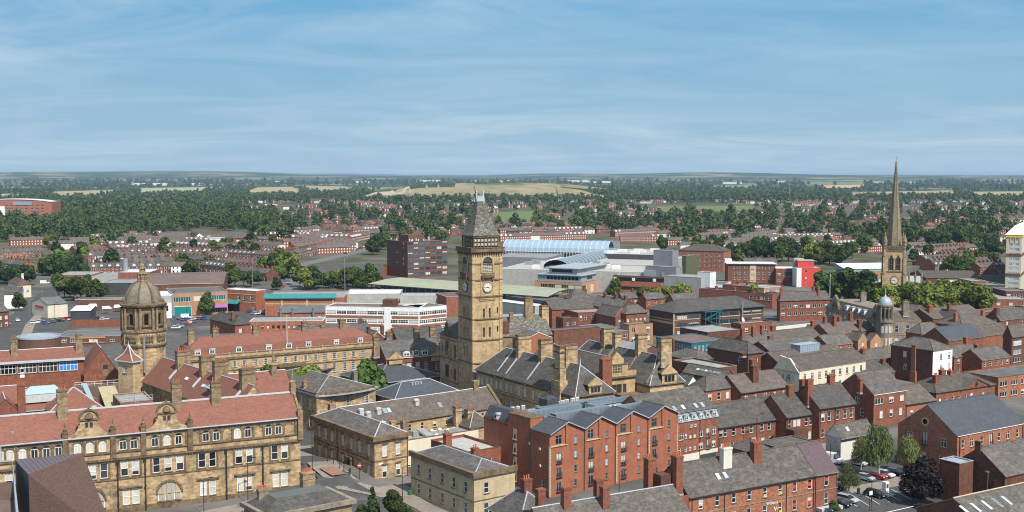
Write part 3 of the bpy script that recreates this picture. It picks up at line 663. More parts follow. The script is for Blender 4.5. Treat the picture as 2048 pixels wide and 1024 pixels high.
# ------------------------------------------------------------------ county offices: long sandstone front with red roof
def county_hall():
    rot = 26; ux, uy = U(rot); P = at(452, 846, 16); t = along(P, ux, -70, 16); K = (P[0]+ux[0]*t, P[1]+ux[1]*t); z = 16
    f = lambda px, zz=12: along(K, ux, px, zz)
    W = f(601, 8); fr = lambda px, zz: f(px, zz)/W
    top = [-22, 1, 20, 45, 69, 93, 117, 155, 180, 205, 246, 268, 310, 334, 357, 412, 432.5, 475, 496, 537, 557]
    blindtop = {-22: 2, 1: 2, 20: 2, 45: 2, 155: 2, 180: 2, 205: 2, 334: 2, 475: 2}
    first = [-10, 18, 60, 88, 120, 185, 208, 249, 271, 313, 336.5, 360, 404, 425, 478, 499, 549.6, 569.5]
    ground = [253, 272, 407, 425.5, 481, 498, 552, 569]
    Fw = [(12.6, 1.3, 2.35, [fr(p, 13.5)], 'arch', {'blind': blindtop.get(p, 0), 'stone': True}) for p in top]
    Fw += [(7.35, 1.4, 3.0, [fr(p, 9)], 'sash', {'blind': rng.choice((0, 1, 1, 1, 3))}) for p in first]
    Fw += [(1.6, 1.35, 3.1, [fr(p, 3)], 'sash', {'blind': 2 if p not in (498,) else 3}) for p in ground]
    b=B('county_offices','long sandstone civic range with plain red tile roof, shaped gables and arched attic windows','civic building',None,z,rot=rot,w=W,d=11.5,rh=4.1,roof='gx',
          wall='sandstone', rm='tile_red', ridge='lead_white', edge='lead_white', F=Fw, at_xy=K, ov=.45, gut=False)
    m = MB()                                            # cornices, pilasters, hoods
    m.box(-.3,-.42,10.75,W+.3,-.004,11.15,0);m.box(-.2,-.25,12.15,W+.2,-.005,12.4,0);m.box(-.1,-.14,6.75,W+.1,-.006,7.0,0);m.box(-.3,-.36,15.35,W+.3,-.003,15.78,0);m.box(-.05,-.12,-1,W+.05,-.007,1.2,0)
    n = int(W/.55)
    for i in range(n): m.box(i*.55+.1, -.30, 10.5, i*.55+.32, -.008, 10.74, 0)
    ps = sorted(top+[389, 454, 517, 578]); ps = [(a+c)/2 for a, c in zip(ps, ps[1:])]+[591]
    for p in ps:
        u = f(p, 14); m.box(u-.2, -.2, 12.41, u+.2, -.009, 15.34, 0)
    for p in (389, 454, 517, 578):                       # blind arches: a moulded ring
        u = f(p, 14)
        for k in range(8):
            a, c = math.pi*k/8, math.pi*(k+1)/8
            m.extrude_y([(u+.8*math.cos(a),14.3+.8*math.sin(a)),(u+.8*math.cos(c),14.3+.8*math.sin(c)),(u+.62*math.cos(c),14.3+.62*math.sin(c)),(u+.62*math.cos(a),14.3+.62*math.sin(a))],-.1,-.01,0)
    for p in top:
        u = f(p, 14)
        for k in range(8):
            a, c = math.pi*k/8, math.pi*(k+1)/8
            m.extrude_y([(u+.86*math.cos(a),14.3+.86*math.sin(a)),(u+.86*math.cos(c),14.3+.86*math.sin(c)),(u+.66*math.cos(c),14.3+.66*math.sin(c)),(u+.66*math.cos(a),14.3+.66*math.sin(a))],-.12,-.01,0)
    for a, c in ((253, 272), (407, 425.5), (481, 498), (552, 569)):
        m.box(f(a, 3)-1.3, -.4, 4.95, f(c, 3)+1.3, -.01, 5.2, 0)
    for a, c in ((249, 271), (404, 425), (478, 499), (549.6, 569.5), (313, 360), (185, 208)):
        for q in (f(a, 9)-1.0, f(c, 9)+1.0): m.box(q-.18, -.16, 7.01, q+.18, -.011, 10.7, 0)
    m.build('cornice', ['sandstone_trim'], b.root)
    m = MB(); m.box(-.3, -.62, 15.66, W+.3, -.37, 15.84, 0); m.build('gutter', ['lead_white'], b.root)
    m = MB(); m.box(-.2, 5.45, z+4.0, W+.2, 6.05, z+4.28, 0); m.build('ridge_cap', ['lead_white'], b.root)
    for p in (235, 290, 452, 525):
        m = MB(); u = f(p, 8); m.tube((u, -.5, -1), (u, -.5, 10.6), .11, n=6); m.box(u-.3, -.7, 10.3, u+.3, -.3, 10.72)
        for k in (2, 5, 8): m.box(u-.2, -.62, k, u+.2, -.3, k+.15)
        m.build('drainpipe', ['dark_metal'], b.root)
    for pc, ph in ((178, 45.5), (333, 44.5)):            # shaped gables
        u0, u1 = f(pc-ph, 15), f(pc+ph, 15); c = (u0+u1)/2; hw = (u1-u0)/2
        half=[(hw,15.8),(hw,16.2),(hw*.86,16.35),(hw*.66,16.75),(hw*.52,17.35),(hw*.46,17.9),(hw*.50,18.1),(hw*.40,18.2),(hw*.40,19.1),(hw*.47,19.15),(hw*.47,19.4)]
        arc = [(hw*.44*math.cos(a), 19.4+hw*.44*math.sin(a)) for a in (math.pi*k/10 for k in range(1, 10))]
        out = [(c+x, y) for x, y in half]+[(c+x, y) for x, y in arc]+[(c-x, y) for x, y in half[::-1]]
        m = MB(); m.extrude_y(out[::-1], -.3, .35, 0, 1); m.box(c-hw*.5, -.55, 19.1, c+hw*.5, -.31, 19.42, 1)
        g = m.build('shaped_gable', ['sandstone', 'sandstone_trim'], b.root)
        m = MB()
        for k in range(10):
            a0, a1 = math.pi*k/10, math.pi*(k+1)/10; R1, R0 = hw*.46, hw*.38
            m.extrude_y([(c+R1*math.cos(a0),19.43+R1*math.sin(a0)),(c+R1*math.cos(a1),19.43+R1*math.sin(a1)),(c+R0*math.cos(a1),19.43+R0*math.sin(a1)),(c+R0*math.cos(a0),19.43+R0*math.sin(a0))],-.55,-.31,0)
        m.lathe([(.9,19.5),(.75,20.1),(.3,20.6)],c,-.1,8);m.tube((c,0,21.0),(c,0,22.3),.14,.05);m.lathe([(.05,21.2),(.28,21.45),(.05,21.7)],c,0,8)
        m.build('pediment', ['sandstone_trim'], g)
        window(b.root,c-.42,-.42,17.7,0,'plain',.6,1.0,0,'sandstone_trim',None);window(b.root,c+.42,-.42,17.7,0,'plain',.6,1.0,0,'sandstone_trim',None)
        for u in (u0-.2, u1+.2):
            m=MB();m.box(u-.5,-.5,11.2,u+.5,.3,16.9,0);m.box(u-.62,-.62,16.9,u+.62,.42,17.2,0);m.lathe([(.3,17.2),(.42,17.6),(.1,18.0),(.16,18.3),(.03,19.0)],u,-.1,8)
            m.build('pinnacle', ['sandstone_trim'], b.root)
        # big semicircular window on the ground floor
        m = MB(); R = 2.25; zs = 3.1
        for k in range(12):
            a0, a1 = math.pi*k/12, math.pi*(k+1)/12
            m.extrude_y([(c+.3+(R+.4)*math.cos(a0),zs+(R+.4)*math.sin(a0)),(c+.3+(R+.4)*math.cos(a1),zs+(R+.4)*math.sin(a1)),(c+.3+R*math.cos(a1),zs+R*math.sin(a1)),(c+.3+R*math.cos(a0),zs+R*math.sin(a0))],-.3,-.02,0)
        for x in (-1.35, -.45, .45, 1.35): m.box(c+.3+x-.1, -.16, 1.6, c+.3+x+.1, -.02, zs+math.sqrt(R*R-x*x), 1)
        m.box(c+.3-R, -.18, zs-.12, c+.3+R, -.02, zs+.12, 1); m.box(c+.3-R-.2, -.25, 1.35, c+.3+R+.2, -.02, 1.6, 0)
        for x in (-R, -.95, .85, R-.12): m.box(c+.3+x, -.14, 1.6, c+.3+x+.12, -.03, zs, 2)
        w_ = m.build('arched_window', ['sandstone_trim', 'sandstone_clean', 'white_paint'], b.root)
        m=MB();m.poly([(c+.3-R,-.03,1.6),(c+.3+R,-.03,1.6)]+[(c+.3+R*math.cos(a),-.03,zs+R*math.sin(a)) for a in (math.pi*k/12 for k in range(13))]);m.build('pane',['curtain'],w_)
    # gable at the street end with its coping and finial
    m = MB(); s = 4.1/5.75
    m.add([(W-.1,-.5,16.2-.3),(W+.35,-.5,16.2-.3),(W+.35,5.75,20.75),(W-.1,5.75,20.75),(W-.1,-.5,15.2),(W+.35,-.5,15.2),(W+.35,5.75,19.9),(W-.1,5.75,19.9)],[(0,1,2,3),(0,3,7,4),(1,5,6,2),(0,4,5,1),(3,2,6,7)])
    m.add([(W-.1,12,15.9),(W+.35,12,15.9),(W+.35,5.75,20.75),(W-.1,5.75,20.75),(W-.1,12,15.2),(W+.35,12,15.2)],[(1,0,3,2),(0,4,3),(1,2,5)])
    m.box(W-.5, 4.9, 19, W+.5, 6.6, 22.0); m.lathe([(.6, 22), (.7, 22.4), (.25, 22.8), (.3, 23.2), (.05, 25)], W, 5.75, 8)
    m.box(W-.6, -.7, 11.2, W+.45, .5, 17.3); m.lathe([(.5, 17.3), (.55, 17.7), (.15, 18.2), (.05, 19)], W-.05, -.1, 8)
    m.build('end_gable', ['sandstone_sooty'], b.root)
    for px, y, tz in ((129, .40, 8.6), (361, .40, 8.4), (441, .42, 7.9)):
        chimney(b, f(px, 20), y*11.5, z+1.5, z+tz, 1.9, 1.5, 'sandstone_sooty', 3, band='sandstone_trim')
    m = MB(); m.box(f(26, 18)-.3, 2.0, 17.2, f(26, 18)+.3, 2.5, 17.75); m.build('roof_vent', ['felt_grey'], b.root)
    return b
CH = county_hall()
# range behind the front, running away to the domed tower
def county_rear():
    rot = 39; ux, uy = U(rot); E = at(285, 761, 15.5); K = (E[0]-uy[0]*50, E[1]-uy[1]*50)
    b=B('county_offices_wing','red tiled roof range with stone stacks along its ridge running to the domed tower','civic building',None,15.5,rot=rot,w=10.5,d=50,rh=5.3,roof='gy',wall='sandstone',rm='tile_red',ridge='lead_white',edge='stone_grey',at_xy=K,gut=False)
    for px, t in ((342, 4.2), (389, 4.6), (415, 4.4), (468, 4.4)):
        y = sy_of(b, px-18, 20); chimney(b, 5.25, y, 18, 20.8+t-1, 3.3, 1.5, 'sandstone_sooty', 5, band='sandstone_trim')
        m = MB(); m.slab([(1.6, y-.35, 17.6), (5.2, y-.35, 21.1), (5.2, y+.35, 21.1), (1.6, y+.35, 17.6)], .35, 0)
        m.build('ridge_parapet', ['lead_white'], b.root)
    skylight(b, (sy_of(b, 350, 18))/50, .55, 1, .8, 1.7, 'S'); skylight(b, (sy_of(b, 385, 18))/50, .5, 1, .8, 1.7, 'S'); 
    y=sy_of(b,405,17);m=MB();m.box(1.6,y-1.3,16.5,3.6,y+1.3,18.9,0);m.slab([(.9,y-1.6,18.7),(4.6,y-1.6,19.4),(4.6,y+1.6,19.4),(.9,y+1.6,18.7)],.12,1);m.build('dormer',['felt_dark','lead'],b.root)
    # the end over the main range: a cross roof
    c=B('county_offices_block','short red tiled cross roof with lead ridge squeezed behind the street-end gable','civic building',(455,805),15,rot=28,R=588,d=14,rh=5.2,roof='gx',wall='sandstone',rm='tile_red',ridge='lead_white',edge='lead_white',gut=False)
    m = MB(); m.lathe([(.8, 16), (.8, 21.5), (1.0, 21.8), (.4, 22.3), (.35, 23), (.05, 26)], c.w-3, 6, 8); m.build('finial', ['sandstone_sooty'], c.root)
    m=MB();m.tube((c.w*.46,3,17),(c.w*.46,3,19.6),.25);m.lathe([(.25,19.0),(.8,19.1),(.8,19.5),(.3,19.7)],c.w*.46,3,8);m.build('flue',['brick_red'],c.root)
    # white-windowed classroom wing at the back left
    rot = 24; ux, uy = U(rot); P = at(100, 721, 17); t = along(P, ux, -60, 17); K = (P[0]+ux[0]*t, P[1]+ux[1]*t)
    f = lambda px: along(K, ux, px, 16)
    W=f(168);a=B('brick_wing','red brick wing with wide white casements and red tiled roof behind the county roofs','civic building',None,17,rot=rot,w=W,d=10,rh=2.6,roof='gx',wall='brick_red',rm='tile_red',ridge='lead_white',edge='lead_white',at_xy=K,
        F=[(14.0,4.6,2.4,[f(p)/W],'grid',{'blind': 0,'gm': 'blue_blind' if p == 137 else None,'stone': True}) for p in (-28,13,54,96,137)],gut=False)
    m = MB(); m.box(-.3, -.7, 16.75, W+.2, -.31, 17.35); m.build('fascia', ['lead_white'], a.root)
    for px in (30, 160): chimney(a, f(px), 3.2, 17.5, 23.2, 1.7, 1.3, 'sandstone_sooty', 2, band='sandstone_trim')
    window(a.root, f(44), -.05, 12.9, 0, 'door', 1.1, 2.6)
    g=B('brick_gable_block','plain red brick gable with a single boarded opening beside the domed tower','civic building',(168,748),13.4,rot=26,R=237,d=12,rh=6.8,roof='gy',wall='brick_red',rm='tile_red',ridge='lead_white',edge='tile_brown',F=[(12.4,1.5,3.4,[.62],'door',{'fm': 'timber'})],gut=False)
    # small stair turret with pyramid roof
    t_=B('stair_turret','square sandstone stair turret with swept red pyramid roof below the dome','turret',(265.5,721),22.8,rot=60,R=280,L=236,roof='none',wall='sandstone_clean',S=[(19.6,1.5,1.9,[.55],'geo',{'stone': True})])
    m = MB(); w, d = t_.w, t_.d; e = .5
    c0=[(-e,-e,22.6),(w+e,-e,22.6),(w+e,d+e,22.6),(-e,d+e,22.6)];c1=[(w*.25,d*.25,24.0),(w*.75,d*.25,24.0),(w*.75,d*.75,24.0),(w*.25,d*.75,24.0)];ap=(w/2,d/2,26.2)
    for k in range(4): m.quad(c0[k],c0[(k+1) % 4],c1[(k+1) % 4],c1[k],0);m.poly([c1[k],c1[(k+1) % 4],ap],0);m.tube(c0[k],c1[k],.14,m=1);m.tube(c1[k],ap,.14,m=1)
    m.prism([(p[0], p[1]) for p in c0], 22.3, 22.59, 1); m.tube(ap, (ap[0], ap[1], 27), .12, .03, m=1)
    m.build('roof', ['tile_red', 'lead_white'], t_.root)
    # lower roofs inside the court
    B('court_roof','red tiled roof inside the county court with small brick gable at the picture edge','roof range',(-70,832),12.5,rot=27,R=112,d=15,rh=4.8,roof='h',wall='brick_red',rm='tile_red',ridge='lead_white',edge='lead_white',gut=False)
    B('court_gable','small brick gable end roofed in red tile in the county court','roof range',(-30,838),12.0,rot=27,R=52,d=9,rh=4.2,roof='gy',wall='brick_red',rm='tile_red',ridge='lead_white',edge='tile_brown',gut=False)
    q=B('court_hip_roof','red hipped roof with a lead ridge behind the left shaped gable','roof range',(100,826),13,rot=27,R=206,d=11,rh=4.4,roof='h',wall='brick_red',rm='tile_red',ridge='lead_white',edge='lead_white',gut=False)
    chimney(q, -5.5, 4.5, 12, 19.2, 1.6, 1.3, 'brick_red', 3)
    m=MB();m.slab([(q.w*.80,-.3,13.2),(q.w*.89,-.3,13.2),(q.w*.78,8,17.8),(q.w*.68,8,17.8)],.1,0);m.build('roof_glazing',['glass_roof'],q.root)
    y=B('lean_shed','shallow yellowed corrugated roof in the county court','shed',(213,812),13.5,rot=27,R=243,d=12,rh=2.5,roof='lean',wall='brick_red',rm='lime_patch',edge='dark_metal',gut=False)
    k=B('plant_room','flat roofed brick block with a wall ladder and roof railings in the county court','plant room',(240,806),16.0,rot=27,R=306,d=11,roof='f',wall='brick_red',rm='felt_grey',edge='stone_grey',par=.2)
    m = MB()
    for x in (.0, .6): m.tube((k.w*.45+x, -.15, 11), (k.w*.45+x, -.15, 17.2), .05)
    for i in range(14): m.tube((k.w*.45, -.15, 11.3+i*.4), (k.w*.45+.6, -.15, 11.3+i*.4), .03)
    m.build('ladder', ['lead_white'], k.root)
    m = MB(); n = 9
    for i in range(n+1): m.tube((k.w*i/n, .15, 16), (k.w*i/n, .15, 17.2), .045)
    for zz in (16.6, 17.2): m.tube((0, .15, zz), (k.w, .15, zz), .045)
    m.build('railing', ['lead_white'], k.root)
    o = tag(empty('walkway', (*at(150, 775, 14.6), 0), R_(22)), 'roof walkway with white handrails crossing below the brick gable', 'walkway')
    m = MB(); m.box(0, 0, -1, 15, 2.2, 14.6); m.build('deck', ['felt_brown'], o); m = MB()
    for i in range(11): m.tube((i*1.5, .1, 14.6), (i*1.5, .1, 15.8), .05)
    for zz in (15.2, 15.8): m.tube((0, .1, zz), (15, .1, zz), .05)
    m.build('railing', ['white_paint'], o)
    l = tag(empty('lantern_light', (*at(85, 782, 16.2), 0), R_(27)), 'hipped glass roof lantern sitting among the red roofs', 'roof lantern')
    m = MB(); m.box(-4.2, -2, 14, 4.2, 2, 15.9, 0); m.build('kerb', ['lead_white'], l); m = MB()
    a_, b_ = (-2.6, 0, 17.4), (2.6, 0, 17.4); c = [(-4.3, -2.1, 15.91), (4.3, -2.1, 15.91), (4.3, 2.1, 15.91), (-4.3, 2.1, 15.91)]
    for fc in ([c[0], c[1], b_, a_], [c[2], c[3], a_, b_], [c[3], c[0], a_], [c[1], c[2], b_]): m.poly(fc, 0)
    for p, e in ((c[0], a_), (c[1], b_), (a_, b_)): m.tube(p, e, .1, m=1)
    m.build('glazing', ['glass_roof', 'lead_white'], l)
county_rear()
# ------------------------------------------------------------------ domed octagonal tower
def dome_tower():
    d=290.0;s=d/FOC;P=at(287,640,H-(640-352)*s);o=tag(empty('domed_tower',(P[0],P[1],0),R_(26+22.5)),'octagonal sooty sandstone tower with ribbed lead dome and stone lantern','tower')
    Z = lambda y: H-(y-352)*s
    n = 8; R = 5.35; m = MB()
    m.lathe([(R, -1), (R, Z(692)), (R*1.03, Z(690)), (R*1.03, Z(661))], 0, 0, 8, 0, 0); m.build('shaft', ['sandstone'], o)
    m = MB(); m.lathe([(R*1.02, Z(661)), (R*1.1, Z(660)), (R*1.1, Z(657)), (R*.94, Z(656)), (R*.94, Z(612))], 0, 0, 8, 0, 0)
    m.build('belfry', ['sandstone_sooty'], o)
    m = MB(); m.lathe([(R*.96, Z(613)), (R*1.1, Z(610)), (R*1.13, Z(606)), (R*1.04, Z(604)), (R*.95, Z(603))], 0, 0, 8, 0, 0);
    m.lathe([(R*1.03, Z(690)), (R*1.08, Z(689)), (R*1.08, Z(686)), (R*1.03, Z(685))], 0, 0, 8, 0, 0)
    for k in range(8):       # carved panels and brackets
        a = 2*math.pi*(k+.5)/8; ca, sa = math.cos(a), math.sin(a); ap = R*math.cos(math.pi/8)*1.03
        for t in (-1.3, -.65, 0, .65, 1.3):
            cx, cy = ca*ap-sa*t, sa*ap+ca*t; m.lathe([(.05, Z(683)), (.34, Z(679)), (.28, Z(674)), (.36, Z(670)), (.1, Z(665))], cx, cy, 6)
    m.build('carving', ['sandstone_trim'], o)
    for k in range(8):
        a = 2*math.pi*k/8; ca, sa = math.cos(a), math.sin(a); m = MB()
        for t in (-.55, .55): m.lathe([(.36, Z(656)), (.3, Z(653)), (.27, Z(616)), (.4, Z(613))], ca*R*1.0-sa*t, sa*R*1.0+ca*t, 8)
        m.build('column', ['sandstone_sooty'], o)
        a += math.pi/8; ap = R*.94*math.cos(math.pi/8)
        q = put('opening', None, o, (math.cos(a)*ap, math.sin(a)*ap, 0), a+math.pi/2)
        m = MB(); h0, h1 = Z(646), Z(624)
        pts = [(-.5, h0), (.5, h0)]+[(.5*math.cos(t), h1-.5+.5*math.sin(t)) for t in (math.pi*i/6 for i in range(7))]
        m.poly([(x, -.03, z) for x, z in pts]); bpy.data.objects.remove(q)
        q = m.build('opening', ['void'], o, (math.cos(a)*ap, math.sin(a)*ap, 0), a+math.pi/2)
        m = MB()
        for i in range(7):
            t0, t1 = math.pi*i/7, math.pi*(i+1)/7
            m.extrude_y([(.95*math.cos(t0),h1-.5+.95*math.sin(t0)),(.95*math.cos(t1),h1-.5+.95*math.sin(t1)),(.55*math.cos(t1),h1-.5+.55*math.sin(t1)),(.55*math.cos(t0),h1-.5+.55*math.sin(t0))],-.28,0)
        for x in (-.95, .6): m.box(x, -.25, h0-.2, x+.35, 0, h1-.5)
        m.box(-1.5, -.4, h0-.5, 1.5, 0, h0-.25); m.build('surround', ['sandstone_trim'], q)
    prof = [(4.35*math.cos(t)**.9, Z(603)+(Z(562)-Z(603))*math.sin(t)) for t in (math.pi/2*i/9 for i in range(9))]+[(.9, Z(561.5))]
    m = MB(); m.lathe(prof, 0, 0, 24, 0); m.build('dome', ['dome_stone'], o, smooth=True)
    for k in range(8):
        a = 2*math.pi*k/8; m = MB(); ca, sa = math.cos(a), math.sin(a)
        for (r0, z0), (r1, z1) in zip(prof[:-1], prof[1:]): m.tube((ca*r0, sa*r0, z0), (ca*r1, sa*r1, z1), .26, n=6)
        m.lathe([(.35, Z(604)), (.45, Z(601)), (.3, Z(599)), (.1, Z(595))], ca*5.0, sa*5.0, 6); m.build('rib', ['sandstone_trim'], o)
    m=MB();m.lathe([(1.35,Z(566)),(1.4,Z(561)),(1.0,Z(560)),(.95,Z(549)),(1.25,Z(547)),(1.15,Z(545)),(.8,Z(544)),(.75,Z(538)),(.95,Z(537)),(.55,Z(533)),(.3,Z(530)),(.14,Z(527)),(.05,Z(515))],0,0,8)
    for k in range(8):
        a = 2*math.pi*k/8; m.tube((1.15*math.cos(a), 1.15*math.sin(a), Z(561)), (1.12*math.cos(a), 1.12*math.sin(a), Z(548)), .15)
    m.build('lantern', ['sandstone_sooty'], o)
    m = MB(); a = -R_(26+22.5)-R_(72); ap = R*1.02
    m.tube((math.cos(a)*ap, math.sin(a)*ap, Z(740)), (math.cos(a)*ap, math.sin(a)*ap, Z(668)), .3); m.build('flue', ['steel'], o)
    return o
dome_tower()
# ------------------------------------------------------------------ long mansard roofed court building behind the court house
def long_court():
    rot=30;ux,uy=U(rot);P=at(576,698,15.5);t=along(P,ux,372,15.5);K=(P[0]+ux[0]*t,P[1]+ux[1]*t);f=lambda px,z=12: along(K,ux,px,z);W=f(754)
    n = 19
    b=B('long_court','long sandstone block with balustrade and red mansard roof carrying white dormers','civic building',None,15.5,rot=rot,w=W,d=12.5,rh=1.9,up=2.6,inset=1.3,ov=-.9,roof='m',wall='sandstone_clean',rm='tile_red',ridge='lead_white',edge='lead_white',at_xy=K,gut=False,
          F=[(11.5, 1.25, 1.75, n, 'geo', {'blind': 0}), (7.6, 1.25, 2.6, n, 'geo', {'blind': 0}), (3.0, 1.25, 2.6, n, 'geo', {'blind': 0})])
    m = MB(); m.box(-.2, -.35, 13.9, W+.2, -.003, 14.3, 0); m.box(-.1, -.2, 10.6, W+.1, -.004, 10.85, 0)
    m.build('cornice', ['sandstone_trim'], b.root)
    m = MB(); m.box(-.05, -.1, 15.3, W+.05, .35, 15.52, 0); m.box(-.05, -.05, 14.31, W+.05, .3, 14.5, 0)
    k = int(W/.5)
    for i in range(k):
        if i % 8 == 0: m.box(i*.5, -.1, 14.5, i*.5+.6, .35, 15.75, 1)
        else: m.tube((i*.5+.3, .1, 14.5), (i*.5+.3, .1, 15.3), .1, n=5)
    m.build('balustrade', ['sandstone_trim', 'sandstone_clean'], b.root)
    for px in (397, 426, 479.5, 539.5, 580, 619, 675, 723): dormer(b, f(px, 17), .9, 15.6, 1.7, 1.4, 2.0, 0, 'lead_white', 'case', 'white_paint', 0, kind='f')
    for px in (392, 442, 523, 622, 698): chimney(b, f(px, 20), 5.6, 17, 22.4, 1.7, 1.3, 'sandstone_sooty', 2, band='sandstone_trim')
    m = MB(); u = f(576); m.box(u-4.5, -.9, 0, u+4.5, -.01, 10.5, 0)
    for x in (-4.3, -2, 2, 4.3): m.lathe([(.4, 3), (.34, 10)], u+x, -1.2, 8)
    m.box(u-5, -1.8, 10.5, u+5, -.01, 11.3, 1); m.build('portico', ['sandstone_clean', 'sandstone_trim'], b.root)
    fl=tag(empty('flagpole',(*loc(b,f(577),1,0)[:2],0)),'white flagpole rising over the long red mansard roof','flagpole');m=MB();m.tube((0,0,15),(0,0,25),.09,.05);m.lathe([(.05,25),(.15,25.1),(.03,25.3)],0,0,6);m.build('pole',['white_paint'],fl)
    return b
long_court()
# ------------------------------------------------------------------ small court house, hipped slate roofs beside it
def court_house():
    b=B('court_house','sandstone court house with bowed end wall, lead edged slate hip roof and pedimented window','civic building',(633,790.5),10,R=751,L=514,rot=39,roof='h',rh=3.0,wall='sandstone',rm='slate_mossy',ridge='lead',edge='lead',ov=.5,gut=False,
          F=[(5.6,1.3,3.0,[.23,.54,.84],'geo',{'stone': 'hood','blind': 0}),(1,1.3,2.6,[.23,.54,.84],'geo',{'blind': 0})],S=[(5.6,1.2,3.0,[.1,.24,.4,.56,.72],'sash',{'blind': 2}),(1.2,1.2,2.6,5,'sash')])
    w, d = b.w, b.d; m = MB()
    arc = [(w*i/10, -1.5*math.sin(math.pi*i/10)) for i in range(11)]
    m2=MB();m2.prism(arc+[(w,1.2),(0,1.2)],9.9,10.5,0);m2.prism([(x,y-.35) for x,y in arc]+[(w+.4,0),(w+.4,d+.4),(-.4,d+.4),(-.4,-.3)],9.5,9.88,1);m2.box(-.3,-.3,9.9,.3,d,10.5,0)
    m2.build('parapet', ['sandstone_trim', 'lead'], b.root)
    m.add([((1.2*math.cos(a))*0+x,-.3,z) for a,x,z in ((0,w*.54-1.3,9.0),(0,w*.54+1.3,9.0),(0,w*.54,9.6))]+[(w*.54-1.3,0,9.0),(w*.54+1.3,0,9.0),(w*.54,0,9.6)],[(0,1,2),(0,2,5,3),(1,4,5,2),(0,3,4,1)]);m.build('window_pediment',['sandstone_trim'],b.root)
    for y, x in ((d*.25, 1.2), (d*.62, 1.2)): chimney(b, x, y, 10, 12.4, 1.0, .8, 'sandstone_sooty', 1)
    chimney(b, w*.93, d*.25, 10, 13.4, 1.1, .9, 'stone_grey', 0)
    m=MB();m.slab([(w*.25,d*.30,11.4),(w*.43,d*.30,12.5),(w*.43,d*.42,12.5),(w*.25,d*.42,11.4)],.1);m.build('rooflight',['dark_cladding'],b.root)
    g=B('slate_hall','low brick hall under a broad blue-black slate hip roof north of the town hall','hall',(752,767),7,R=882,L=681,rot=38,roof='h',rh=3.6,wall='brick_red',rm='slate_new',ridge='lead',edge='lead',ov=.5,F=[(3,1.2,1.6,5,'sash')])
    h=B('slate_annexe','small sandstone annexe with square slate hip roof and louvred rooflight','annexe',(791,797.6),8,R=912,L=749,rot=38,roof='h',rh=3.1,wall='sandstone_sooty',rm='slate_new',ridge='lead',edge='lead',ov=.6,hipf=None,F=[(4,1.1,2,4,'sash')],S=[(3.5,1.1,2.6,[.7],'sash',{'blind': 2})])
    m = MB()
    for i in range(4): m.box(h.w*.38+i*.9, h.d*.32, 10.2, h.w*.38+i*.9+.5, h.d*.42, 10.9)
    m.build('rooflight', ['lead'], h.root)
    # corner bank house
    k=B('corner_bank','two storey sandstone corner house with heavy dark cornice at the street junction','house',(748.7,878),9.7,R=816,L=627,rot=37,roof='h',rh=2.4,wall='sandstone',rm='slate',ridge='lead_white',edge='sandstone_trim',ov=.55,gut=False,hipf=5,
          F=[(5.5, 1.15, 2.6, [.3, .7], 'sash', {'stone': 'hood', 'blind': 2}), (.9, 1.15, 2.7, [.3, .7], 'sash', {'stone': 'hood', 'blind': 1})],
          S=[(5.5,1.05,2.6,[.09,.23,.36,.5,.68,.79,.9],'sash',{'stone': 'hood','blind': 2}),(.9,1.05,2.7,[.09,.23,.5,.68,.79,.9],'sash',{'stone': 'hood','blind': 2})],bands=[(4.6,.25),(.3,.3)])
    m = MB(); w, d = k.w, k.d
    for q in ((-.65, -.65, w+.65, .5), (-.65, .5, .5, d+.4)): m.box(q[0], q[1], 9.2, q[2], q[3], 10.15)
    m.build('cornice', ['sandstone_trim'], k.root)
    m=MB();y=d*.37;m.box(-.9,y-1.2,3.3,-.01,y+1.2,3.9);m.box(-.7,y-1.0,-1,-.02,y-.6,3.3);m.box(-.7,y+.6,-1,-.02,y+1.0,3.3);m.build('porch',['sandstone_trim'],k.root)
    window(k.root, -.03, y, .1, R_(-90), 'door', 1.1, 3.0, fmat='dark_metal')
    m=MB();m.tube((-.15,d*.585,-1),(-.15,d*.585,9.2),.08);m.tube((w*.97,-.15,-1),(w*.97,-.15,9.2),.07);m.build('drainpipe',['dark_metal'],k.root)
    for fx, fy in ((.45, .30), (.62, .2)):
        m=MB();m.slab([(w*fx-.6,d*fy-.8,11.6),(w*fx+.6,d*fy-.8,11.9),(w*fx+.6,d*fy+.8,11.9),(w*fx-.6,d*fy+.8,11.6)],.15);m.build('rooflight',['lead_white'],k.root)
    chimney(k,w*.5,d*.96,9.5,12.6,1.5,1.2,'sandstone_sooty',2);chimney(k,w*.86,d*.16,9.6,12.0,1.2,1.0,'sandstone',1);chimney(k,w*1.06,d*.08,8,12.2,1.4,1.2,'sandstone_sooty',2)
    sgn = MB(); sgn.box(-.06+w*.12, -.05, 3.9, w*.12+1.1, -.01, 4.2); sgn.build('name_plate', ['white_paint'], k.root)
    # long slate range behind it
    ux, uy = U(38); P = at(870, 831, 7); t = along(P, ux, 700, 7); K = (P[0]+ux[0]*t, P[1]+ux[1]*t)
    r=B('slate_range','long weathered slate roof range with silver roof vents behind the corner house','roof range',None,7,rot=38,at_xy=K,R=1000,d=11,rh=4.1,roof='gx',wall='sandstone_clean',rm='slate_brown',ridge='lead_white',edge='sandstone_trim',F=[(4.2,1.0,1.6,12,'sash')])
    f = lambda px, z=10: along(K, ux, px, z)
    for px, y in ((735, 3.0), (745, 2.0), (768, 2.6), (848, 3.4)):
        m=MB();m.box(-.55,-.55,0,.55,.55,1.1);m.lathe([(.6,1.1),(.75,1.25),(.7,1.6),(.2,1.75)],0,0,10);m.build('roof_vent',['lead_white'],r.root,(f(px),y,7+y*.75-.2))
    skylight(r, f(783)/r.w, .55, 2, .9, 1.5, step=1.15/r.w); skylight(r, f(891)/r.w, .45, 1, .9, 1.5)
    chimney(r, f(976), 5.5, 9, 13.2, 1.6, 1.2, 'sandstone_sooty', 0)
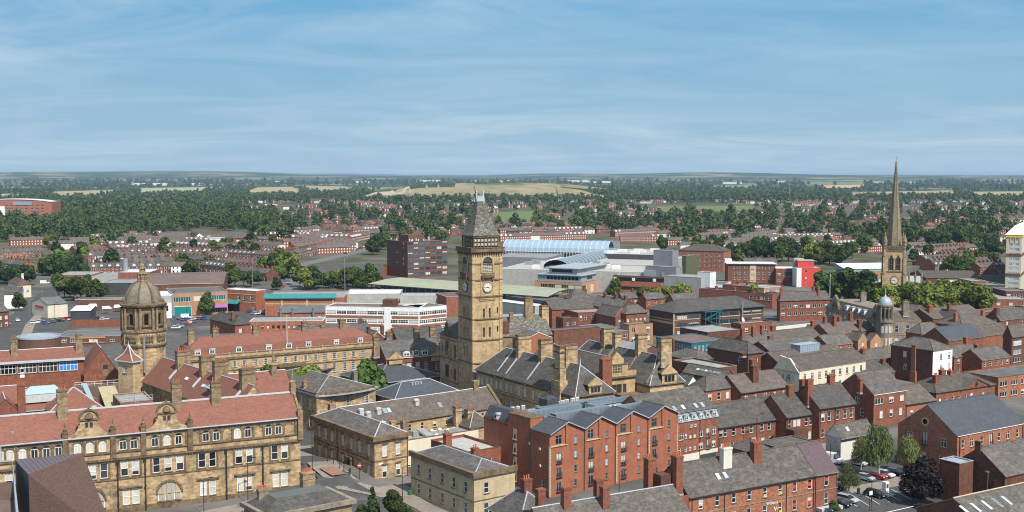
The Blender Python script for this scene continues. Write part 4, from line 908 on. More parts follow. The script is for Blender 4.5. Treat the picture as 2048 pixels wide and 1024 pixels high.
    m = MB(); s = 4.1/5.5
    m.slab([(r.w-.3, -.5, 6.9), (r.w+.5, -.5, 6.9), (r.w+.5, 5.5, 11.8), (r.w-.3, 5.5, 11.8)], .5); m.build('gable_coping', ['sandstone_trim'], r.root)
    # flat grey roof between
    fl=B('flat_roof_block','flat grey felt roof with small yellow domelights, raised duct and cream street wall','block',(815,881),6.4,R=957,L=789,rot=36,roof='f',wall='cream_render',rm='felt_grey',edge='felt_brown',par=.25)
    m=MB();m.box(fl.w*.18,fl.d*.55,6.2,fl.w*.30,fl.d*.92,7.3);m.slab([(fl.w*.30,fl.d*.2,6.5),(fl.w*.40,fl.d*.2,6.5),(fl.w*.34,fl.d*.6,7.7),(fl.w*.24,fl.d*.6,7.7)],.5);m.build('roof_duct',['felt_grey'],fl.root)
    for x, y in ((.1, .5), (.2, .9), (.38, .85), (.5, .9), (.62, .92), (.42, .12), (.66, .55)):
        m=MB();m.box(-.6,-.6,0,.6,.6,.25,0);m.lathe([(.5,.25),(.4,.5),(.1,.62)],0,0,8,1);m.build('domelight',['lime_patch','white_paint'],fl.root,(fl.w*x,fl.d*y,6.18))
    for px, tz in ((919, 11.2), (943, 10.6)):
        c=B('stack_house',('sandstone' if px < 930 else 'lower sandstone')+' chimney block on the edge of the grey flat roof','stack',(px-7,858),6,rot=36,R=px+8,d=2.2,roof='none',wall='sandstone');chimney(c,c.w/2,1.1,5.8,tz,1.7,1.4,'sandstone',2,band='sandstone_trim')
    B('slate_lean','small slate pitched roof squeezed between the flat roof and the brick apartments','roof range',(940,856),6.8,rot=36,R=985,d=10,rh=3.2,roof='h',wall='sandstone',rm='slate_brown',ridge='lead',edge='sandstone_trim',gut=False)
    # pale two storey terrace on the curve
    p=B('pale_stone_house','pale ashlar two storey house with parapet and narrow slate roof on the street bend','house',(948,951),8.8,R=1030,L=822,rot=37,roof='h',rh=1.7,wall='sandstone_pale',rm='slate',ridge='lead',edge='sandstone_trim',ov=-.35,gut=False,hipf=4,
          F=[(4.9,1.2,2.1,[.3],'sash',{'blind': 0}),(.8,1.2,2.2,[.3],'sash',{'blind': 0})],S=[(4.9,1.05,2.1,[.13,.31,.49,.69,.88],'sash',{'blind': 0}),(.8,1.05,2.1,[.13,.31,.49,.69,.88],'sash',{'blind': 0})],bands=[(3.6,.16)])
    m = MB(); w, d = p.w, p.d
    for q in ((-.4, -.4, w+.4, .25), (-.4, .25, .25, d+.4)): m.box(q[0], q[1], 8.2, q[2], q[3], 9.3)
    m.build('parapet', ['sandstone_trim'], p.root); chimney(p, w*.75, d*.45, 8, 11.2, 1.3, 1.0, 'brick_red', 2)
    chimney(p, w*.8, d*.92, 8, 12.2, 1.5, 1.2, 'brick_red', 3)
    B('brick_flat_wing','low brick wing with pale flat roof beside the brick apartments','block',(936,905),7.6,R=1003,L=862,rot=37,roof='f',wall='brick_red',rm='concrete',edge='brick_dark',par=.5,F=[(4,1.1,1.6,[.65],'sash')])
    j=B('lead_topped_house','low house with slate slopes around a lead flat and clay pots, bottom centre','house',(536,1033),8,rot=37,R=704,L=488,roof='m',inset=3.0,rh=1.9,wall='sandstone_sooty',rm='slate',ridge='lead',edge='felt_green' if 'felt_green' in M else 'lead',ov=.2,gut=False,S=[(3.6,1.0,2.0,3,'sash')],F=[(3.6,1.0,2.0,4,'sash')])
    m = MB(); w, d = j.w, j.d
    for q in ((-.6, -.6, w+.6, .3), (-.6, .3, .3, d+.6), (w-.3, .3, w+.6, d+.6), (.3, d-.3, w-.3, d+.6)): m.box(q[0], q[1], 7.5, q[2], q[3], 8.25)
    m.build('parapet', ['stone_grey'], j.root)
    chimney(j, w*.14, d*.72, 8, 10.9, 1.7, 1.0, 'stone_grey', 5); chimney(j, w*.72, d*.85, 8, 12.2, 2.4, 1.4, 'sandstone_sooty', 7)
court_house()
mat('louvre_pale', (.34, .30, .24), (.50, .45, .37), 2.5, .9, (.16, .13, .1), .8, .6, rand=.05)
# ------------------------------------------------------------------ town hall with its clock tower
def clock_face(parent, x, y, z, rz, r, hour, minute):
    m = MB(); n = 28
    m.lathe([(r*1.13, 0), (r*1.13, .12), (r*1.0, .12)], 0, 0, n, 0); m.build  # ring
    o = m.build('clock', ['sandstone_trim'], parent, (x, y, z)); o.rotation_euler = (R_(90), 0, rz)
    m = MB(); m.lathe([(r*.99, .08), (r*.98, .14)], 0, 0, n, 0)
    for k in range(12):
        a = math.pi/2-2*math.pi*k/12; ca, sa = math.cos(a), math.sin(a); wd = r*(.045 if k % 3 else .06)
        p = [(ca*r*.70-sa*wd, sa*r*.70+ca*wd), (ca*r*.70+sa*wd, sa*r*.70-ca*wd), (ca*r*.92+sa*wd, sa*r*.92-ca*wd), (ca*r*.92-sa*wd, sa*r*.92+ca*wd)]
        m.poly([(q[0], q[1], .155) for q in p], 1)
    m.build('dial', ['limewash', 'dark_metal'], o)
    for nm, a, ln, wd in (('hour_hand', hour/12, .55, .075), ('minute_hand', minute/60, .86, .05)):
        m = MB(); t = math.pi/2-2*math.pi*a; ca, sa = math.cos(t), math.sin(t); zz = .17 if nm[0] == 'h' else .185
        q = [(-.2, -wd), (-.2, wd), (ln*.7, wd), (ln, 0), (ln*.7, -wd)]
        m.poly([((ca*u-sa*v)*r, (sa*u+ca*v)*r, zz) for u, v in q][::-1]); m.build(nm, ['dark_metal'], o)
    return o
def town_hall():
    rot = 28; s = 315/FOC; Z = lambda y: H-(y-352)*s; ux, uy = U(rot)
    K = at(945.5, 681.7, Z(681.7)); w = along(K, ux, 1003.5, 20.8); d = along(K, uy, 917.5, 20.8); d = w*.97
    T = tag(empty('clock_tower', (K[0], K[1], 0), R_(rot)), 'tall square sandstone clock tower with slate spire roof and two white dials', 'clock tower')
    m = MB(); ow, oz0, oz1 = 3.0, Z(546), Z(525)
    c = w/2; hF = [(c-ow/2, oz0, c+ow/2, oz1)]; hS = [(d/2-ow/2, oz0, d/2+ow/2, oz1)]
    slits = []
    for y0, y1 in ((637, 618), (676.5, 656.5)): slits += [(c-1.35, Z(y0), c-.75, Z(y1)), (c+.45, Z(y0), c+1.05, Z(y1))]; 
    for y0, y1 in ((629, 617), (667.5, 655.5)): slits += [(w*.83, Z(y0), w*.83+.42, Z(y1))]
    zt = Z(501)
    wall_face(m, (0, 0), (1, 0), w, -1, zt, hF+slits, 0, .5); wall_face(m, (w, 0), (0, 1), d, -1, zt, []); wall_face(m, (w, d), (-1, 0), w, -1, zt, [])
    sl2=[(d/2-1.35,Z(y0),d/2-.75,Z(y1)) for y0,y1 in ((637,618),(676.5,656.5),(716,697))]+[(d/2+.45,Z(y0),d/2+1.05,Z(y1)) for y0,y1 in ((637,618),(676.5,656.5),(716,697))]
    wall_face(m, (0, d), (0, -1), d, -1, zt, [(d-h[2], h[1], d-h[0], h[3]) for h in hS]+sl2, 0, .5)
    m.build('wall', ['sandstone_clean'], T)
    def dark(name, face, u0, z0, u1, z1, mt='dark_cladding'):
        q = MB()
        if face == 'F': q.quad((u0, .46, z0), (u1, .46, z0), (u1, .46, z1), (u0, .46, z1))
        else: q.quad((.46, u1, z0), (.46, u0, z0), (.46, u0, z1), (.46, u1, z1))
        return q.build(name, [mt], T)
    for h in slits: dark('slit_window', 'F', *h)
    for h in sl2: dark('slit_window', 'S', d-h[2], h[1], d-h[0], h[3])
    m = MB()      # buttress strips and strings
    for x in (0, w):
        for y in (0, d): m.box(x-.75 if x else -.16, y-.75 if y else -.16, -1, x+.16 if x else .75, y+.16 if y else .75, zt-.6, 0)
    m.build('buttress', ['sandstone_clean'], T)
    m = MB()
    def ring(z0,z1,e): m.box(-e,-e,z0,w+e,0-.002,z1);m.box(-e,-.002,z0,-.002,d+e,z1);m.box(w+.002,-.002,z0,w+e,d+e,z1);m.box(-.002,d+.002,z0,w+.002,d+e,z1)
    for y, e in ((593.6, .3), (639, .28), (681.7, .28), (728, .3), (560, .26), (527.5, .24)): ring(Z(y)-.16, Z(y)+.16, e)
    m.build('string_course', ['sandstone_trim'], T)
    m = MB(); ring(Z(507), Z(504), .35); ring(Z(504), Z(501), .75); ring(Z(501), Z(496), .6); ring(Z(496), Z(494.5), .75)
    for i in range(13):
        t = i/12*(w-.3); m.box(t, -.55, Z(510), t+.3, -.17, Z(507)); m.box(-.55, t, Z(510), -.17, t+.3, Z(507))
    m.build('cornice', ['sandstone_trim'], T)
    for face in 'FS':         # belfry arch, louvre, balcony
        W = w if face == 'F' else d; L_ = W/2; rz = 0 if face == 'F' else R_(-90); px, py = (L_, 0) if face == 'F' else (0, L_)
        m = MB()
        r = ow/2
        pts = [(-r, oz0), (r, oz0), (r, oz1)]+[(r*math.cos(a), oz1+r*math.sin(a)) for a in (math.pi*k/10 for k in range(1, 10))]+[(-r, oz1)]
        m.poly([(x,-.02 if z > oz1 else .45,z) for x,z in [(-r,oz0),(r,oz0),(r,oz1),(-r,oz1)]][0:4] and [(x,.44,z) for x,z in [(-r,oz0),(r,oz0),(r,oz1),(-r,oz1)]],1)
        m.poly([(r*math.cos(a), -.025, oz1-.003+r*math.sin(a)) for a in (math.pi*k/10 for k in range(11))], 1)
        o = m.build('belfry_opening', ['sandstone_trim', 'dark_cladding'], T, (px, py, 0), rz)
        m = MB()
        for k in range(10):
            a, b_ = math.pi*k/10, math.pi*(k+1)/10
            m.extrude_y([((r+.5)*math.cos(a),oz1+(r+.5)*math.sin(a)),((r+.5)*math.cos(b_),oz1+(r+.5)*math.sin(b_)),(r*math.cos(b_),oz1+r*math.sin(b_)),(r*math.cos(a),oz1+r*math.sin(a))],-.3,-.01)
        m.box(-r-.5, -.3, oz0, -r, -.01, oz1); m.box(r, -.3, oz0, r+.5, -.01, oz1); m.build('arch_moulding', ['sandstone_clean'], o)
        m = MB()
        for k in range(6):
            z = oz0+.1+k*(oz1-oz0)*.14; m.slab([(-r, -.05, z), (r, -.05, z), (r, .4, z+.3), (-r, .4, z+.3)], .08)
        for x in (-r*.6, -r*.2, r*.2, r*.6): m.box(x-.06, -.08, oz0, x+.06, -.03, oz0+(oz1-oz0)*.88)
        m.build('louvre', ['louvre_pale'], o)
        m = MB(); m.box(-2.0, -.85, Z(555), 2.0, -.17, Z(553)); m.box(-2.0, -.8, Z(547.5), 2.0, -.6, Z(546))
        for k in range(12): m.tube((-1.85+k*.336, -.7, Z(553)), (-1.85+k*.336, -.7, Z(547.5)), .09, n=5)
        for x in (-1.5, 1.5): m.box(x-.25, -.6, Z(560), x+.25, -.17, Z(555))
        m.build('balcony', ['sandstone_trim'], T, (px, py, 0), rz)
        m=MB();m.box(-2.1,-.14,Z(592),-1.75,-.005,Z(562));m.box(1.75,-.14,Z(592),2.1,-.005,Z(562));m.box(-2.4,-.2,Z(602),2.4,-.006,Z(600));m.box(-2.6,-.3,Z(599),2.6,-.007,Z(597.5));m.build('clock_surround',['sandstone_clean'],T,(px,py,0),rz)
        clock_face(T, px-(.16 if face == 'S' else 0), py-(.16 if face == 'F' else 0), Z(575.3), rz, 1.3, 3.73, 44)
        for dz0, dz1 in ((Z(638), Z(608)), (Z(680), Z(646))):
            m = MB()
            for x in (-1.9, -.3, 1.5): m.box(x, -.12, dz0, x+.25, -.008, dz1)
            m.build('mullion', ['sandstone_clean'], T, (px, py, 0), rz)
    # louvred timber stage
    e = .75; z0, z1 = Z(494.5), Z(471.5)
    m = MB(); m.box(e+.6, e+.6, z0, w-e-.6, d-e-.6, z1, 0); m.build('belfry_core', ['dark_cladding'], T)
    m = MB()
    for i in range(8):
        t = e+(w-2*e)*i/7; m.box(t-.13, e-.1, z0, t+.13, e+.16, z1, 0); m.box(t-.13, d-e-.16, z0, t+.13, d-e+.1, z1, 0)
    for i in range(8):
        t = e+(d-2*e)*i/7; m.box(e-.1, t-.13, z0, e+.16, t+.13, z1, 0); m.box(w-e-.16, t-.13, z0, w-e+.1, t+.13, z1, 0)
    for za in (z0+.35, z0+1.5): m.box(e+.1, e+.12, za, w-e-.1, e+.4, za+.75, 1); m.box(e+.12, e+.4, za, e+.4, d-e-.1, za+.75, 1)
    m.box(e-.2, e-.2, z1-.5, w-e+.2, e+.25, z1, 0); m.box(e-.2, e+.25, z1-.5, e+.25, d-e+.2, z1, 0); m.box(w-e-.25, e+.25, z1-.5, w-e+.2, d-e+.2, z1, 0)
    m.build('louvre_stage', ['sandstone_trim', 'louvre_pale'], T)
    # roof: steep, slightly bell-cast
    def ringp(k, z, rw, rd): return [(w/2-rw, d/2-rd, z), (w/2+rw, d/2-rd, z), (w/2+rw, d/2+rd, z), (w/2-rw, d/2+rd, z)]
    zz=[Z(471.5),Z(465),Z(450),Z(435),Z(420),Z(403)];ww=[w/2-.25,w/2-.75,w/2-1.55,w/2-2.2,w/2-2.75,1.15];rings=[ringp(i,z,a,max(a-.25,.45)) for i,(z,a) in enumerate(zip(zz,ww))]
    m = MB()
    for a, b_ in zip(rings, rings[1:]):
        for k in range(4): m.quad(a[k], a[(k+1) % 4], b_[(k+1) % 4], b_[k], 0)
    m.poly(rings[0][::-1], 0); m.build('spire_roof', ['slate_lichen'], T)
    m = MB(); m.add(ringp(0, Z(404), 1.3, .65)+ringp(0, Z(391.5), .95, .42), [(0, 1, 5, 4), (1, 2, 6, 5), (2, 3, 7, 6), (3, 0, 4, 7), (4, 5, 6, 7)])
    m.build('lead_cap', ['lead'], T)
    for x in (-1, 1):
        m=MB();m.lathe([(.22,Z(399)),(.2,Z(390)),(.28,Z(389.5)),(.2,Z(388)),(.12,Z(384.5)),(.22,Z(384)),(.05,Z(381))],w/2+x*1.05,d/2,8);m.build('finial',['lead_white'],T)
    # ---------------- body
    rot = 33; ux, uy = U(rot); E = at(953, 739, 13.1); n = 46
    K2 = (E[0]-uy[0]*n, E[1]-uy[1]*n); sp = [.04, .10, .19, .25, .34, .40, .48, .54, .62, .67, .73, .78, .84, .885, .935, .97]
    b=B('town_hall_wing','sandstone town hall wing with sash windows under a steep slate roof split by parapets','civic building',None,13.1,rot=rot,w=11.4,d=n,roof='h',hipf=6.5,rh=6.3,wall='sandstone_clean',rm='slate',ridge='lead_white',edge='sandstone_trim',at_xy=K2,ov=.5,gut=False,
          S=[(9.3, 1.0, 2.2, sp, 'sash', {'blind': 2}), (4.6, 1.0, 2.6, sp, 'sash')], bands=[(8.3, .2), (12.3, .3)])
    def gable_wall(b, y, t=.5, up=.35, rm='lead_white'):
        q = MB(); w_, z_, h_ = b.w, b.z, b.rh
        for sx in (0, 1):
            f = (lambda x: x) if sx == 0 else (lambda x: w_-x)
            a = [(f(-.4), y-t/2, z_+up-.3), (f(w_/2), y-t/2, z_+h_+up), (f(w_/2), y+t/2, z_+h_+up), (f(-.4), y+t/2, z_+up-.3)]
            q.slab(a if sx == 0 else a[::-1], .6, 0, 0)
        return q.build('parapet', [rm], b.root)
    for px, tw in ((1021, 4.1), (1064, 3.6), (1113, 3.6)):
        y = sy_of(b, px-12, 19.4); gable_wall(b, y); chimney(b, b.w/2+.3, y, 17.5, 19.4+4.6, tw, 1.4, 'sandstone', 0, band='sandstone_trim')
    gable_wall(b, sy_of(b, 992, 19))
    y=sy_of(b,1117,13.5);m=MB();m.box(-.9,y-1.8,9,1.5,y+1.8,16.0,0);m.box(-.6,y-1.5,16,1.2,y+1.5,19,0);m.box(-.4,y-1.1,19,1.0,y+1.1,24.2,0);m.box(-.7,y-1.4,18.8,1.3,y+1.4,19.15,1);m.box(-.65,y-1.35,22.9,1.25,y+1.35,23.2,1);m.box(-.65,y-1.35,24.2,1.25,y+1.35,24.6,1)
    m.build('wall_stack', ['sandstone', 'sandstone_trim'], b.root)
    # hipped end with a stone dormer gable
    def stone_gable(b, x, y, z, w_, h_, rz, n=2, win=True):
        m=MB();m.extrude_y([(-w_/2,0),(w_/2,0),(w_/2,h_),(w_/2+.25,h_),(w_/2+.25,h_+.25),(0,h_+w_*.5),(-w_/2-.25,h_+.25),(-w_/2-.25,h_),(-w_/2,h_)],0,.6,0,1)
        m.box(-w_/2-.3, -.22, h_-.25, w_/2+.3, -.003, h_, 1)
        o = m.build('stone_gable', ['sandstone_clean', 'sandstone_trim'], b.root, (x, y, z), rz)
        if win:
            q = MB(); k = n
            for i in range(k): q.box(-w_*.36+i*w_*.72/k+.08, -.03, .5, -w_*.36+(i+1)*w_*.72/k-.08, -.004, h_-.5)
            q.build('window', ['glass'], o)
        r = MB(); L2 = w_*.9
        r.slab([(-w_/2-.2,.6,h_+.15),(0,.6,h_+w_*.47),(0,L2+2,h_+w_*.47),(-w_/2-.2,L2,h_+.15)][::-1],.12);r.slab([(w_/2+.2,.6,h_+.15),(0,.6,h_+w_*.47),(0,L2+2,h_+w_*.47),(w_/2+.2,L2,h_+.15)],.12);r.build('gable_roof',['slate_mossy'],o)
    c=B('town_hall_gable','stone hall block with stepped gable and twin lattice windows on the town hall','civic building',(1193,757),15,R=1271,rot=30,d=34,roof='gy',rh=4.6,wall='sandstone_clean',rm='slate_brown',ridge='lead_white',edge='sandstone_trim',gut=False,
          F=[(10.6,1.1,2.3,[.30,.72],'plain',{'fm': 'sandstone_trim','blind': 0}),(10.6,1.7,2.3,[.45,.575],'plain',{'fm': 'sandstone_trim','blind': 0})],bands=[(10.0,.25),(13.9,.3)])
    stone_gable(b, b.w*.5, -.35, 13.1, 4.0, 2.2, 0, 3); m = MB(); m.tube((b.w/2, 6, 19.3), (b.w/2, 6, 21.4), .2, .03); m.build('finial', ['lead_white'], b.root)
    w_ = c.w; m = MB(); st = [(0, 15), (0, 16.3), (.22, 16.3), (.22, 18.2), (.33, 18.2), (.33, 19.7), (.36, 19.7), (.5, 21.4)]
    out = [(w_*a, z) for a, z in st]+[(w_*(1-a), z) for a, z in st[:-1][::-1]]
    m.extrude_y(out, -.35, .4, 0, 1); m.box(-.3, -.6, 14.6, w_+.3, -.36, 15.0, 1); m.box(w_*.2, -.5, 18.0, w_*.8, -.36, 18.25, 1)
    g = m.build('stepped_gable', ['sandstone_clean', 'sandstone_trim'], c.root)
    m = MB()
    for x0 in (.40, .52):
        for i in range(3):
            for j in range(3): m.box(w_*x0+i*.45, -.4, 16.0+j*.68, w_*x0+i*.45+.32, -.352, 16.5+j*.68)
    m.build('lattice_window', ['dark_cladding'], g)
    e=B('town_hall_range','far town hall range with steep slate hip, lead finial and tall sandstone stacks','civic building',(1300,771),13,R=1367,rot=30,d=40,roof='h',rh=6.8,wall='sandstone_clean',rm='slate',ridge='lead_white',edge='sandstone_trim',ov=.4,gut=False,hipf=4.5,
          F=[(9.1,1.0,2.0,[.13,.22],'sash'),(9.1,1.0,2.0,[.5,.58,.66],'sash'),(9.1,1.0,2.0,[.83,.92],'sash'),(4,1,2.2,6,'sash')],bands=[(8.2,.2),(12.3,.3)])
    stone_gable(e, e.w*.55, -.35, 13, 4.6, 2.6, 0, 3)
    m=MB();m.box(-6.5,-1,-1,-.1,5.5,10.2,0);m.box(-6.8,-1.3,10.2,-.05,5.6,10.6,1);m.build('low_bay',['sandstone_clean','sandstone_trim'],e.root)
    m=MB();m.tube((e.w/2,4.2,19.8),(e.w/2,4.2,21.8),.2,.03);m.lathe([(.5,19.6),(.2,20.2)],e.w/2,4.2,8);m.build('finial',['lead_white'],e.root)
    for px, tw, tz, cmt in ((1268, 3.4, 6.0, 'sandstone'), (1221, 3.0, 5.6, 'sandstone'), (1173, 2.0, 4.6, 'sandstone'), (1154, 3.2, 5.4, 'sandstone')):
        y = sy_of(e, px+26, 19.5)
        chimney(e, e.w/2+.3, y, 17, 19.8+tz-1, tw, 1.5, cmt, 0, band='sandstone_trim')
        m = MB(); m.slab([(-.3, y-.3, 13.6), (e.w/2, y-.3, 20.2), (e.w/2, y+.3, 20.2), (-.3, y+.3, 13.6)], .5); m.build('parapet', ['stone_grey'], e.root)
    chimney(b, b.w+1.5, sy_of(b, 1137, 18)+2, 12, 20.5, 3.0, 1.4, 'brick_red', 6)
    # bayed front left of the tower
    f=B('town_hall_bay','ornate bayed town hall front with mullioned windows left of the clock tower','civic building',(916,676),20,rot=28,w=12,L=880,roof='gy',rh=3,wall='sandstone',rm='slate',ridge='lead',edge='sandstone_trim',gut=False,
          S=[(14.2,2.6,4.2,[.62],'cross',{'fm': 'sandstone_clean','blind': 0}),(14.2,1.3,3.6,[.18],'cross',{'fm': 'sandstone_clean','blind': 0}),(7.6,2.6,3.8,[.62],'cross',{'fm': 'sandstone_clean','blind': 0}),(7.6,1.3,3.4,[.18],'cross',{'fm': 'sandstone_clean','blind': 0}),(2,1.3,3,[.18,.6],'cross',{'fm': 'sandstone_clean'})],bands=[(13.0,.35),(6.6,.3),(18.6,.3)])
    m=MB();y=f.d*.62;m.add([(-.4,y-1.8,20),(-.4,y+1.8,20),(-.4,y+1.2,21.5),(-.4,y,23.6),(-.4,y-1.2,21.5),(.3,y-1.8,20),(.3,y+1.8,20),(.3,y+1.2,21.5),(.3,y,23.6),(.3,y-1.2,21.5)],[(0,4,3,2,1),(0,5,9,4),(4,9,8,3),(3,8,7,2),(2,7,6,1)]);m.tube((0,y,23.4),(0,y,25.2),.2,.04)
    m.build('gablet', ['sandstone_trim'], f.root)
    # rear roofs
    r=B('town_hall_back_range','broad lichen spotted slate roof behind the clock tower with two tall stacks','civic building',(990,673),15,rot=20,R=1104,d=15,roof='gx',rh=5.6,wall='sandstone_sooty',rm='slate_lichen',ridge='lead',edge='sandstone_trim',gut=False)
    fxx = lambda px: fx_of(r, px, 20)
    for px,tw,tz in ((1071,2.6,26.5),(1104,2.4,23.5)): chimney(r,fxx(px),6.5,15,tz,tw,1.7,'sandstone_sooty' if px < 1080 else 'sandstone_clean',0,band='sandstone_trim')
    chimney(r, fxx(1033), 5.0, 18, 21.8, 1.2, 1, 'sandstone_sooty', 0); chimney(r, fxx(1012), 1.5, 12, 19.5, 2.6, 1.6, 'brick_dark', 2)
    m = MB(); m.box(0, 7.1, 20.3, fxx(1070), 8.0, 20.9); m.build('ridge_flat', ['lead'], r.root)
    q=B('brick_gable_annexe','small red brick gable with white verge tucked among the town hall roofs','annexe',(1051,678),16,R=1103,rot=30,d=8,roof='gy',rh=1.8,wall='brick_orange',rm='slate',ridge='lead',edge='white_paint',gut=False,F=[(10,1.0,2.4,[.82],'sash')])
    # law courts beside it
    l=B('law_courts','brick and stone offices with three white dormers in a slate roof beside the town hall','civic building',(772,716),12.3,R=886,rot=27,d=12,roof='gx',rh=4.2,wall='brick_red',rm='slate',ridge='slate_brown',edge='white_paint',gut=False,
          F=[(7.6, 1.3, 2.8, [.40, .55, .70, .9], 'geo', {'stone': 'hood'}), (2.5, 1.3, 2.8, [.1, .25, .4, .55, .70, .9], 'geo')], bands=[(6.6, .3)])
    for px in (813, 831.5, 849.5): dormer(l, fx_of(l, px, 13), -.1, 12.35, 2.0, 1.6, 2.6, 0, 'slate', 'case', 'white_paint', .3)
    for px in (790, 874): stone_gable(l, fx_of(l, px, 12), -.6, 10.3, 4.2, 1.6, 0, 1, False)
    for px,yy,tz in ((759,3,18.5),(796,7.5,19),(852,7.5,19.6),(884,7.5,19.8)): chimney(l,fx_of(l,px,18),yy,12,tz,1.8,1.2,'sandstone_sooty',4,band='sandstone_trim')
    B('slate_back_roof','plain dark slate roof behind the dormered brick offices','roof range',(800,690),13,rot=27,R=898,d=14,rh=4.5,roof='gx',wall='brick_dark',rm='slate',gut=False)
    B('narrow_gable_house','narrow brick gabled house with slate roof beyond the long mansard roof','house',(738,680),13,rot=30,R=772,d=9,rh=2.6,roof='gy',wall='brick_dark',rm='slate',edge='white_paint',gut=False,F=[(10,1.2,1.6,[.5],'sash')],ch=[(.1,.2,.9,.9,4),(.9,.2,.9,.9,4.2)])
town_hall()
def duct(b, x0, y0, x1, y1, z0, z1, w, name='roof_duct', mt='duct'):
    """square duct with flanges between two points of a roof"""
    m = MB(); a = Vector((x0, y0, 0)); c = Vector((x1, y1, 0)); t = (c-a).normalized(); n = Vector((-t.y, t.x, 0))*w/2; L_ = (c-a).length
    def ringbox(s0, s1, e):
        p, q = a+t*s0, a+t*s1; nn = n*(1+e)
        m.prism([(v.x, v.y) for v in (p-nn, q-nn, q+nn, p+nn)], z0-e*.1, z1+e*.1, 0, bottom=True)
    ringbox(0, L_, 0); k = max(1, int(L_/1.3))
    for i in range(k+1): s = L_*i/k; ringbox(max(0, s-.05), min(L_, s+.05), .09)
    return m.build(name, [mt], b.root)
def apartments():
    b=B('brick_apartments','five storey orange brick apartment block with four front gables and roof ducts','apartment block',(1099,868),13.4,R=1356,L=968,rot=37,roof='none',wall='brick_orange')
    # rebuilt walls with windows
    w, d, z = b.w, b.d, b.z
    bpy.data.objects.remove([o for o in b.root.children if o.name.startswith('wall')][0])
    fx = lambda px, zz=8: fx_of(b, px, zz); sy = lambda px, zz=8: sy_of(b, px, zz)
    G = [0, fx(1169, 13), fx(1231, 13), fx(1296, 13), w]
    FX = [fx(1118), fx(1182), fx(1247), fx(1309)]; SX = [fx(1151.5), fx(1213.7), fx(1278), fx(1338)]
    holes = []
    for i in range(4):
        for k in range(3):
            z0 = .9+k*3.0; ww, hh = 1.35, 2.15; holes.append((FX[i]-ww/2, z0, FX[i]+ww/2, z0+hh))
            window(b.root, FX[i], .0, z0, 0, 'french', ww, hh, rng.choice((0, 0, 3)), 'grey_cladding', None)
        for k in range(4):
            z0 = 1.5+k*3.0; ww, hh = .8, 1.45
            if z0+hh < z: holes.append((SX[i]-ww/2, z0, SX[i]+ww/2, z0+hh))
            window(b.root,SX[i],.0 if z0+hh < z else -.12,z0,0,'sash',ww,hh,0,'grey_cladding',True,glassmat=rng.choice(('glass','glass_pale','glass_pale')))
        z0 = 10.9; x = FX[i]-.1; holes.append((x-.85, z0, x+.85, z0+1.9)); window(b.root, x, .04, z0, 0, 'case', 1.7, 1.9, 0, 'grey_cladding', None)
    m=MB();wall_face(m,(0,0),(1,0),w,-1.5,z,holes,0,.25);wall_face(m,(w,0),(0,1),d,-1.5,z,[]);wall_face(m,(w,d),(-1,0),w,-1.5,z,[])
    ys = sorted([sy(1030)]); sh = []
    for k in range(4): z0=1.2+k*3.0;sh.append((d-ys[0]-.5,z0,d-ys[0]+.5,z0+2.3));window(b.root,.02,ys[0],z0,R_(-90),'sash',1.0,2.3,1,'sandstone_pale','sandstone_pale')
    y = sy(1086, 3); sh.append((d-y-.45, 1.6, d-y+.45, 3.4)); window(b.root, .02, y, 1.6, R_(-90), 'sash', .9, 1.8, 0, 'white_paint', 'sandstone_pale')
    wall_face(m, (0, d), (0, -1), d, -1.5, z, sh, 0, .2)
    gd = sy(1061, 13); ph = 2.05
    for i in range(4):
        a, c = G[i], G[i+1]; m.poly([(a, 0, z), (c, 0, z), ((a+c)/2, 0, z+ph-.05)]); m.poly([(a, gd, z), (c, gd, z), ((a+c)/2, gd, z+ph-.05)])
    m.build('wall', ['brick_orange'], b.root)
    for i in range(4):
        a, c = G[i], G[i+1]; h = (a+c)/2; m = MB()
        m.slab([(a-.1,gd,z-.06),(a-.1,-.45,z-.06),(h,-.45,z+ph),(h,gd,z+ph)],.14,0);m.slab([(c+.02,-.45,z-.06),(c+.02,gd,z-.06),(h,gd,z+ph),(h,-.45,z+ph)],.14,0)
        m.tube((h, -.45, z+ph+.02), (h, gd, z+ph+.02), .1, n=5, m=1); m.build('gable_roof', ['slate_new', 'tile_brown'], b.root)
        m=MB();m.slab([(a-.1,-.52,z-.04),(a-.1,-.455,z-.04),(h,-.455,z+ph+.02),(h,-.52,z+ph+.02)][::-1],.24);m.slab([(c+.02,-.52,z-.04),(c+.02,-.455,z-.04),(h,-.455,z+ph+.02),(h,-.52,z+ph+.02)],.24);m.build('bargeboard',['lead'],b.root)
        m = MB(); m.box(a+.25, -.22, 10.55, a+(c-a)*.5, -.01, 10.8); m.build('stone_ledge', ['sandstone_pale'], b.root)
        m = MB(); m.box(a+(c-a)*.44, -.3, 10.85, a+(c-a)*.5, -.012, z+1.5); m.build('gable_pier', ['brick_orange'], b.root)
        if i: m = MB(); m.tube((a-.1, -.14, -1), (a-.1, -.14, z), .07); m.build('drainpipe', ['dark_metal'], b.root)
    for x in (.0, G[2]+.25, G[3]+.25, w-.28):
        m = MB()
        for k in range(33): q = .42 if k % 2 else .27; m.box(x-.012, -.045, .3+k*.315, x+q, -.006, .3+k*.315+.29)
        m.build('quoins', ['sandstone_pale'], b.root)
    m = MB(); 
    for k in range(33): q = .42 if k % 2 == 0 else .27; m.box(-.045, -.045, .3+k*.315, -.006, q, .3+k*.315+.29)
    m.build('quoins', ['sandstone_pale'], b.root)
    m = MB(); m.box(.35, gd+.02, z-.5, w-.1, d-.35, z-.1); m.build('flat_roof', ['lead'], b.root)
    t0, t1 = sy(1061, 14), sy(1017, 14)
    m = MB(); m.box(-.03, t0, -1, 3.4, t1, z+2.0, 0); m.box(-.12, t0-.08, z+2.0, 3.5, t1+.08, z+2.2, 1)
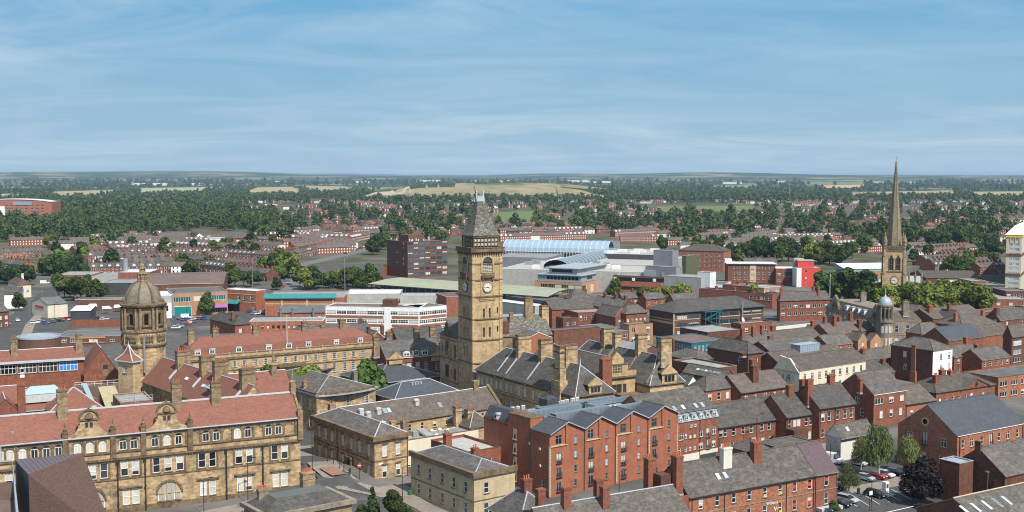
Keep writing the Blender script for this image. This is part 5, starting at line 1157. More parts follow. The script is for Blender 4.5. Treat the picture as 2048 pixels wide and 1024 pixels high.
    for k in range(5):
        z0 = 1.2+k*3.0
        if k < 4: m.box(-.06, ys[0]-.62, z0-.3, -.031, ys[0]+.62, z0-.12, 1); m.box(-.06, ys[0]-.62, z0+2.35, -.031, ys[0]+.62, z0+2.55, 1)
    o = m.build('stair_block', ['brick_orange', 'sandstone_trim'], b.root)
    for i in range(4): window(b.root, -.16, ys[0], 1.2+i*3.0, R_(-90), 'plain', 1.0, 2.2, 1, 'sandstone_pale', 'sandstone_pale')
    for i in range(5): put('chimney_pot', _wm['pot'], o, (1.0+i*.5, t1-.6, z+2.2))
    m=MB();m.slab([(-.1,t1,z-.5),(-.1,d,z-.5),(1.6,d,z+2.2),(1.6,t1,z+2.2)][::-1],.15);m.box(1.6,t1,z-.4,3.5,d,z+2.15);m.build('mansard',['slate_new'],b.root)
    m = MB(); m.box(-.15, t1, z-.6, .2, d, z-.3); m.build('parapet', ['brick_dark'], b.root)
    dormer(b, -.1, (t1+d)/2, z-.1, 1.3, 1.2, 1.6, R_(-90), 'lead', 'plain', 'lead', .25)
    # plant on the flat roof
    zr = z-.1
    duct(b,w*.20,gd+1.6,w*.62,gd+1.6,zr+.3,zr+2.0,1.8);duct(b,w*.14,gd+2.4,w*.22,gd+1.4,zr+.2,zr+1.6,1.4);duct(b,w*.10,d*.62,w*.55,d*.62,zr+.3,zr+1.7,1.5);duct(b,w*.30,d*.78,w*.92,d*.78,zr+.25,zr+1.3,1.2)
    duct(b,w*.62,d*.70,w*.97,d*.70,zr+.25,zr+1.2,1.2);duct(b,w*.70,gd+1.8,w*.90,gd+1.8,zr+.3,zr+1.4,1.6);duct(b,w*.90,gd+1.8,w*.98,d*.6,zr+.3,zr+1.4,1.4);duct(b,w*.08,d*.85,w*.25,d*.85,zr+.2,zr+.9,1.0);duct(b,w*.64,d*.5,w*.64,d*.75,zr+.3,zr+1.2,1.0);duct(b,w*.35,d*.64,w*.35,d*.9,zr+.3,zr+1.1,.9)
    m=MB();m.box(w*.40,d*.83,zr,w*.49,d*.97,zr+2.4);m.slab([(w*.40,d*.83,zr+2.4),(w*.49,d*.83,zr+2.4),(w*.47,d*.9,zr+3.0),(w*.42,d*.9,zr+3.0)],.1);m.build('plant_cabin',['dark_cladding'],b.root)
    for (x,y,s) in ((.62,.30,1.3),(.66,.30,1.3),(.16,.93,.8),(.20,.93,.8),(.24,.93,.8),(.28,.93,.8),(.52,.86,.9),(.56,.87,.9),(.60,.88,.9),(.66,.9,.9),(.70,.91,.9)):
        m=MB();m.box(-.5*s,-.35*s,0,.5*s,.35*s,1.2*s,0);m.lathe([(.3*s,1.2*s),(.3*s,1.26*s)],0,0,10,1);m.box(-.4*s,-.36*s,.15*s,.4*s,-.351*s,1.05*s,1);m.build('air_conditioner',['white_paint','felt_grey'],b.root,(w*x,d*y+1,zr+.25))
    m = MB(); 
    for y in (.55, .74): m.box(w*.1, d*y, zr, w*.7, d*y+.3, zr+.5)
    m.build('upstand', ['brick_orange'], b.root)
    m = MB(); m.tube((0.4, d*.35, 0), (-.12, d*.35, 0), .01)
    for y, zz in ((sy(1060), 0),): m.tube((-.12, y-.3, -1), (-.12, y-.3, z+.2), .08)
    m.build('drainpipe', ['dark_metal'], b.root)
    for y,zz in ((sy(1080),9.5),(sy(1081),6),(sy(1060),10)): m=MB();m.box(-.2,y-.2,zz,-.01,y+.2,zz+.45);m.build('wall_vent',['white_paint'],b.root)
    return b
apartments()
def right_side():
    n=B('mansard_flats','brick flats with grey mansard dormers over a cream painted ground floor','flats',(1356,845),9.6,R=1436,rot=35,d=13,roof='none',wall='brick_red',
        F=[(7.9,.75,.8,[.33,.43],'case',{'blind': 0}),(5.3,1.4,1.6,[.085],'case'),(5.5,.6,1.2,[.2],'sash'),(5.4,.7,.8,[.31,.42],'case'),(5.3,1.3,1.6,[.57],'case'),(4.9,1.0,2.2,[.745],'french',{'fm': 'white_paint'}),(5.4,1.2,1.6,[.9],'case'),(2.4,.6,1.2,[.05,.2],'sash'),(2.5,.7,1.0,[.31,.42],'case'),(2.4,1.3,1.6,[.57],'case'),(2.1,1.0,2.2,[.745],'french',{'fm': 'white_paint'}),(2.4,1.2,1.6,[.9],'case')])
    w = n.w; m = MB(); m.box(-.02, -.06, -1, w*.55, -.007, 1.8); m.box(w*.55, -.06, 1.1, w+.02, -.007, 2.0); m.build('painted_base', ['limewash'], n.root)
    m = MB(); m.box(w*.57, -.09, -1, w*.95, -.061, 1.1); m.build('garage_opening', ['dark_cladding'], n.root)
    m = MB(); m.slab([(-.15, -.2, 9.6), (w+.1, -.2, 9.6), (w+.1, 1.0, 11.5), (-.15, 1.0, 11.5)], .15); m.build('mansard', ['lead'], n.root)
    n.rh = 4.3
    r=MB();s=4.3/5.7;r.slab([(-8.5,.7,11.4),(w+.2,.7,11.4),(w+.2,6.7,15.8),(-8.5,6.7,15.8)],.16,0,1);r.slab([(w+.2,13,11.4),(-8.5,13,11.4),(-8.5,6.7,15.8),(w+.2,6.7,15.8)],.16,0,1);r.build('roof',['slate_mossy','dark_metal'],n.root)
    m = MB(); wl = MB(); 
    for x in (-8.3, w): wl.poly([(x, 1, 9.4), (x, 13, 9.4), (x, 13, 11.3), (x, 6.7, 15.6), (x, 1, 11.3)])
    wl.quad((-8.3,1,-1),(-.1,1,-1),(-.1,1,11.35),(-8.3,1,11.35));wl.quad((-8.3,1,-1),(-8.3,13,-1),(-8.3,13,11.3),(-8.3,1,11.3));wl.build('side_wall',['brick_red'],n.root)
    for px in (1359, 1371, 1386, 1401, 1414, 1427): dormer(n, fx_of(n, px, 10), -.25, 9.75, 1.35, 1.35, 1.6, 0, 'lead', 'case', 'lead', .12, kind='f')
    for px, f in ((1347, .25), (1361, .22), (1378, .22), (1403, .2), (1416, .2)):
        m=MB();m.box(-.45,-.7,0,.45,.7,.1,0);m.box(-.36,-.6,.101,.36,.6,.12,1);o=m.build('rooflight',['lead','glass_roof'],n.root,(fx_of(n,px,12),.7+f*6,11.4+f*4.4+.05));o.rotation_euler=(math.atan(4.4/6),0,0)
    m = MB(); m.tube((w*.54, -.14, -1), (w*.54, -.14, 9.6), .07); m.build('drainpipe', ['dark_metal'], n.root)
    o1=B('terrace_house','long slate roofed brick terrace with white sashes behind the flat garage roofs','terrace',(1437,854),6.3,R=1572,rot=31,d=11,rh=4.4,roof='gx',wall='brick_red',rm='slate',S=[],F=[(3.7,1.15,1.9,[.03,.10,.22,.36,.48,.635,.745,.92],'sash'),(.6,.9,1.6,[.06,.2],'sash'),(1.6,2.2,.9,[.5],'strip'),(1.3,1.2,.8,[.65,.77],'case'),(1.4,1.9,.9,[.9],'strip')])
    o2=B('terrace_house','short slate roofed brick terrace with paired sashes and one red stack','terrace',(1573,834),7.3,R=1638,rot=31,d=11,rh=4.4,roof='gx',wall='brick_red',rm='slate',F=[(4.4,1.1,2.0,[.1,.26,.38,.62,.75,.88],'sash'),(1.0,1.0,1.9,[.58,.72,.92],'sash')],ch=[(.52,.44,1.8,1.1,6.6,'brick_red',0)])
    m = MB(); m.box(-.5, -3.2, -1, 4.2, -.01, 4.6, 0); m.build('back_extension', ['brick_dark'], o2.root)
    o3=B('terrace_house','tallest brick terrace of the row, two red stacks rising from its party walls','terrace',(1639,816),9.0,R=1712,rot=31,d=11,rh=4.4,roof='gx',wall='brick_red',rm='slate',F=[(5.4,1.15,2.3,[.1,.27,.5,.7,.88],'sash',{'stone': 'hood'}),(1.5,1.15,2.2,[.1,.3,.5,.7,.9],'sash')],ch=[(.02,.35,1.9,1.1,6.6,'brick_red',0),(.1,.62,1.9,1.1,6.0,'brick_red',0),(.75,.5,1.9,1.1,6.6,'brick_red',2)])
    for f_ in (.42, .99): m = MB(); m.tube((o3.w*f_, -.14, -1), (o3.w*f_, -.14, 9), .08); m.build('drainpipe', ['dark_metal'], o3.root)
    B('garage','low dark flat roofed garages behind the brick terrace','garage',(1560,897),3.4,R=1632,L=1512,rot=33,roof='f',wall='brick_dark',rm='slate_mossy',edge='felt_dark',par=.1)
    B('outhouse','small hipped slate outhouse in the terrace yard','outhouse',(1502,905),3.2,R=1540,L=1462,rot=33,roof='h',rh=2.2,wall='brick_red',rm='slate',gut=False,F=[(1,1.4,1.2,[.4],'case')])
    g=B('rendered_cottage','grey and cream rendered cottage with mossy stone slate roof by the birch trees','cottage',(1682,875),5.6,R=1748,L=1652,rot=33,roof='gx',rh=2.6,wall='limewash',rm='slate_mossy',edge='felt_grey',S=[(2.4,.9,1.4,[.15],'sash')],gut=False)
    m = MB(); m.box(-.05, -.2, 4.6, g.w+.1, -.01, 4.9); m.build('fascia', ['dark_metal'], g.root)
    m = MB(); m.box(-.03, .02, -1, -.008, g.d-.02, 5.5); m.build('grey_render', ['concrete'], g.root); skylight(g, .3, .5, 1)
    h=B('gabled_brick_house','tall orange-red brick house with plain slate roof and big gable to the terrace','house',(1748,789),9.0,R=1812,L=1672,rot=32,roof='gx',rh=4.8,wall='brick_red',rm='slate',edge='white_paint',gut=False,ov=.15,
          F=[(6.2,3.2,1.6,[.17],'strip'),(6.2,1.8,1.6,[.55],'case'),(6.2,1.6,1.6,[.88],'case'),(2.4,1.2,2.0,[.24,.55,.85],'sash')],S=[(6.0,1.6,1.6,[.42,.72],'case'),(2.6,1.2,2.0,[.3,.6],'sash')],ch=[(-.02,.33,1.5,1.1,3.6,'brick_red',1)])
    B('low_slate_house','low brick building under a brown slate roof with blue painted window','house',(1812,808),5.0,R=1872,rot=31,d=12,rh=3.6,roof='gx',wall='brick_orange',rm='slate_brown',F=[(1.8,1.2,1.4,[.2],'sash'),(1.8,2.2,1.2,[.7],'strip',{'gm': 'glass_blue'})])
    p=B('pedimented_house','single long brick front with round window in a low pediment and brown slate roof','house',(1872,786),6.0,R=1990,rot=31,d=11,rh=3.2,roof='h',wall='brick_red',rm='slate_brown',ridge='slate_brown',gut=False,F=[(2.9,.9,1.4,[.07,.17,.28,.39,.5],'sash'),(3.0,1.2,1.5,[.6],'case'),(2.9,.9,1.4,[.8,.9],'sash')],ch=[(.15,.3,1.5,1.2,4.2,'brick_red',3),(.42,.6,1.8,1.2,4.6,'brick_red',3),(.5,.5,1.2,1.2,4.4,'brick_red',2)])
    m=MB();a,c=p.w*.42,p.w*.9;m.poly([(a,-.35,6),(c,-.35,6),((a+c)/2,-.35,8.4)]);m.slab([(a-.5,-.6,5.9),((a+c)/2,-.6,8.6),((a+c)/2,5,8.6),(a-.5,5,5.9)][::-1],.15,1);m.slab([(c+.5,-.6,5.9),((a+c)/2,-.6,8.6),((a+c)/2,5,8.6),(c+.5,5,5.9)],.15,1)
    m.build('pediment',['brick_red','slate_brown'],p.root);m=MB();m.lathe([(.75,0),(.75,.1),(.5,.1)],0,0,16);m.lathe([(.5,.101),(.49,.11)],0,0,16,1);o=m.build('round_window',['brick_dark','glass'],p.root,((a+c)/2,-.36,7.0));o.rotation_euler=(R_(90),0,0)
    B('strip_window_block','two storey buff brick block with flat roof and white strip windows at the right edge','office',(1997,756),6.6,rot=31,w=30,L=1926,roof='f',wall='brick_mixed',rm='felt_dark',edge='brick_dark',F=[(3.9,3.4,1.5,6,'strip'),(.8,3.4,1.5,6,'strip')])
    # converted hall with slate roof
    q=B('gabled_hall','big brick hall with smooth dark slate roof, round gable window and juliet balconies','hall',(1915,871),9.6,R=2047,L=1796,rot=33,roof='gx',rh=5.6,wall='brick_mixed',rm='slate_new',ridge='slate_new',edge='white_paint',ov=.2,gut=False,
          F=[(6.5,.95,1.9,[.085,.365,.625,.91],'sash',{'blind': 0}),(6.5,1.25,1.9,[.215,.76],'case',{'blind': 0}),(5.9,1.3,2.7,[.5],'french',{'fm': 'dark_metal'}),(2.7,1.1,1.9,[.085,.215,.365,.5,.625,.76,.91],'sash')],
          S=[(6.3,1.5,1.9,[.22,.79],'case',{'blind': 0}),(5.9,1.4,3.0,[.53],'french',{'fm': 'dark_metal'}),(2.4,1.5,1.9,[.24,.55,.79],'case')])
    m=MB();m.lathe([(.95,0),(.95,.12),(.6,.12)],0,0,20,0);m.lathe([(.6,.121),(.59,.13)],0,0,20,1);o=m.build('round_window',['sandstone_pale','void'],q.root,(-.01,q.d*.53,11.2));o.rotation_euler=(R_(90),0,R_(-90))
    m=MB();m.tube((q.w*.03,-.15,-1),(q.w*.03,-.15,9.4),.08);m.tube((q.w*.985,-.15,-1),(q.w*.985,-.15,9.4),.08);m.build('drainpipe',['dark_metal'],q.root)
    # buildings at the bottom right
    r=B('lead_roof_block','square brick block with a raised lead covered flat roof beside the copper beech','block',(1919,928),8.2,R=1947,L=1879,rot=33,roof='f',wall='brick_dark',rm='lead',edge='lead',par=.15)
    m = MB(); m.box(-.012, .3, -1, -.006, r.d-.3, 7.6); m.build('brick_patch', ['brick_red'], r.root)
    r2=B('blank_gable_house','patched blank brick gable under a dark slate roof with air unit at its foot','house',(2010,951),6.6,L=1905,rot=32,w=26,roof='gx',rh=4.4,wall='brick_dark',rm='slate',edge='brick_dark',gut=False)
    m = MB(); m.box(-.25, r2.d*.46, 8, .25, r2.d*.56, 12.3, 0); m.build('gable_stack', ['brick_dark'], r2.root)
    m = MB(); m.box(-.03, r2.d*.05, -1, -.006, r2.d*.2, 5.4); m.box(-.03, r2.d*.68, 3, -.006, r2.d*.86, 7.0); m.build('brick_patch', ['brick_red'], r2.root)
    m=MB();m.tube((-.2,r2.d*.3,0),(-.2,r2.d*.3,6.2),.07);m.tube((-.2,r2.d*.3,6.2),(-.5,r2.d*.3,6.6),.07);m.box(-.7,r2.d*.27,6.5,-.3,r2.d*.33,6.75);m.build('wall_lamp',['steel'],r2.root)
    m = MB(); m.box(-1.0, r2.d*.62, 2.6, -.05, r2.d*.78, 3.5); m.build('air_conditioner', ['white_paint'], r2.root)
    ux, uy = U(31); P = at(1907, 996, 8.2); K = (P[0]-uy[0]*8, P[1]-uy[1]*8)
    s=B('stone_slate_shed','low brick workshop with lichened stone slate roof and five long rooflights','workshop',None,4.6,rot=31,at_xy=K,w=30,d=16,roof='gx',rh=3.6,wall='brick_dark',rm='slate_mossy',ridge='sandstone_pale',edge='stone_grey',gut=False)
    for px in (1956, 1978, 2000, 2021, 2040): skylight(s, fx_of(s, px+22, 6)/s.w, .62, 1, .7, 2.4)
    # street row in front
    ux, uy = U(30); E = at(1378.5, 993, 7.6)
    W = along(E, ux, 1632, 7.6)
    fr = lambda px, z=5: along(E, ux, px, z)/W
    up = [fr(p) for p in (1402, 1434.5, 1468, 1498.6, 1530, 1560.6, 1589.7, 1619.7)]
    p=B('street_row','two storey orange brick office row with mossy slate roof and lettered front','terrace',None,7.6,rot=30,at_xy=E,w=W,d=10.8,rh=4.8,roof='gx',wall='brick_mixed',rm='slate_mossy',edge='dark_metal',F=[(4.9,1.05,1.9,up,'sash',{'blind': (0,0,3)}),(1.2,1.05,2.1,up,'sash',{'blind': (0,0,3)})],bands=[(4.0,.18)])
    for px, t in ((1487, 6.6), (1548, 6.8)): chimney(p, fx_of(p, px-8, 11), 3.9, 9.5, 7.6+t+.3, 2.1, 1.2, 'limewash' if px < 1500 else 'brick_red', 5)
    skylight(p, fx_of(p, 1452, 9)/W, .42, 2, .8, 1.4, step=1.75/W)
    for px in (1448, 1572, 1630): m = MB(); u = fx_of(p, px, 4); m.tube((u, -.15, -1), (u, -.15, 7.4), .07); m.build('drainpipe', ['dark_metal'], p.root)
    for px in (1589.7, 1619.7):
        for zz in (5.5, 1.9): m = MB(); u = fx_of(p, px, zz); m.box(u-.4, -.0, zz, u+.35, .09, zz+.65); m.build('poster', ['red_paint'], p.root)
    for px in (1530, 1560.6):
        for zz in (5.0, 1.3): m = MB(); u = fx_of(p, px, zz); m.box(u-.3, -.0, zz+.1, u+.3, .09, zz+.4); m.build('poster', ['yellow'], p.root)
    def text(s, x, z, size, mt, parent):
        c=bpy.data.curves.new('lettering','FONT');c.body=s;c.size=size;c.extrude=.02;c.materials.append(M[mt]);t_=bpy.data.objects.new('text',c);me=bpy.data.meshes.new_from_object(t_);bpy.data.objects.remove(t_);o=put('lettering',me,parent,(x,-.06,z));o.rotation_euler=(R_(90),0,0);return o
    u = fx_of(p, 1532, 3.4); text('Williams', u, 3.25, .85, 'white_paint', p.root); text('&co', u+3.15, 3.25, .85, 'orange_paint', p.root)
    m = MB(); zz = 1.7; uu = u+2.0
    for k,mt in ((0,0),(.55,1)): m.add([(uu+k,-.05,zz+1),(uu+k+.22,-.05,zz+1),(uu+k+.45,-.05,zz+.15),(uu+k+.3,-.05,zz+.15)],[(0,3,2,1)],mt);m.add([(uu+k+.62,-.05,zz+1),(uu+k+.82,-.05,zz+1),(uu+k+.45,-.05,zz+.15),(uu+k+.3,-.05,zz+.15)],[(0,3,2,1)],mt)
    m.build('emblem', ['white_paint', 'orange_paint'], p.root)
    m = MB(); m.box(W*.02, -1.3, 2.7, W*.20, -.05, 2.85); m.build('canopy', ['white_paint'], p.root)
    E2 = (E[0]+ux[0]*(W+.02), E[1]+ux[1]*(W+.02))
    p2=B('end_house','end brick house with purplish slate roof and red posters above the car park','terrace',None,7.7,rot=30,at_xy=E2,R=1675,d=10.8,rh=4.9,roof='gx',wall='brick_red',rm='slate_purple',edge='stone_grey',F=[(4.9,1.1,2.0,[.5],'sash',{'blind': 0}),(1.2,1.1,2.3,[.5],'sash',{'blind': 0})],bands=[(4.1,.18)])
    m = MB(); m.box(p2.w*.5-.4, 0, 5.9, p2.w*.5+.35, .09, 6.5); m.build('poster', ['red_paint'], p2.root)
    m = MB(); m.box(.2, -1.6, .2, p2.w, -.05, .9); m.build('porch', ['lead_white'], p2.root)
    # lower row to the left with stacks on the party wall
    c=B('party_stack','tall brick party wall carrying two stacks at the left end of the office row','stack',None,8.0,rot=30,at_xy=(E[0]-ux[0]*2.3,E[1]-ux[1]*2.3),w=2.2,d=8.5,roof='none',wall='brick_red')
    chimney(c,.9,1.6,7.5,15.0,1.6,1.2,'brick_red',3);chimney(c,1.7,3.4,7.5,14.6,1.2,1.2,'brick_red',2);chimney(c,-2.6,5.5,4,14.2,1.7,1.5,'brick_red',3)
    m = MB(); m.box(-2.3, 2.5, 3, 0, 5, 11.5); m.build('side_wall', ['brick_dark'], c.root)
    E3 = at(1384, 1031, 5.4); t = along(E3, ux, 1100, 5.4)
    l=B('slate_row','low row with a long rough slate roof in front of the brick apartments','terrace',None,5.4,rot=30,at_xy=(E3[0]+ux[0]*t,E3[1]+ux[1]*t),w=-t,d=11.4,roof='gx',rh=4.3,wall='brick_red',rm='slate_mossy',ridge='lead',edge='stone_grey',gut=False)
    for px,y,tz in ((1137,9.0,11.8),(1164,5.0,12.6),(1236,4.0,12.0),(1252,8.4,12.0)): chimney(l,fx_of(l,px,9),y,5,tz,1.5,1.1,'brick_red',4 if px == 1164 else 0)
    e=B('hipped_slate_house','low hipped slate roof with one brick stack below the pale stone house','house',(1040,1045),5.2,R=1115,L=978,rot=33,roof='h',rh=4.0,wall='brick_red',rm='slate',ridge='lead',edge='white_paint',gut=False,hipf=4)
    chimney(e, e.w*.55, e.d*.45, 7, 11.4, 1.7, 1.3, 'brick_red', 3)
plain('orange_paint', (.75, .30, .04), .6)
mat('slate_purple', (.085, .06, .068), (.125, .09, .10), 1.5, .75, None, stretch=SLATE_ROWS, rand=.05, bump=.2)
right_side()
# ------------------------------------------------------------------ modern brown block at the bottom left
def brown_block():
    o=tag(empty('brown_roofed_block',(*at(120,960,20),0),0),'angular modern block with brown pantile slope and ribbed metal side at the bottom corner','building')
    O = Vector((o.location.x, o.location.y, 0))
    def P(px, py, z): x, y = at(px, py, z); return (x-O.x, y-O.y, z)
    p1, p2, p3 = P(30, 919, 21), P(165, 906, 23), P(57, 949, 23)
    b1, b2 = P(215, 1035, 14.5), P(63, 1050, 15.5)
    b1 = tuple(Vector(p2)+(Vector(b1)-Vector(p2))*1.4); b2 = tuple(Vector(p3)+(Vector(b2)-Vector(p3))*1.4)
    m = MB(); m.slab([p3, b2, b1, p2], .3, 0, 1); m.build('tile_slope', ['tile_brown', 'dark_cladding'], o)
    m = MB(); m.slab([p1, p3, p2], .25, 0)
    n = 14; v1, v2, v3 = Vector(p1), Vector(p2), Vector(p3)
    for i in range(1, n): a = v1.lerp(v2, i/n); c = v3.lerp(v2, i/n); m.tube(a+Vector((0, 0, .02)), c+Vector((0, 0, .02)), .05, n=4)
    m.build('ribbed_slope', ['metal_purple'], o)
    def drop(a, b_, name, mt, z=0):
        q = MB(); q.quad(a, b_, (b_[0], b_[1], z), (a[0], a[1], z)); q.build(name, [mt], o)
    drop((p1[0],p1[1],p1[2]-.2),(p3[0],p3[1],p3[2]-.2),'side_wall','dark_cladding');drop((p3[0],p3[1],p3[2]-.25),(b2[0],b2[1],b2[2]-.25),'side_wall','dark_cladding');drop((p2[0],p2[1],p2[2]-.25),(p1[0],p1[1],p1[2]-.2),'back_wall','brick_dark');drop((b1[0],b1[1],b1[2]-.3),(p2[0],p2[1],p2[2]-.3),'end_wall','brick_dark');drop((b2[0],b2[1],b2[2]-.3),(b1[0],b1[1],b1[2]-.3),'front_wall','brick_dark')
    m = MB(); q1, q2 = P(25, 920, 21.2), P(39, 1040, 21.2); m.slab([q1, q2, P(33, 1040, 21.2), P(24.5, 921, 21.2)], 8, 0); m.build('fin_wall', ['lead'], o)
    m = MB()
    for k in range(6):
        t = k/5; a = Vector(P(-30, 926-0, 18.6+t*2.2)); c = Vector(P(24, 921, 18.6+t*2.2)); m.tube(a, c, .13, n=4)
    for t in (.2, .6): a = Vector(P(-30+54*t, 925, 18.4)); m.tube(a, a+Vector((0, 0, 2.6)), .1, n=4)
    m.build('louvre_screen', ['concrete'], o)
    m = MB(); m.slab([P(-60, 968, 17.5), P(-60, 1060, 17.5), P(37, 1060, 17.5), P(27, 965, 17.5)], .4, 0); m.build('flat_roof', ['felt_brown'], o)
    m = MB(); a, c = P(-60, 967, 20.2), P(26, 964, 20.2); m.quad((a[0], a[1], 17.4), (c[0], c[1], 17.4), c, a); m.build('plant_screen', ['felt_brown'], o)
mat('metal_purple', (.135, .10, .11), (.16, .12, .13), .6, .55, rand=0, metal=.1)
brown_block()
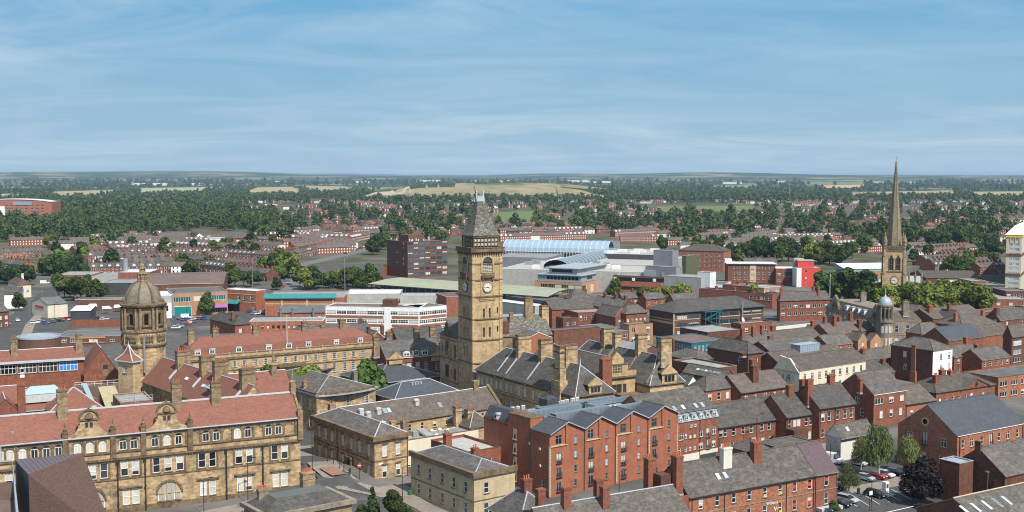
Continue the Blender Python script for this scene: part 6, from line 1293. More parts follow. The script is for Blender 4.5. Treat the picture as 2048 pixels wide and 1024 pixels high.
# ------------------------------------------------------------------ middle distance: right of the town hall
def sash_rows(z, n, rows=2, w=1.0, h=1.6, st='sash', top=.9, step=2.9, **o):
    return [(z-top-h-i*step, w, h, n, st, o) for i in range(rows) if z-top-h-i*step > .2]
def mid_right():
    B('bayed_brick_house','brick house with stone banded bays and dark slate hip roof behind the mansard flats','house',(1411,782),7.4,R=1482,L=1376,rot=33,roof='h',rh=3.4,wall='brick_orange',rm='slate',gut=False,F=sash_rows(7.4,4,2,1.3,2.0),S=sash_rows(7.4,2,1,1.3,2),bands=[(4.2,.25),(6.9,.3)])
    B('brown_roof_house','brick house with brown slate roof and two tall party stacks below the cream building','house',(1482,785),6.6,R=1577,rot=33,d=11,rh=4.0,roof='gx',wall='brick_red',rm='slate_brown',F=sash_rows(6.6,5,2,1.2,1.5,'case'),ch=[(.42,.25,2.2,1.2,6.4,'brick_dark',2),(.62,.65,2.0,1.2,7.2,'brick_dark',2)])
    b=B('dark_hip_house','square brown brick building under a blue-black slate hip roof next to a white wall','house',(1496,708),8.6,R=1526,L=1415,rot=35,roof='h',rh=3.4,wall='brick_dark',rm='slate',gut=False,F=[(5.6,.9,1.5,[.6],'sash'),(2,.9,1.4,[.3,.7],'sash')],S=[(5.2,1.2,1.6,[.2],'sash')],ch=[(-.6,-.1,1.6,1.3,1.0,'brick_dark',2)])
    B('white_yard_house','narrow white painted wall of a small house beside the dark hipped roof','house',(1526,713),6.8,R=1547,rot=35,d=9,roof='lean',rh=1.2,wall='white_paint',rm='slate')
    s=B('mossy_workshop','low workshop roof of mossy slates with a row of small rooflights','workshop',(1448,758),4.6,R=1472,L=1366,rot=37,roof='gy',rh=2.4,wall='brick_dark',rm='slate_mossy',gut=False)
    for k in range(6): skylight(s, .2+k*.1, .5, 1, .7, 1.2, 'S')
    B('parapet_block','dark brick block with stone parapet and pale flat roof behind the mossy workshop','block',(1432,737),6.4,R=1474,L=1345,rot=35,roof='f',wall='brick_dark',rm='felt_grey',edge='stone_grey')
    B('white_gable_cottage','tiny slate roofed cottage with white gable beside the town hall range','cottage',(1376,768),4.6,R=1396,L=1352,rot=35,roof='gy',rh=2.2,wall='white_paint',rm='slate',gut=False)
    c=B('cream_block','long cream rendered building with two rows of white windows and stepped end wall','building',(1599,741),9.6,R=1731.5,L=1549,rot=36,roof='gx',rh=3.4,wall='cream_render',rm='slate_brown',edge='stone_grey',ov=.15,gut=False,
          F=[(6.5,1.15,1.9,[.08,.19,.295,.395,.605,.71,.815,.93],'case',{'blind': 0}),(6.5,1.9,1.9,[.5],'strip',{'blind': 0}),(2.9,1.15,1.9,[.08,.19,.295,.395,.605,.71,.815,.93],'case',{'blind': 0}),(2.9,1.9,1.9,[.5],'strip')],S=[(6.3,1.5,1.6,[.45,.86],'case',{'blind': 0}),(6.4,.8,1.5,[.66],'case')])
    m=MB();d=c.d;m.add([(-.35,-.01,9),(-.35,d*.36,12.6),(-.35,d*.75,13.1),(-.35,d*.78,11.5),(-.35,d+.1,9),(-.35,d*.36,9.0)]+[(.35,-.01,9),(.35,d*.36,12.6),(.35,d*.75,13.1),(.35,d*.78,11.5),(.35,d+.1,9),(.35,d*.36,9.0)],[(0,5,1),(5,4,3,2,1),(6,7,11),(11,7,8,9,10),(0,1,7,6),(1,2,8,7),(2,3,9,8),(3,4,10,9)]);m.build('end_parapet',['cream_render'],c.root)
    B('twin_roof_hall','long low hall with grey slate roof and white gutter line behind the cream building','hall',(1546,707),7.2,R=1648,rot=35,d=13,rh=3.4,roof='gx',wall='brick_dark',rm='slate',edge='white_paint',gut=False)
    q=B('valley_roof_hall','slate roof with blue-grey glazed lantern box just behind the cream building','hall',(1556,724),6.4,R=1692,rot=35,d=9,rh=2.6,roof='gx',wall='brick_dark',rm='slate_brown',edge='white_paint',gut=False)
    m = MB(); m.box(q.w*.40, 2.5, 7, q.w*.68, 6.5, 10.2, 0); m.box(q.w*.39, 2.4, 10.2, q.w*.69, 6.6, 10.4, 1)
    for k in range(9): m.box(q.w*(.40+.28*k/8)-.06, 2.42, 7.5, q.w*(.40+.28*k/8)+.06, 2.497, 10.2, 1)
    m.build('roof_lantern', ['glass_pale', 'lead'], q.root)
    # close packed small roofs
    P = [  # name, label, K, z, R, L, d, roof, rh, wall, roof material, windows, chimneys
        ('shop_terrace','slate roofed shops with white fascia and four red stacks right of the teal block',(1498,692),7.6,1557,None,10,'gx',3.0,'brick_red','slate_mossy',4,[(.05,.4,1.4,1,5.6),(.42,.4,1.4,1,5.9),(.75,.45,1.3,1,5.9),(.55,-.2,1.3,1,3.2)]),
        ('wide_slate_house','broad brown slate roof with a cluster of red pots in the market streets',(1560,687),7.4,1648,None,12,'gx',3.6,'brick_red','slate_brown',4,[(.12,.5,1.8,1.1,5.4)]),
        ('barrel_roof_hall', 'rounded dark felt roof between small brick shops', (1640, 668), 7, 1662, 1604, None, 'gy', 2.4, 'brick_dark', 'slate', 2, []),
        ('stacked_terrace','small brick terrace with brick gable, slate roof and five red stacks',(1658,669),7.4,1732,None,10,'gx',3.4,'brick_red','slate_brown',6,[(.0,.8,1.4,1.1,4.2),(.16,.5,1.4,1.1,6),(.33,.35,1.6,1.2,6.2),(.66,.7,1.4,1.1,5),(.85,.5,1.6,1.2,6.4)]),
        ('slate_corner_house','plain slate hip roof beside the grey stone bank',(1722,662),7.6,1775,None,11,'h',3.2,'brick_red','slate_brown',3,[(.1,.2,1.5,1.1,4)]),
        ('valley_slate_house','dark slate roof with one rooflight between the twin halls and buff gables',(1656,691),6.6,1706,None,9,'gx',3.0,'brick_red','slate',3,[]),
        ('buff_gable_house','buff walled house with brown gable roof, left one of a touching pair',(1716,681),6.8,1736,1694,None,'gy',2.8,'brick_buff','slate_brown',1,[]),
        ('buff_gable_house','buff walled house with brown gable roof, right one of a touching pair',(1741,682),6.4,1765,1728,None,'gy',2.6,'brick_buff','slate_brown',1,[]),
        ('yard_slate_house','long slate roof in the yard left of the white fronted Georgian house',(1719,722),5.6,1784,None,9,'gx',2.6,'brick_red','slate',4,[(.3,.3,1.6,1.1,3.4)]),
        ('lower_yard_house','dark slate roof below the yard house, next to the cream building',(1732,750),5.6,1790,None,10,'gx',3.2,'brick_dark','slate',3,[(.85,.3,1.4,1,3.6)]),
        ('brick_end_house','brick shop with slate roof right of the white fronted house',(1908,714),7.0,1964,None,9,'gx',2.8,'brick_red','slate_mossy',3,[(.85,.5,2.0,1.2,5)]),
        ('brick_end_house','longer brick shop with tidy white sashes towards the right edge',(1964,720),6.6,2021,None,9,'gx',3.0,'brick_red','slate',5,[(.3,.6,1.2,1.2,4)]),
        ('blue_slate_hall','brick hall with large smooth blue-black slate roof behind the white house',(1897,681),8.2,1967,1842,None,'gx',4.0,'brick_red','slate_new',0,[]),
        ('lead_ridged_hall','grey hipped roof with bright lead hips left of the blue-black hall',(1843,668),8.0,1889,1812,None,'h',3.4,'brick_red','slate',0,[]),
        ('brown_hip_house','brick house with brown hipped roof and two small arched windows near the right edge',(1925,652),8.0,1993,None,12,'h',3.4,'brick_orange','slate_brown',3,[(.1,.4,1.4,1.1,4.4),(.9,.4,1.4,1.1,4.4)]),
        ('right_edge_roof','brown slate roof stepping down at the right picture edge behind the strip windows',(1965,672),6.4,2024,None,10,'gx',3.2,'brick_red','slate_brown',0,[]),
        ('gable_shop','brick shop with tall steep gable right of the church trees',(1900,640),8.4,1925,1870,None,'gy',3.6,'brick_red','slate',0,[(.5,.5,1.5,1.1,6)]),
        ('market_roof','long brown slate roof right of the domed bank',(1866,637),9.0,1964,None,13,'gx',3.2,'brick_dark','slate_brown',0,[(.1,.3,2.6,1.4,4.8,'brick_red',4),(.4,.1,2.6,1.4,3.0,'brick_red',0)]),
        ('dormer_row','dark curved roof with a row of pale dormers right of the domed bank',(1818,634),8.2,1866,1784,None,'gy',4.4,'brick_dark','slate',0,[]),
        ('flat_dark_block','dark brown flat roofed block with small penthouse behind the domed bank',(1803,626),10,1850,1786,None,'f',0,'brick_brown','felt_brown',0,[]),
        ('long_felt_roof','long brick range with dark flat roof below the church trees on the right',(1960,625),8.6,2060,1930,None,'f',0,'brick_dark','felt_dark',3,[]),
        ('edge_brick_house','brick house with two steep gables at the right edge under the tower block',(2000,640),9.0,2058,1968,None,'gx',3.4,'brick_dark','slate',2,[(.05,.3,2.2,1.3,4.6)]),
    ]
    for nm, lab, K, z, R, L, d, rf, rh, wl, rm, nw, ch in P:
        B(nm,lab,'house' if 'house' in nm or 'terrace' in nm else 'building',K,z,R=R,L=L,rot=33,d=d,roof=rf,rh=rh,wall=wl,rm=rm,gut=False,F=sash_rows(z,nw,2,1.1,1.5) if nw else [],ch=ch,ov=.25,edge='stone_grey')
    g=B('georgian_house','three storey Georgian house with white painted front and dark brick side','house',(1866,701),11,R=1905,L=1782,rot=35,roof='h',rh=2.8,wall='brick_dark',rm='slate_mossy',edge='stone_grey',gut=False,
          F=[(7.9,1.0,1.7,[.42],'arch'),(7.9,1.1,1.9,[.84],'sash'),(4.2,1.0,1.7,[.42],'arch'),(4.2,1.1,2.0,[.84],'sash'),(1,1.1,2,[.4,.84],'sash')],S=[(7.6,1.3,1.9,[.66],'geo'),(3.6,1.3,1.9,[.64],'arch')])
    m=MB();hs=[(g.w*.42-.5,7.9,g.w*.42+.5,9.6),(g.w*.84-.55,7.9,g.w*.84+.55,9.8),(g.w*.42-.5,4.2,g.w*.42+.5,5.9),(g.w*.84-.55,4.2,g.w*.84+.55,6.2),(g.w*.4-.55,1,g.w*.4+.55,3),(g.w*.84-.55,1,g.w*.84+.55,3)]
    wall_face(m, (0, -.02), (1, 0), g.w, -1, 10.75, hs, 0, .02, None, False); m.build('painted_front', ['white_paint'], g.root)
    m=MB();m.box(-.7,g.d*.38,-1,-.01,g.d*.47,12,0);m.box(-.9,g.d*.36,-1,-.01,g.d*.49,3.5,0);m.box(-.75,g.d*.37,11.6,-.01,g.d*.48,11.9,0);m.build('chimney_breast',['brick_orange'],g.root)
    k=B('edge_office','dark gabled office with blue-grey window panels cut by the right edge','office',(2024,672),10,R=2070,L=2006,rot=35,roof='gx',rh=3.6,wall='brick_dark',rm='slate_brown',gut=False,F=[(6.4,5,1.7,2,'strip',{'gm': 'glass_pale'}),(3.2,5,1.7,2,'strip',{'gm': 'glass_pale'}),(.4,5,1.7,2,'strip')])
    # teal offices
    t=B('teal_office','brown brick offices with teal eaves, slate hip roof and teal stair frame','office',(1348,625),10.6,R=1527,L=1299,rot=30,roof='h',rh=4.0,wall='brick_brown',rm='slate',ridge='slate_brown',edge='teal',ov=.9,gut=False,
          F=[(zz,5.2,1.5,[.09],'grid',{'fm': 'teal','stone': None}) for zz in (7.6,4.5,1.4)]+[(zz,5.2,1.5,[.215],'grid',{'fm': 'teal','stone': None}) for zz in (7.6,4.5,1.4)]+[(zz,4.6,1.5,[.55,.66],'grid',{'fm': 'teal','stone': None}) for zz in (7.6,4.5,1.4)]+[(zz,5.0,1.5,[.80,.92],'grid',{'fm': 'teal','stone': None}) for zz in (7.6,4.5)])
    w = t.w; m = MB()
    for x in (.30, .36, .42, .48): m.box(w*x-.12, -2.6, 0, w*x+.12, -2.36, 10.2)
    for zz in (1, 4, 7, 10): m.box(w*.29, -2.7, zz, w*.49, -.02, zz+.18)
    for i,zz in enumerate((1,4,7)): a,c=(w*.31,w*.46) if i % 2 == 0 else (w*.46,w*.31);m.slab([(a,-2.5,zz+.2),(c,-2.5,zz+3.1),(c,-1.4,zz+3.1),(a,-1.4,zz+.2)] if a < c else [(c,-2.5,zz+3.1),(a,-2.5,zz+.2),(a,-1.4,zz+.2),(c,-1.4,zz+3.1)],.3)
    m.build('stair_frame', ['teal'], t.root)
    m = MB()
    for zz in (7.25, 4.15, 1.05): m.box(.3, -.08, zz, w*.28, -.006, zz+.28); m.box(w*.5, -.08, zz, w*.98, -.006, zz+.28)
    m.box(-.08, .3, 5.6, -.006, t.d-.3, 6.5); m.box(-.08, .3, 7.1, -.006, t.d-.3, 7.5); m.build('pale_band', ['sandstone_pale'], t.root)
    m = MB(); m.tube((-.5, -.5, 0), (-.5, -.5, 10), .3, .3, 8); m.build('corner_post', ['sandstone_pale'], t.root)
    m = MB(); m.tube((w*.74, -.8, 1), (w*.74, -.8, 13), .35, .35, 8); m.build('flue', ['steel'], t.root)
    r=B('teal_block','flat roofed brick and teal block with white window grids before the teal offices','office',(1383,687),7.4,R=1459,L=1312,rot=33,roof='f',wall='teal',rm='felt_brown',edge='teal',par=.1,
          F=[(4.2,1.0,2.3,[.1+.8*i/8 for i in range(9)],'geo',{'stone': None,'blind': 0}),(1.2,1.0,2.3,[.1+.8*i/8 for i in range(9)],'geo',{'stone': None})],S=[(4.2,2.6,2.3,[.08,.22,.36],'grid',{'stone': None,'blind': 0}),(1.2,2.6,2.3,[.08,.22,.36],'grid',{'stone': None}),(4.2,2.6,2.3,[.8,.92],'grid',{'stone': None}),(1.2,2.6,2.3,[.8,.92],'grid',{'stone': None})])
    m = MB(); m.box(-.6, r.d*.46, -1, -.01, r.d*.72, 7.9); m.build('brick_pier', ['brick_red'], r.root)
    B('plant_flat_block','low brown flat roof crowded with pipes beside the teal offices','block',(1415,665),7.2,R=1482,L=1360,rot=31,roof='f',wall='brick_dark',rm='felt_grey',edge='felt_brown',par=.1)
    k=B('brick_flat_offices','stepped red brick offices with pale flat roofs and satellite dish','office',(1482,648),8.8,R=1545,L=1462,rot=31,roof='f',wall='brick_red',rm='felt_grey',edge='felt_dark',F=[(5.6,2.4,1.5,[.15,.75],'strip'),(1.8,3.4,.7,[.4],'strip')],bands=[(4.6,.3)])
    m=MB();m.lathe([(.05,0),(.6,.12),(1.0,.4)],0,0,12);o=m.build('satellite_dish',['white_paint'],k.root,(k.w*.15,2,10));o.rotation_euler=(R_(70),0,R_(20));m=MB();m.tube((k.w*.15,2.2,8.6),(k.w*.15,2.2,10),.1);m.build('dish_mast',['steel'],k.root)
    B('cream_flat_shop','cream walled shop under a black felt roof with domelight','shop',(1541,654),6.2,R=1624,L=1530,rot=34,roof='f',wall='limewash',rm='felt_dark',edge='felt_dark',par=.05,F=[(3,2.6,1.8,[.12,.3,.75],'strip')])
    # left of the teal offices
    B('curved_end_house','brick hall end with slate roof curving like an apse beside the street trees','hall',(1252,628),9.4,R=1294,L=1236,rot=33,roof='h',rh=3.2,wall='brick_red',rm='slate_mossy',gut=False,F=[(5.6,1.1,1.7,5,'case')],S=[(5.4,2.6,1.4,[.3],'strip')])
    B('long_slate_terrace','long dark slate terrace running down towards the curved brick hall','terrace',(1240,618),9.0,L=1178,w=10,rot=36,roof='gy',rh=3.8,wall='brick_dark',rm='slate',gut=False,S=sash_rows(9.0,12,2,1.0,1.6),ch=[(.5,.1,1.4,1,5.4),(.5,.4,1.4,1,5.4),(.5,.75,1.4,1,5.4)])
    B('slate_end_terrace','brown brick house with twin white windows and ribbed slate roof by the bus station','house',(1142,598),8.6,R=1184,L=1128,rot=24,roof='h',rh=3.8,wall='brick_dark',rm='slate_mossy',gut=False,F=[(5.6,1.4,1.6,[.2,.4,.8],'case')],ch=[(.8,.5,1.4,1.1,5.6)])
    a=B('brick_gable_hall','brick hall with pointed gable and big white window among the school blocks','hall',(1231,632),8.4,R=1254,rot=26,d=16,roof='gy',rh=3.4,wall='brick_red',rm='slate_mossy',edge='sandstone_pale',gut=False,F=[(4.6,2.6,2.2,[.5],'grid')])
    B('brick_flat_school','two storey red brick wing with flat roof and paired white windows','school',(1156,626),8.0,R=1230,rot=24,d=13,roof='f',wall='brick_red',rm='felt_grey',edge='brick_dark',F=[(4.8,1.1,2.1,[.08,.2,.4,.52,.66,.78,.9],'sash'),(1.2,1.1,2,6,'sash')])
    B('rough_slate_hall','long weathered slate roof just behind the red brick school wing','hall',(1104,619),8.2,R=1215,rot=24,d=13,roof='gx',rh=3.4,wall='brick_red',rm='slate_mossy',gut=False)
    B('brown_flat_wing','brown brick cube with two small windows behind the town hall stacks','block',(1126,637),7.0,R=1156,L=1112,rot=24,roof='f',wall='brick_dark',rm='felt_dark',edge='brick_dark',F=[(4,1.4,1.4,[.3,.75],'case')])
    B('blue_fascia_block','low block with black roof and pale blue window fascia behind the town hall','block',(1222,664),6.2,R=1268,L=1158,rot=31,roof='f',wall='brick_red',rm='felt_dark',edge='blue_cladding',par=.05,F=[(3.6,2.4,1.6,4,'grid',{'fm': 'white_paint','stone': None})])
    B('brick_cube_house','square brick block with four white cross windows left of the brown office side','block',(1258,650),8.4,R=1306,L=1240,rot=30,roof='f',wall='brick_buff',rm='felt_dark',edge='brick_dark',F=[(5.4,1.7,1.9,[.2,.8],'case'),(1.8,1.7,1.9,[.2,.8],'case')])
    B('purple_lean_roof','brownish low roof behind the town hall stacks','roof range',(1108,662),9,R=1200,L=1092,rot=31,roof='f',wall='brick_dark',rm='felt_brown',edge='brick_dark',par=.05)
    B('felt_hall','broad grey felt roofs at the foot of the teal block','hall',(1280,706),8.5,R=1330,L=1210,rot=32,roof='gy',rh=2.0,wall='brick_dark',rm='felt_grey',gut=False)
    B('black_link_roof','dark slate roof filling the gap right of the town hall range','roof range',(1392,722),5.0,R=1440,L=1330,rot=33,roof='h',rh=2.6,wall='brick_red',rm='slate',gut=False)
    # ornate bank with a domed corner
    b=B('ornate_bank','grey stone bank with ornate gables, white attic dormers and a lead domed corner turret','bank',(1768,642),11.8,L=1652,w=15,rot=10,roof='m',rh=3.2,inset=2.2,wall='stone_grey',rm='slate_brown',edge='stone_grey',gut=False,ov=.2,
          S=[(7.4,1.6,2.6,[.10,.17,.3,.37,.44,.51,.58,.65,.78,.85,.92],'sash',{'blind': 1,'stone': 'hood'}),(2.8,1.8,2.8,[.10,.17,.3,.37,.44,.51,.58,.65,.78,.85,.92],'sash')],F=[(7.4,1.5,2.6,[.35,.65],'sash'),(2.8,1.5,2.6,[.35,.65],'sash')],bands=[(6.2,.4),(11.0,.5)])
    for f in (.34, .44, .54, .64): dormer(b, .1, b.d*f, 12.2, 2.0, 1.9, 1.8, R_(-90), 'lead', 'case', 'white_paint', .2, kind='f')
    for f in (.12, .82):
        m = MB(); y = b.d*f; h = 3.6
        half = [(h, 11.8), (h, 13.0), (h*.62, 14.4), (h*.62, 15.6), (0, 17.6)]
        out = [(x, z) for x, z in half]+[(-x, z) for x, z in half[:-1][::-1]]
        m.extrude_y(out[::-1], -.5, .6, 0, 1)
        for k in range(8): a0,a1=math.pi*k/8,math.pi*(k+1)/8;m.extrude_y([(1.9*math.cos(a0),12.6+1.9*math.sin(a0)),(1.9*math.cos(a1),12.6+1.9*math.sin(a1)),(1.4*math.cos(a1),12.6+1.4*math.sin(a1)),(1.4*math.cos(a0),12.6+1.4*math.sin(a0))],-.75,-.51,1)
        g_=m.build('ornate_gable',['stone_grey','sandstone_trim'],b.root,(0,y,0),R_(-90));q=MB();q.poly([(-1.4,-.55,12)]+[(1.4,-.55,12)]+[(1.4*math.cos(t),-.55,12.6+1.4*math.sin(t)) for t in (math.pi*i/8 for i in range(9))]);q.build('arched_window',['glass'],g_)
    m=MB();n=12;m.lathe([(2.7,-1),(2.7,11.2),(3.1,11.4),(3.1,12),(2.6,12.1),(2.6,17.2),(3.0,17.4),(3.0,17.9),(2.3,18)],0,0,n);t_=m.build('corner_turret',['stone_grey'],b.root,(.8,.8,0))
    m=MB();m.lathe([(2.45*math.cos(t),18+3.0*math.sin(t)) for t in (math.pi/2*i/7 for i in range(7))]+[(.3,21.0),(.25,21.8),(.1,22),(.06,24)],0,0,20);m.build('turret_dome',['lead'],t_,smooth=True)
    m = MB()
    for k in range(12):
        a = 2*math.pi*k/12
        m.lathe([(.26, 12.1), (.22, 17.2)], 2.75*math.cos(a), 2.75*math.sin(a), 6)
    m.build('turret_column', ['stone_grey'], t_)
    for k in range(7, 12):
        a = 2*math.pi*(k+.5)/12; ap = 2.62*math.cos(math.pi/12)
        for z0,z1,ap2 in ((13,16.4,2.6),(7.4,10,2.72),(2.8,5.6,2.72)): m=MB();m.box(-.42,-.06,z0,.42,.02,z1);m.build('turret_window',['glass' if z0 > 12 else 'blind'],t_,(ap2*math.cos(math.pi/12)*math.cos(a),ap2*math.cos(math.pi/12)*math.sin(a),0),a+math.pi/2)
    for f in (.02, .25, .7): chimney(b, 9, b.d*f, 13, 19, 2.2, 1.4, 'stone_grey', 3)
    # brick offices with hipped roofs behind the street tree
    B('red_brick_offices','red brick offices with slate hips and short white windows behind the bright street tree','office',(1560,602),9.4,R=1660,L=1554,rot=14,roof='h',rh=4,wall='brick_red',rm='slate',gut=False,F=[(6,2.0,1.5,8,'strip'),(2.6,2,1.5,8,'strip')],ch=[(.05,.5,1.2,1,5.6),(.7,.6,1.2,1,6),(.78,.3,1.2,1,6)])
    fl=tag(empty('flagpole',(*at(1659,625,0),0)),'white flagpole in front of the red brick offices','flagpole');m=MB();m.tube((0,0,6),(0,0,19),.14,.08);m.build('pole',['white_paint'],fl)
mid_right()
# ------------------------------------------------------------------ cathedral
def cathedral():
    s = .25; rot = -14; Z = lambda y: H-(y-352)*s; dd = s*FOC
    ux, uy = U(rot); K = at(1767.5, 560, Z(560)); w = along(K, ux, 1809.5, 14); d = w
    o = tag(empty('church_tower', (K[0], K[1], 0), R_(rot)), 'sandstone church tower with crocketed stone spire, corner pinnacles and clock', 'church')
    m = MB(); c = w/2; zt = Z(494)
    win = [(c-2.6, Z(540), c-.7, Z(517)), (c+.7, Z(540), c+2.6, Z(517))]
    wall_face(m,(0,0),(1,0),w,-1,zt,win,0,.4);wall_face(m,(w,0),(0,1),d,-1,zt,[]);wall_face(m,(w,d),(-1,0),w,-1,zt,[]);wall_face(m,(0,d),(0,-1),d,-1,zt,[(d-h[2],h[1],d-h[0],h[3]) for h in win],0,.4)
    m.build('tower_wall', ['sandstone_clean'], o)
    for rz, px, py in ((0, c, 0), (R_(-90), 0, d/2)):
        for sx in (-1, 1):
            x = sx*1.65; m = MB(); m.quad((x-.95, .36, Z(540)), (x+.95, .36, Z(540)), (x+.95, .36, Z(517)), (x-.95, .36, Z(517)), 0)
            m.poly([(x-.95, -.03, Z(517)), (x+.95, -.03, Z(517)), (x+.6, -.03, Z(517)+1.1), (x, -.03, Z(517)+1.7), (x-.6, -.03, Z(517)+1.1)], 0)
            m.box(x-.1, -.06, Z(540), x+.1, .3, Z(515), 1); m.box(x-.95, -.05, Z(529), x+.95, .3, Z(528), 1)
            for sg in (-1, 1): m.slab([(x+sg*1.2, -.25, Z(517)-.3), (x, -.25, Z(517)+2.1), (x, -.01, Z(517)+2.1), (x+sg*1.2, -.01, Z(517)-.3)], .3, 1)
            m.box(x-1.2, -.2, Z(541), x-.95, -.01, Z(517), 1); m.box(x+.95, -.2, Z(541), x+1.2, -.01, Z(517), 1)
            m.build('belfry_window', ['dark_cladding', 'sandstone_trim'], o, (px, py, 0), rz)
    m = MB()
    for y,e in ((543.5,.25),(503,.2),(497,.35),(494,.3)): m.box(-e,-e,Z(y),w+e,-.002,Z(y)+.5);m.box(-e,-.002,Z(y),-.002,d+e,Z(y)+.5);m.box(w+.002,-.002,Z(y),w+e,d,Z(y)+.5)
    for i in range(12): m.box(i*w/12+.2, -.3, Z(500), i*w/12+.6, -.01, Z(497)); m.box(-.3, i*w/12+.2, Z(500), -.01, i*w/12+.6, Z(497))
    m.build('string_course', ['sandstone_trim'], o)
    for x in (-.2, w-.9):
        for y in (-.2, d-.9):
            m = MB()
            for k,e in ((0,.9),(1,.6),(2,.35),(3,.1)): m.box(x-(e if x < 1 else 0),y-(e if y < 1 else 0),-1 if k == 0 else k*8.6,x+1.1+(e if x > 1 else 0),y+1.1+(e if y > 1 else 0),(k+1)*8.6-.4 if k < 3 else Z(490))
            m.build('buttress', ['sandstone'], o)
            m=MB();m.lathe([(.95,Z(491)),(.95,Z(484)),(1.15,Z(483)),(.1,Z(466)),(.2,Z(465)),(.02,Z(463))],x+.55,y+.55,8);m.build('pinnacle',['sandstone_sooty'],o)
    m = MB(); m.lathe([(4.0, Z(491)), (.16, Z(322)), (.02, Z(319))], w/2, d/2, 8, 0, math.pi/8); 
    m.build('spire', ['spire_stone'], o)
    m = MB()
    for k in range(8):
        a = math.pi/8+2*math.pi*k/8
        for i in range(34):
            t=(i+.5)/34;r=4.0*(1-t)+.16*t;z=Z(491)+(Z(322)-Z(491))*t;x,y=w/2+math.cos(a)*(r+.08),d/2+math.sin(a)*(r+.08);m.box(x-.16,y-.16,z-.2,x+.16,y+.16,z+.2)
    m.build('crockets', ['sandstone_trim'], o)
    m=MB();m.tube((w/2,d/2,Z(320)),(w/2,d/2,Z(313)),.06);m.box(w/2-.5,d/2-.05,Z(316),w/2+.5,d/2+.05,Z(315.5));m.build('weather_vane',['dark_metal'],o)
    for rz in (0, 2, 4, 6):
        a=R_(-90)+rz*math.pi/4;r=3.6;m=MB();m.extrude_y([(-.7,0),(.7,0),(.7,2.4),(0,4.2),(-.7,2.4)],-.5,.9,0);m.build('lucarne',['sandstone_sooty'],o,(w/2+math.cos(a)*r*.86,d/2+math.sin(a)*r*.86,Z(488)),a+math.pi/2)
    clock_face(o, c, -.05, Z(560.5), 0, 1.65, 3.73, 44)
    m=MB();r=2.2;m.lathe([(r,0),(r,.06),(1.7,.06)],0,0,8,0,math.pi/8);k=m.build('clock_panel',['dark_metal'],o,(c,-.01,Z(560.5)));k.rotation_euler=(R_(90),0,0)
    n=B('church_nave','church body with stone pinnacles just right of the spire','church',(1814,568),8.5,rot=-14,R=1846,d=30,roof='gx',rh=3.2,wall='sandstone_clean',rm='lead',edge='sandstone_trim',gut=False)
    for f in (.1,.5,.9): m=MB();m.box(f*n.w-.5,-.8,0,f*n.w+.5,-.01,12.5);m.lathe([(.7,12.5),(.05,16.5)],f*n.w,-.4,6);m.build('pinnacle',['sandstone_sooty'],n.root)
    a=B('church_aisle','sandstone church wing with small pinnacles left of the spire','church',(1742,572),8,rot=-14,R=1768,d=20,roof='gx',rh=3,wall='sandstone_clean',rm='lead',edge='sandstone_trim',gut=False)
    for f in (.1,.5): m=MB();m.box(f*a.w-.4,-.7,0,f*a.w+.4,-.01,11.5);m.lathe([(.6,11.5),(.05,15)],f*a.w,-.35,6);m.build('pinnacle',['sandstone_sooty'],a.root)
    B('arched_brick_hall','red brick hall with three white arched windows right of the church tower','hall',(1836,566),9.4,rot=10,R=1876,d=12,roof='f',wall='brick_red',rm='felt_grey',edge='brick_dark',F=[(5.2,1.5,2.6,[.2,.42,.62],'arch',{'blind': 2})])
mat('spire_stone', (.19, .15, .10), (.29, .235, .16), 1.2, .9, (.12, .095, .07), .3, .6, blocks=(1.2, .5, .02, .4), rand=0)
cathedral()
# ------------------------------------------------------------------ shopping centre and offices beyond the town hall
def vault(name, label, A, Bp, za, wid, hgt, n=14, open_from=None):
    a = Vector((*A, 0)); b = Vector((*Bp, 0)); L_ = (b-a).length; rz = math.atan2(b.y-a.y, b.x-a.x)
    o = tag(empty(name, (a.x, a.y, 0), rz), label, 'glass roof')
    seg = 9; m = MB(); rib = MB()
    def P(i, k, e=0): t = math.pi*k/seg; return (L_*i/n, -(wid/2+e)*math.cos(t), za+(hgt+e)*math.sin(t))
    for i in range(n):
        for k in range(seg): m.quad(P(i, k), P(i+1, k), P(i+1, k+1), P(i, k+1))
    m.build('glazing', ['glass_vault'], o)
    for i in range(n+1):
        for k in range(seg): rib.tube(P(i, k, .06), P(i, k+1, .06), .13, n=4)
    rib.tube((0, -wid/2, za), (L_, -wid/2, za), .2, n=4); rib.tube((0, wid/2, za), (L_, wid/2, za), .2, n=4)
    rib.build('rib', ['white_paint'], o)
    p = MB()
    for i in range(2*n+1):
        x = L_*i/(2*n); p.tube((x, -wid/2, za-3.6), (x, -wid/2, za), .13, n=4)
        if i < 2*n: p.tube((x, -wid/2, za-.3), (x+L_/(4*n), -wid/2, za-1.5), .09, n=4)
    p.build('frame', ['white_paint'], o); q = MB(); q.box(0, -wid/2+.3, za-3.6, L_, wid/2-.3, za-.2); q.build('clerestory', ['glass'], o)
    return o
glass('glass_vault', (.24, .33, .40), .3)
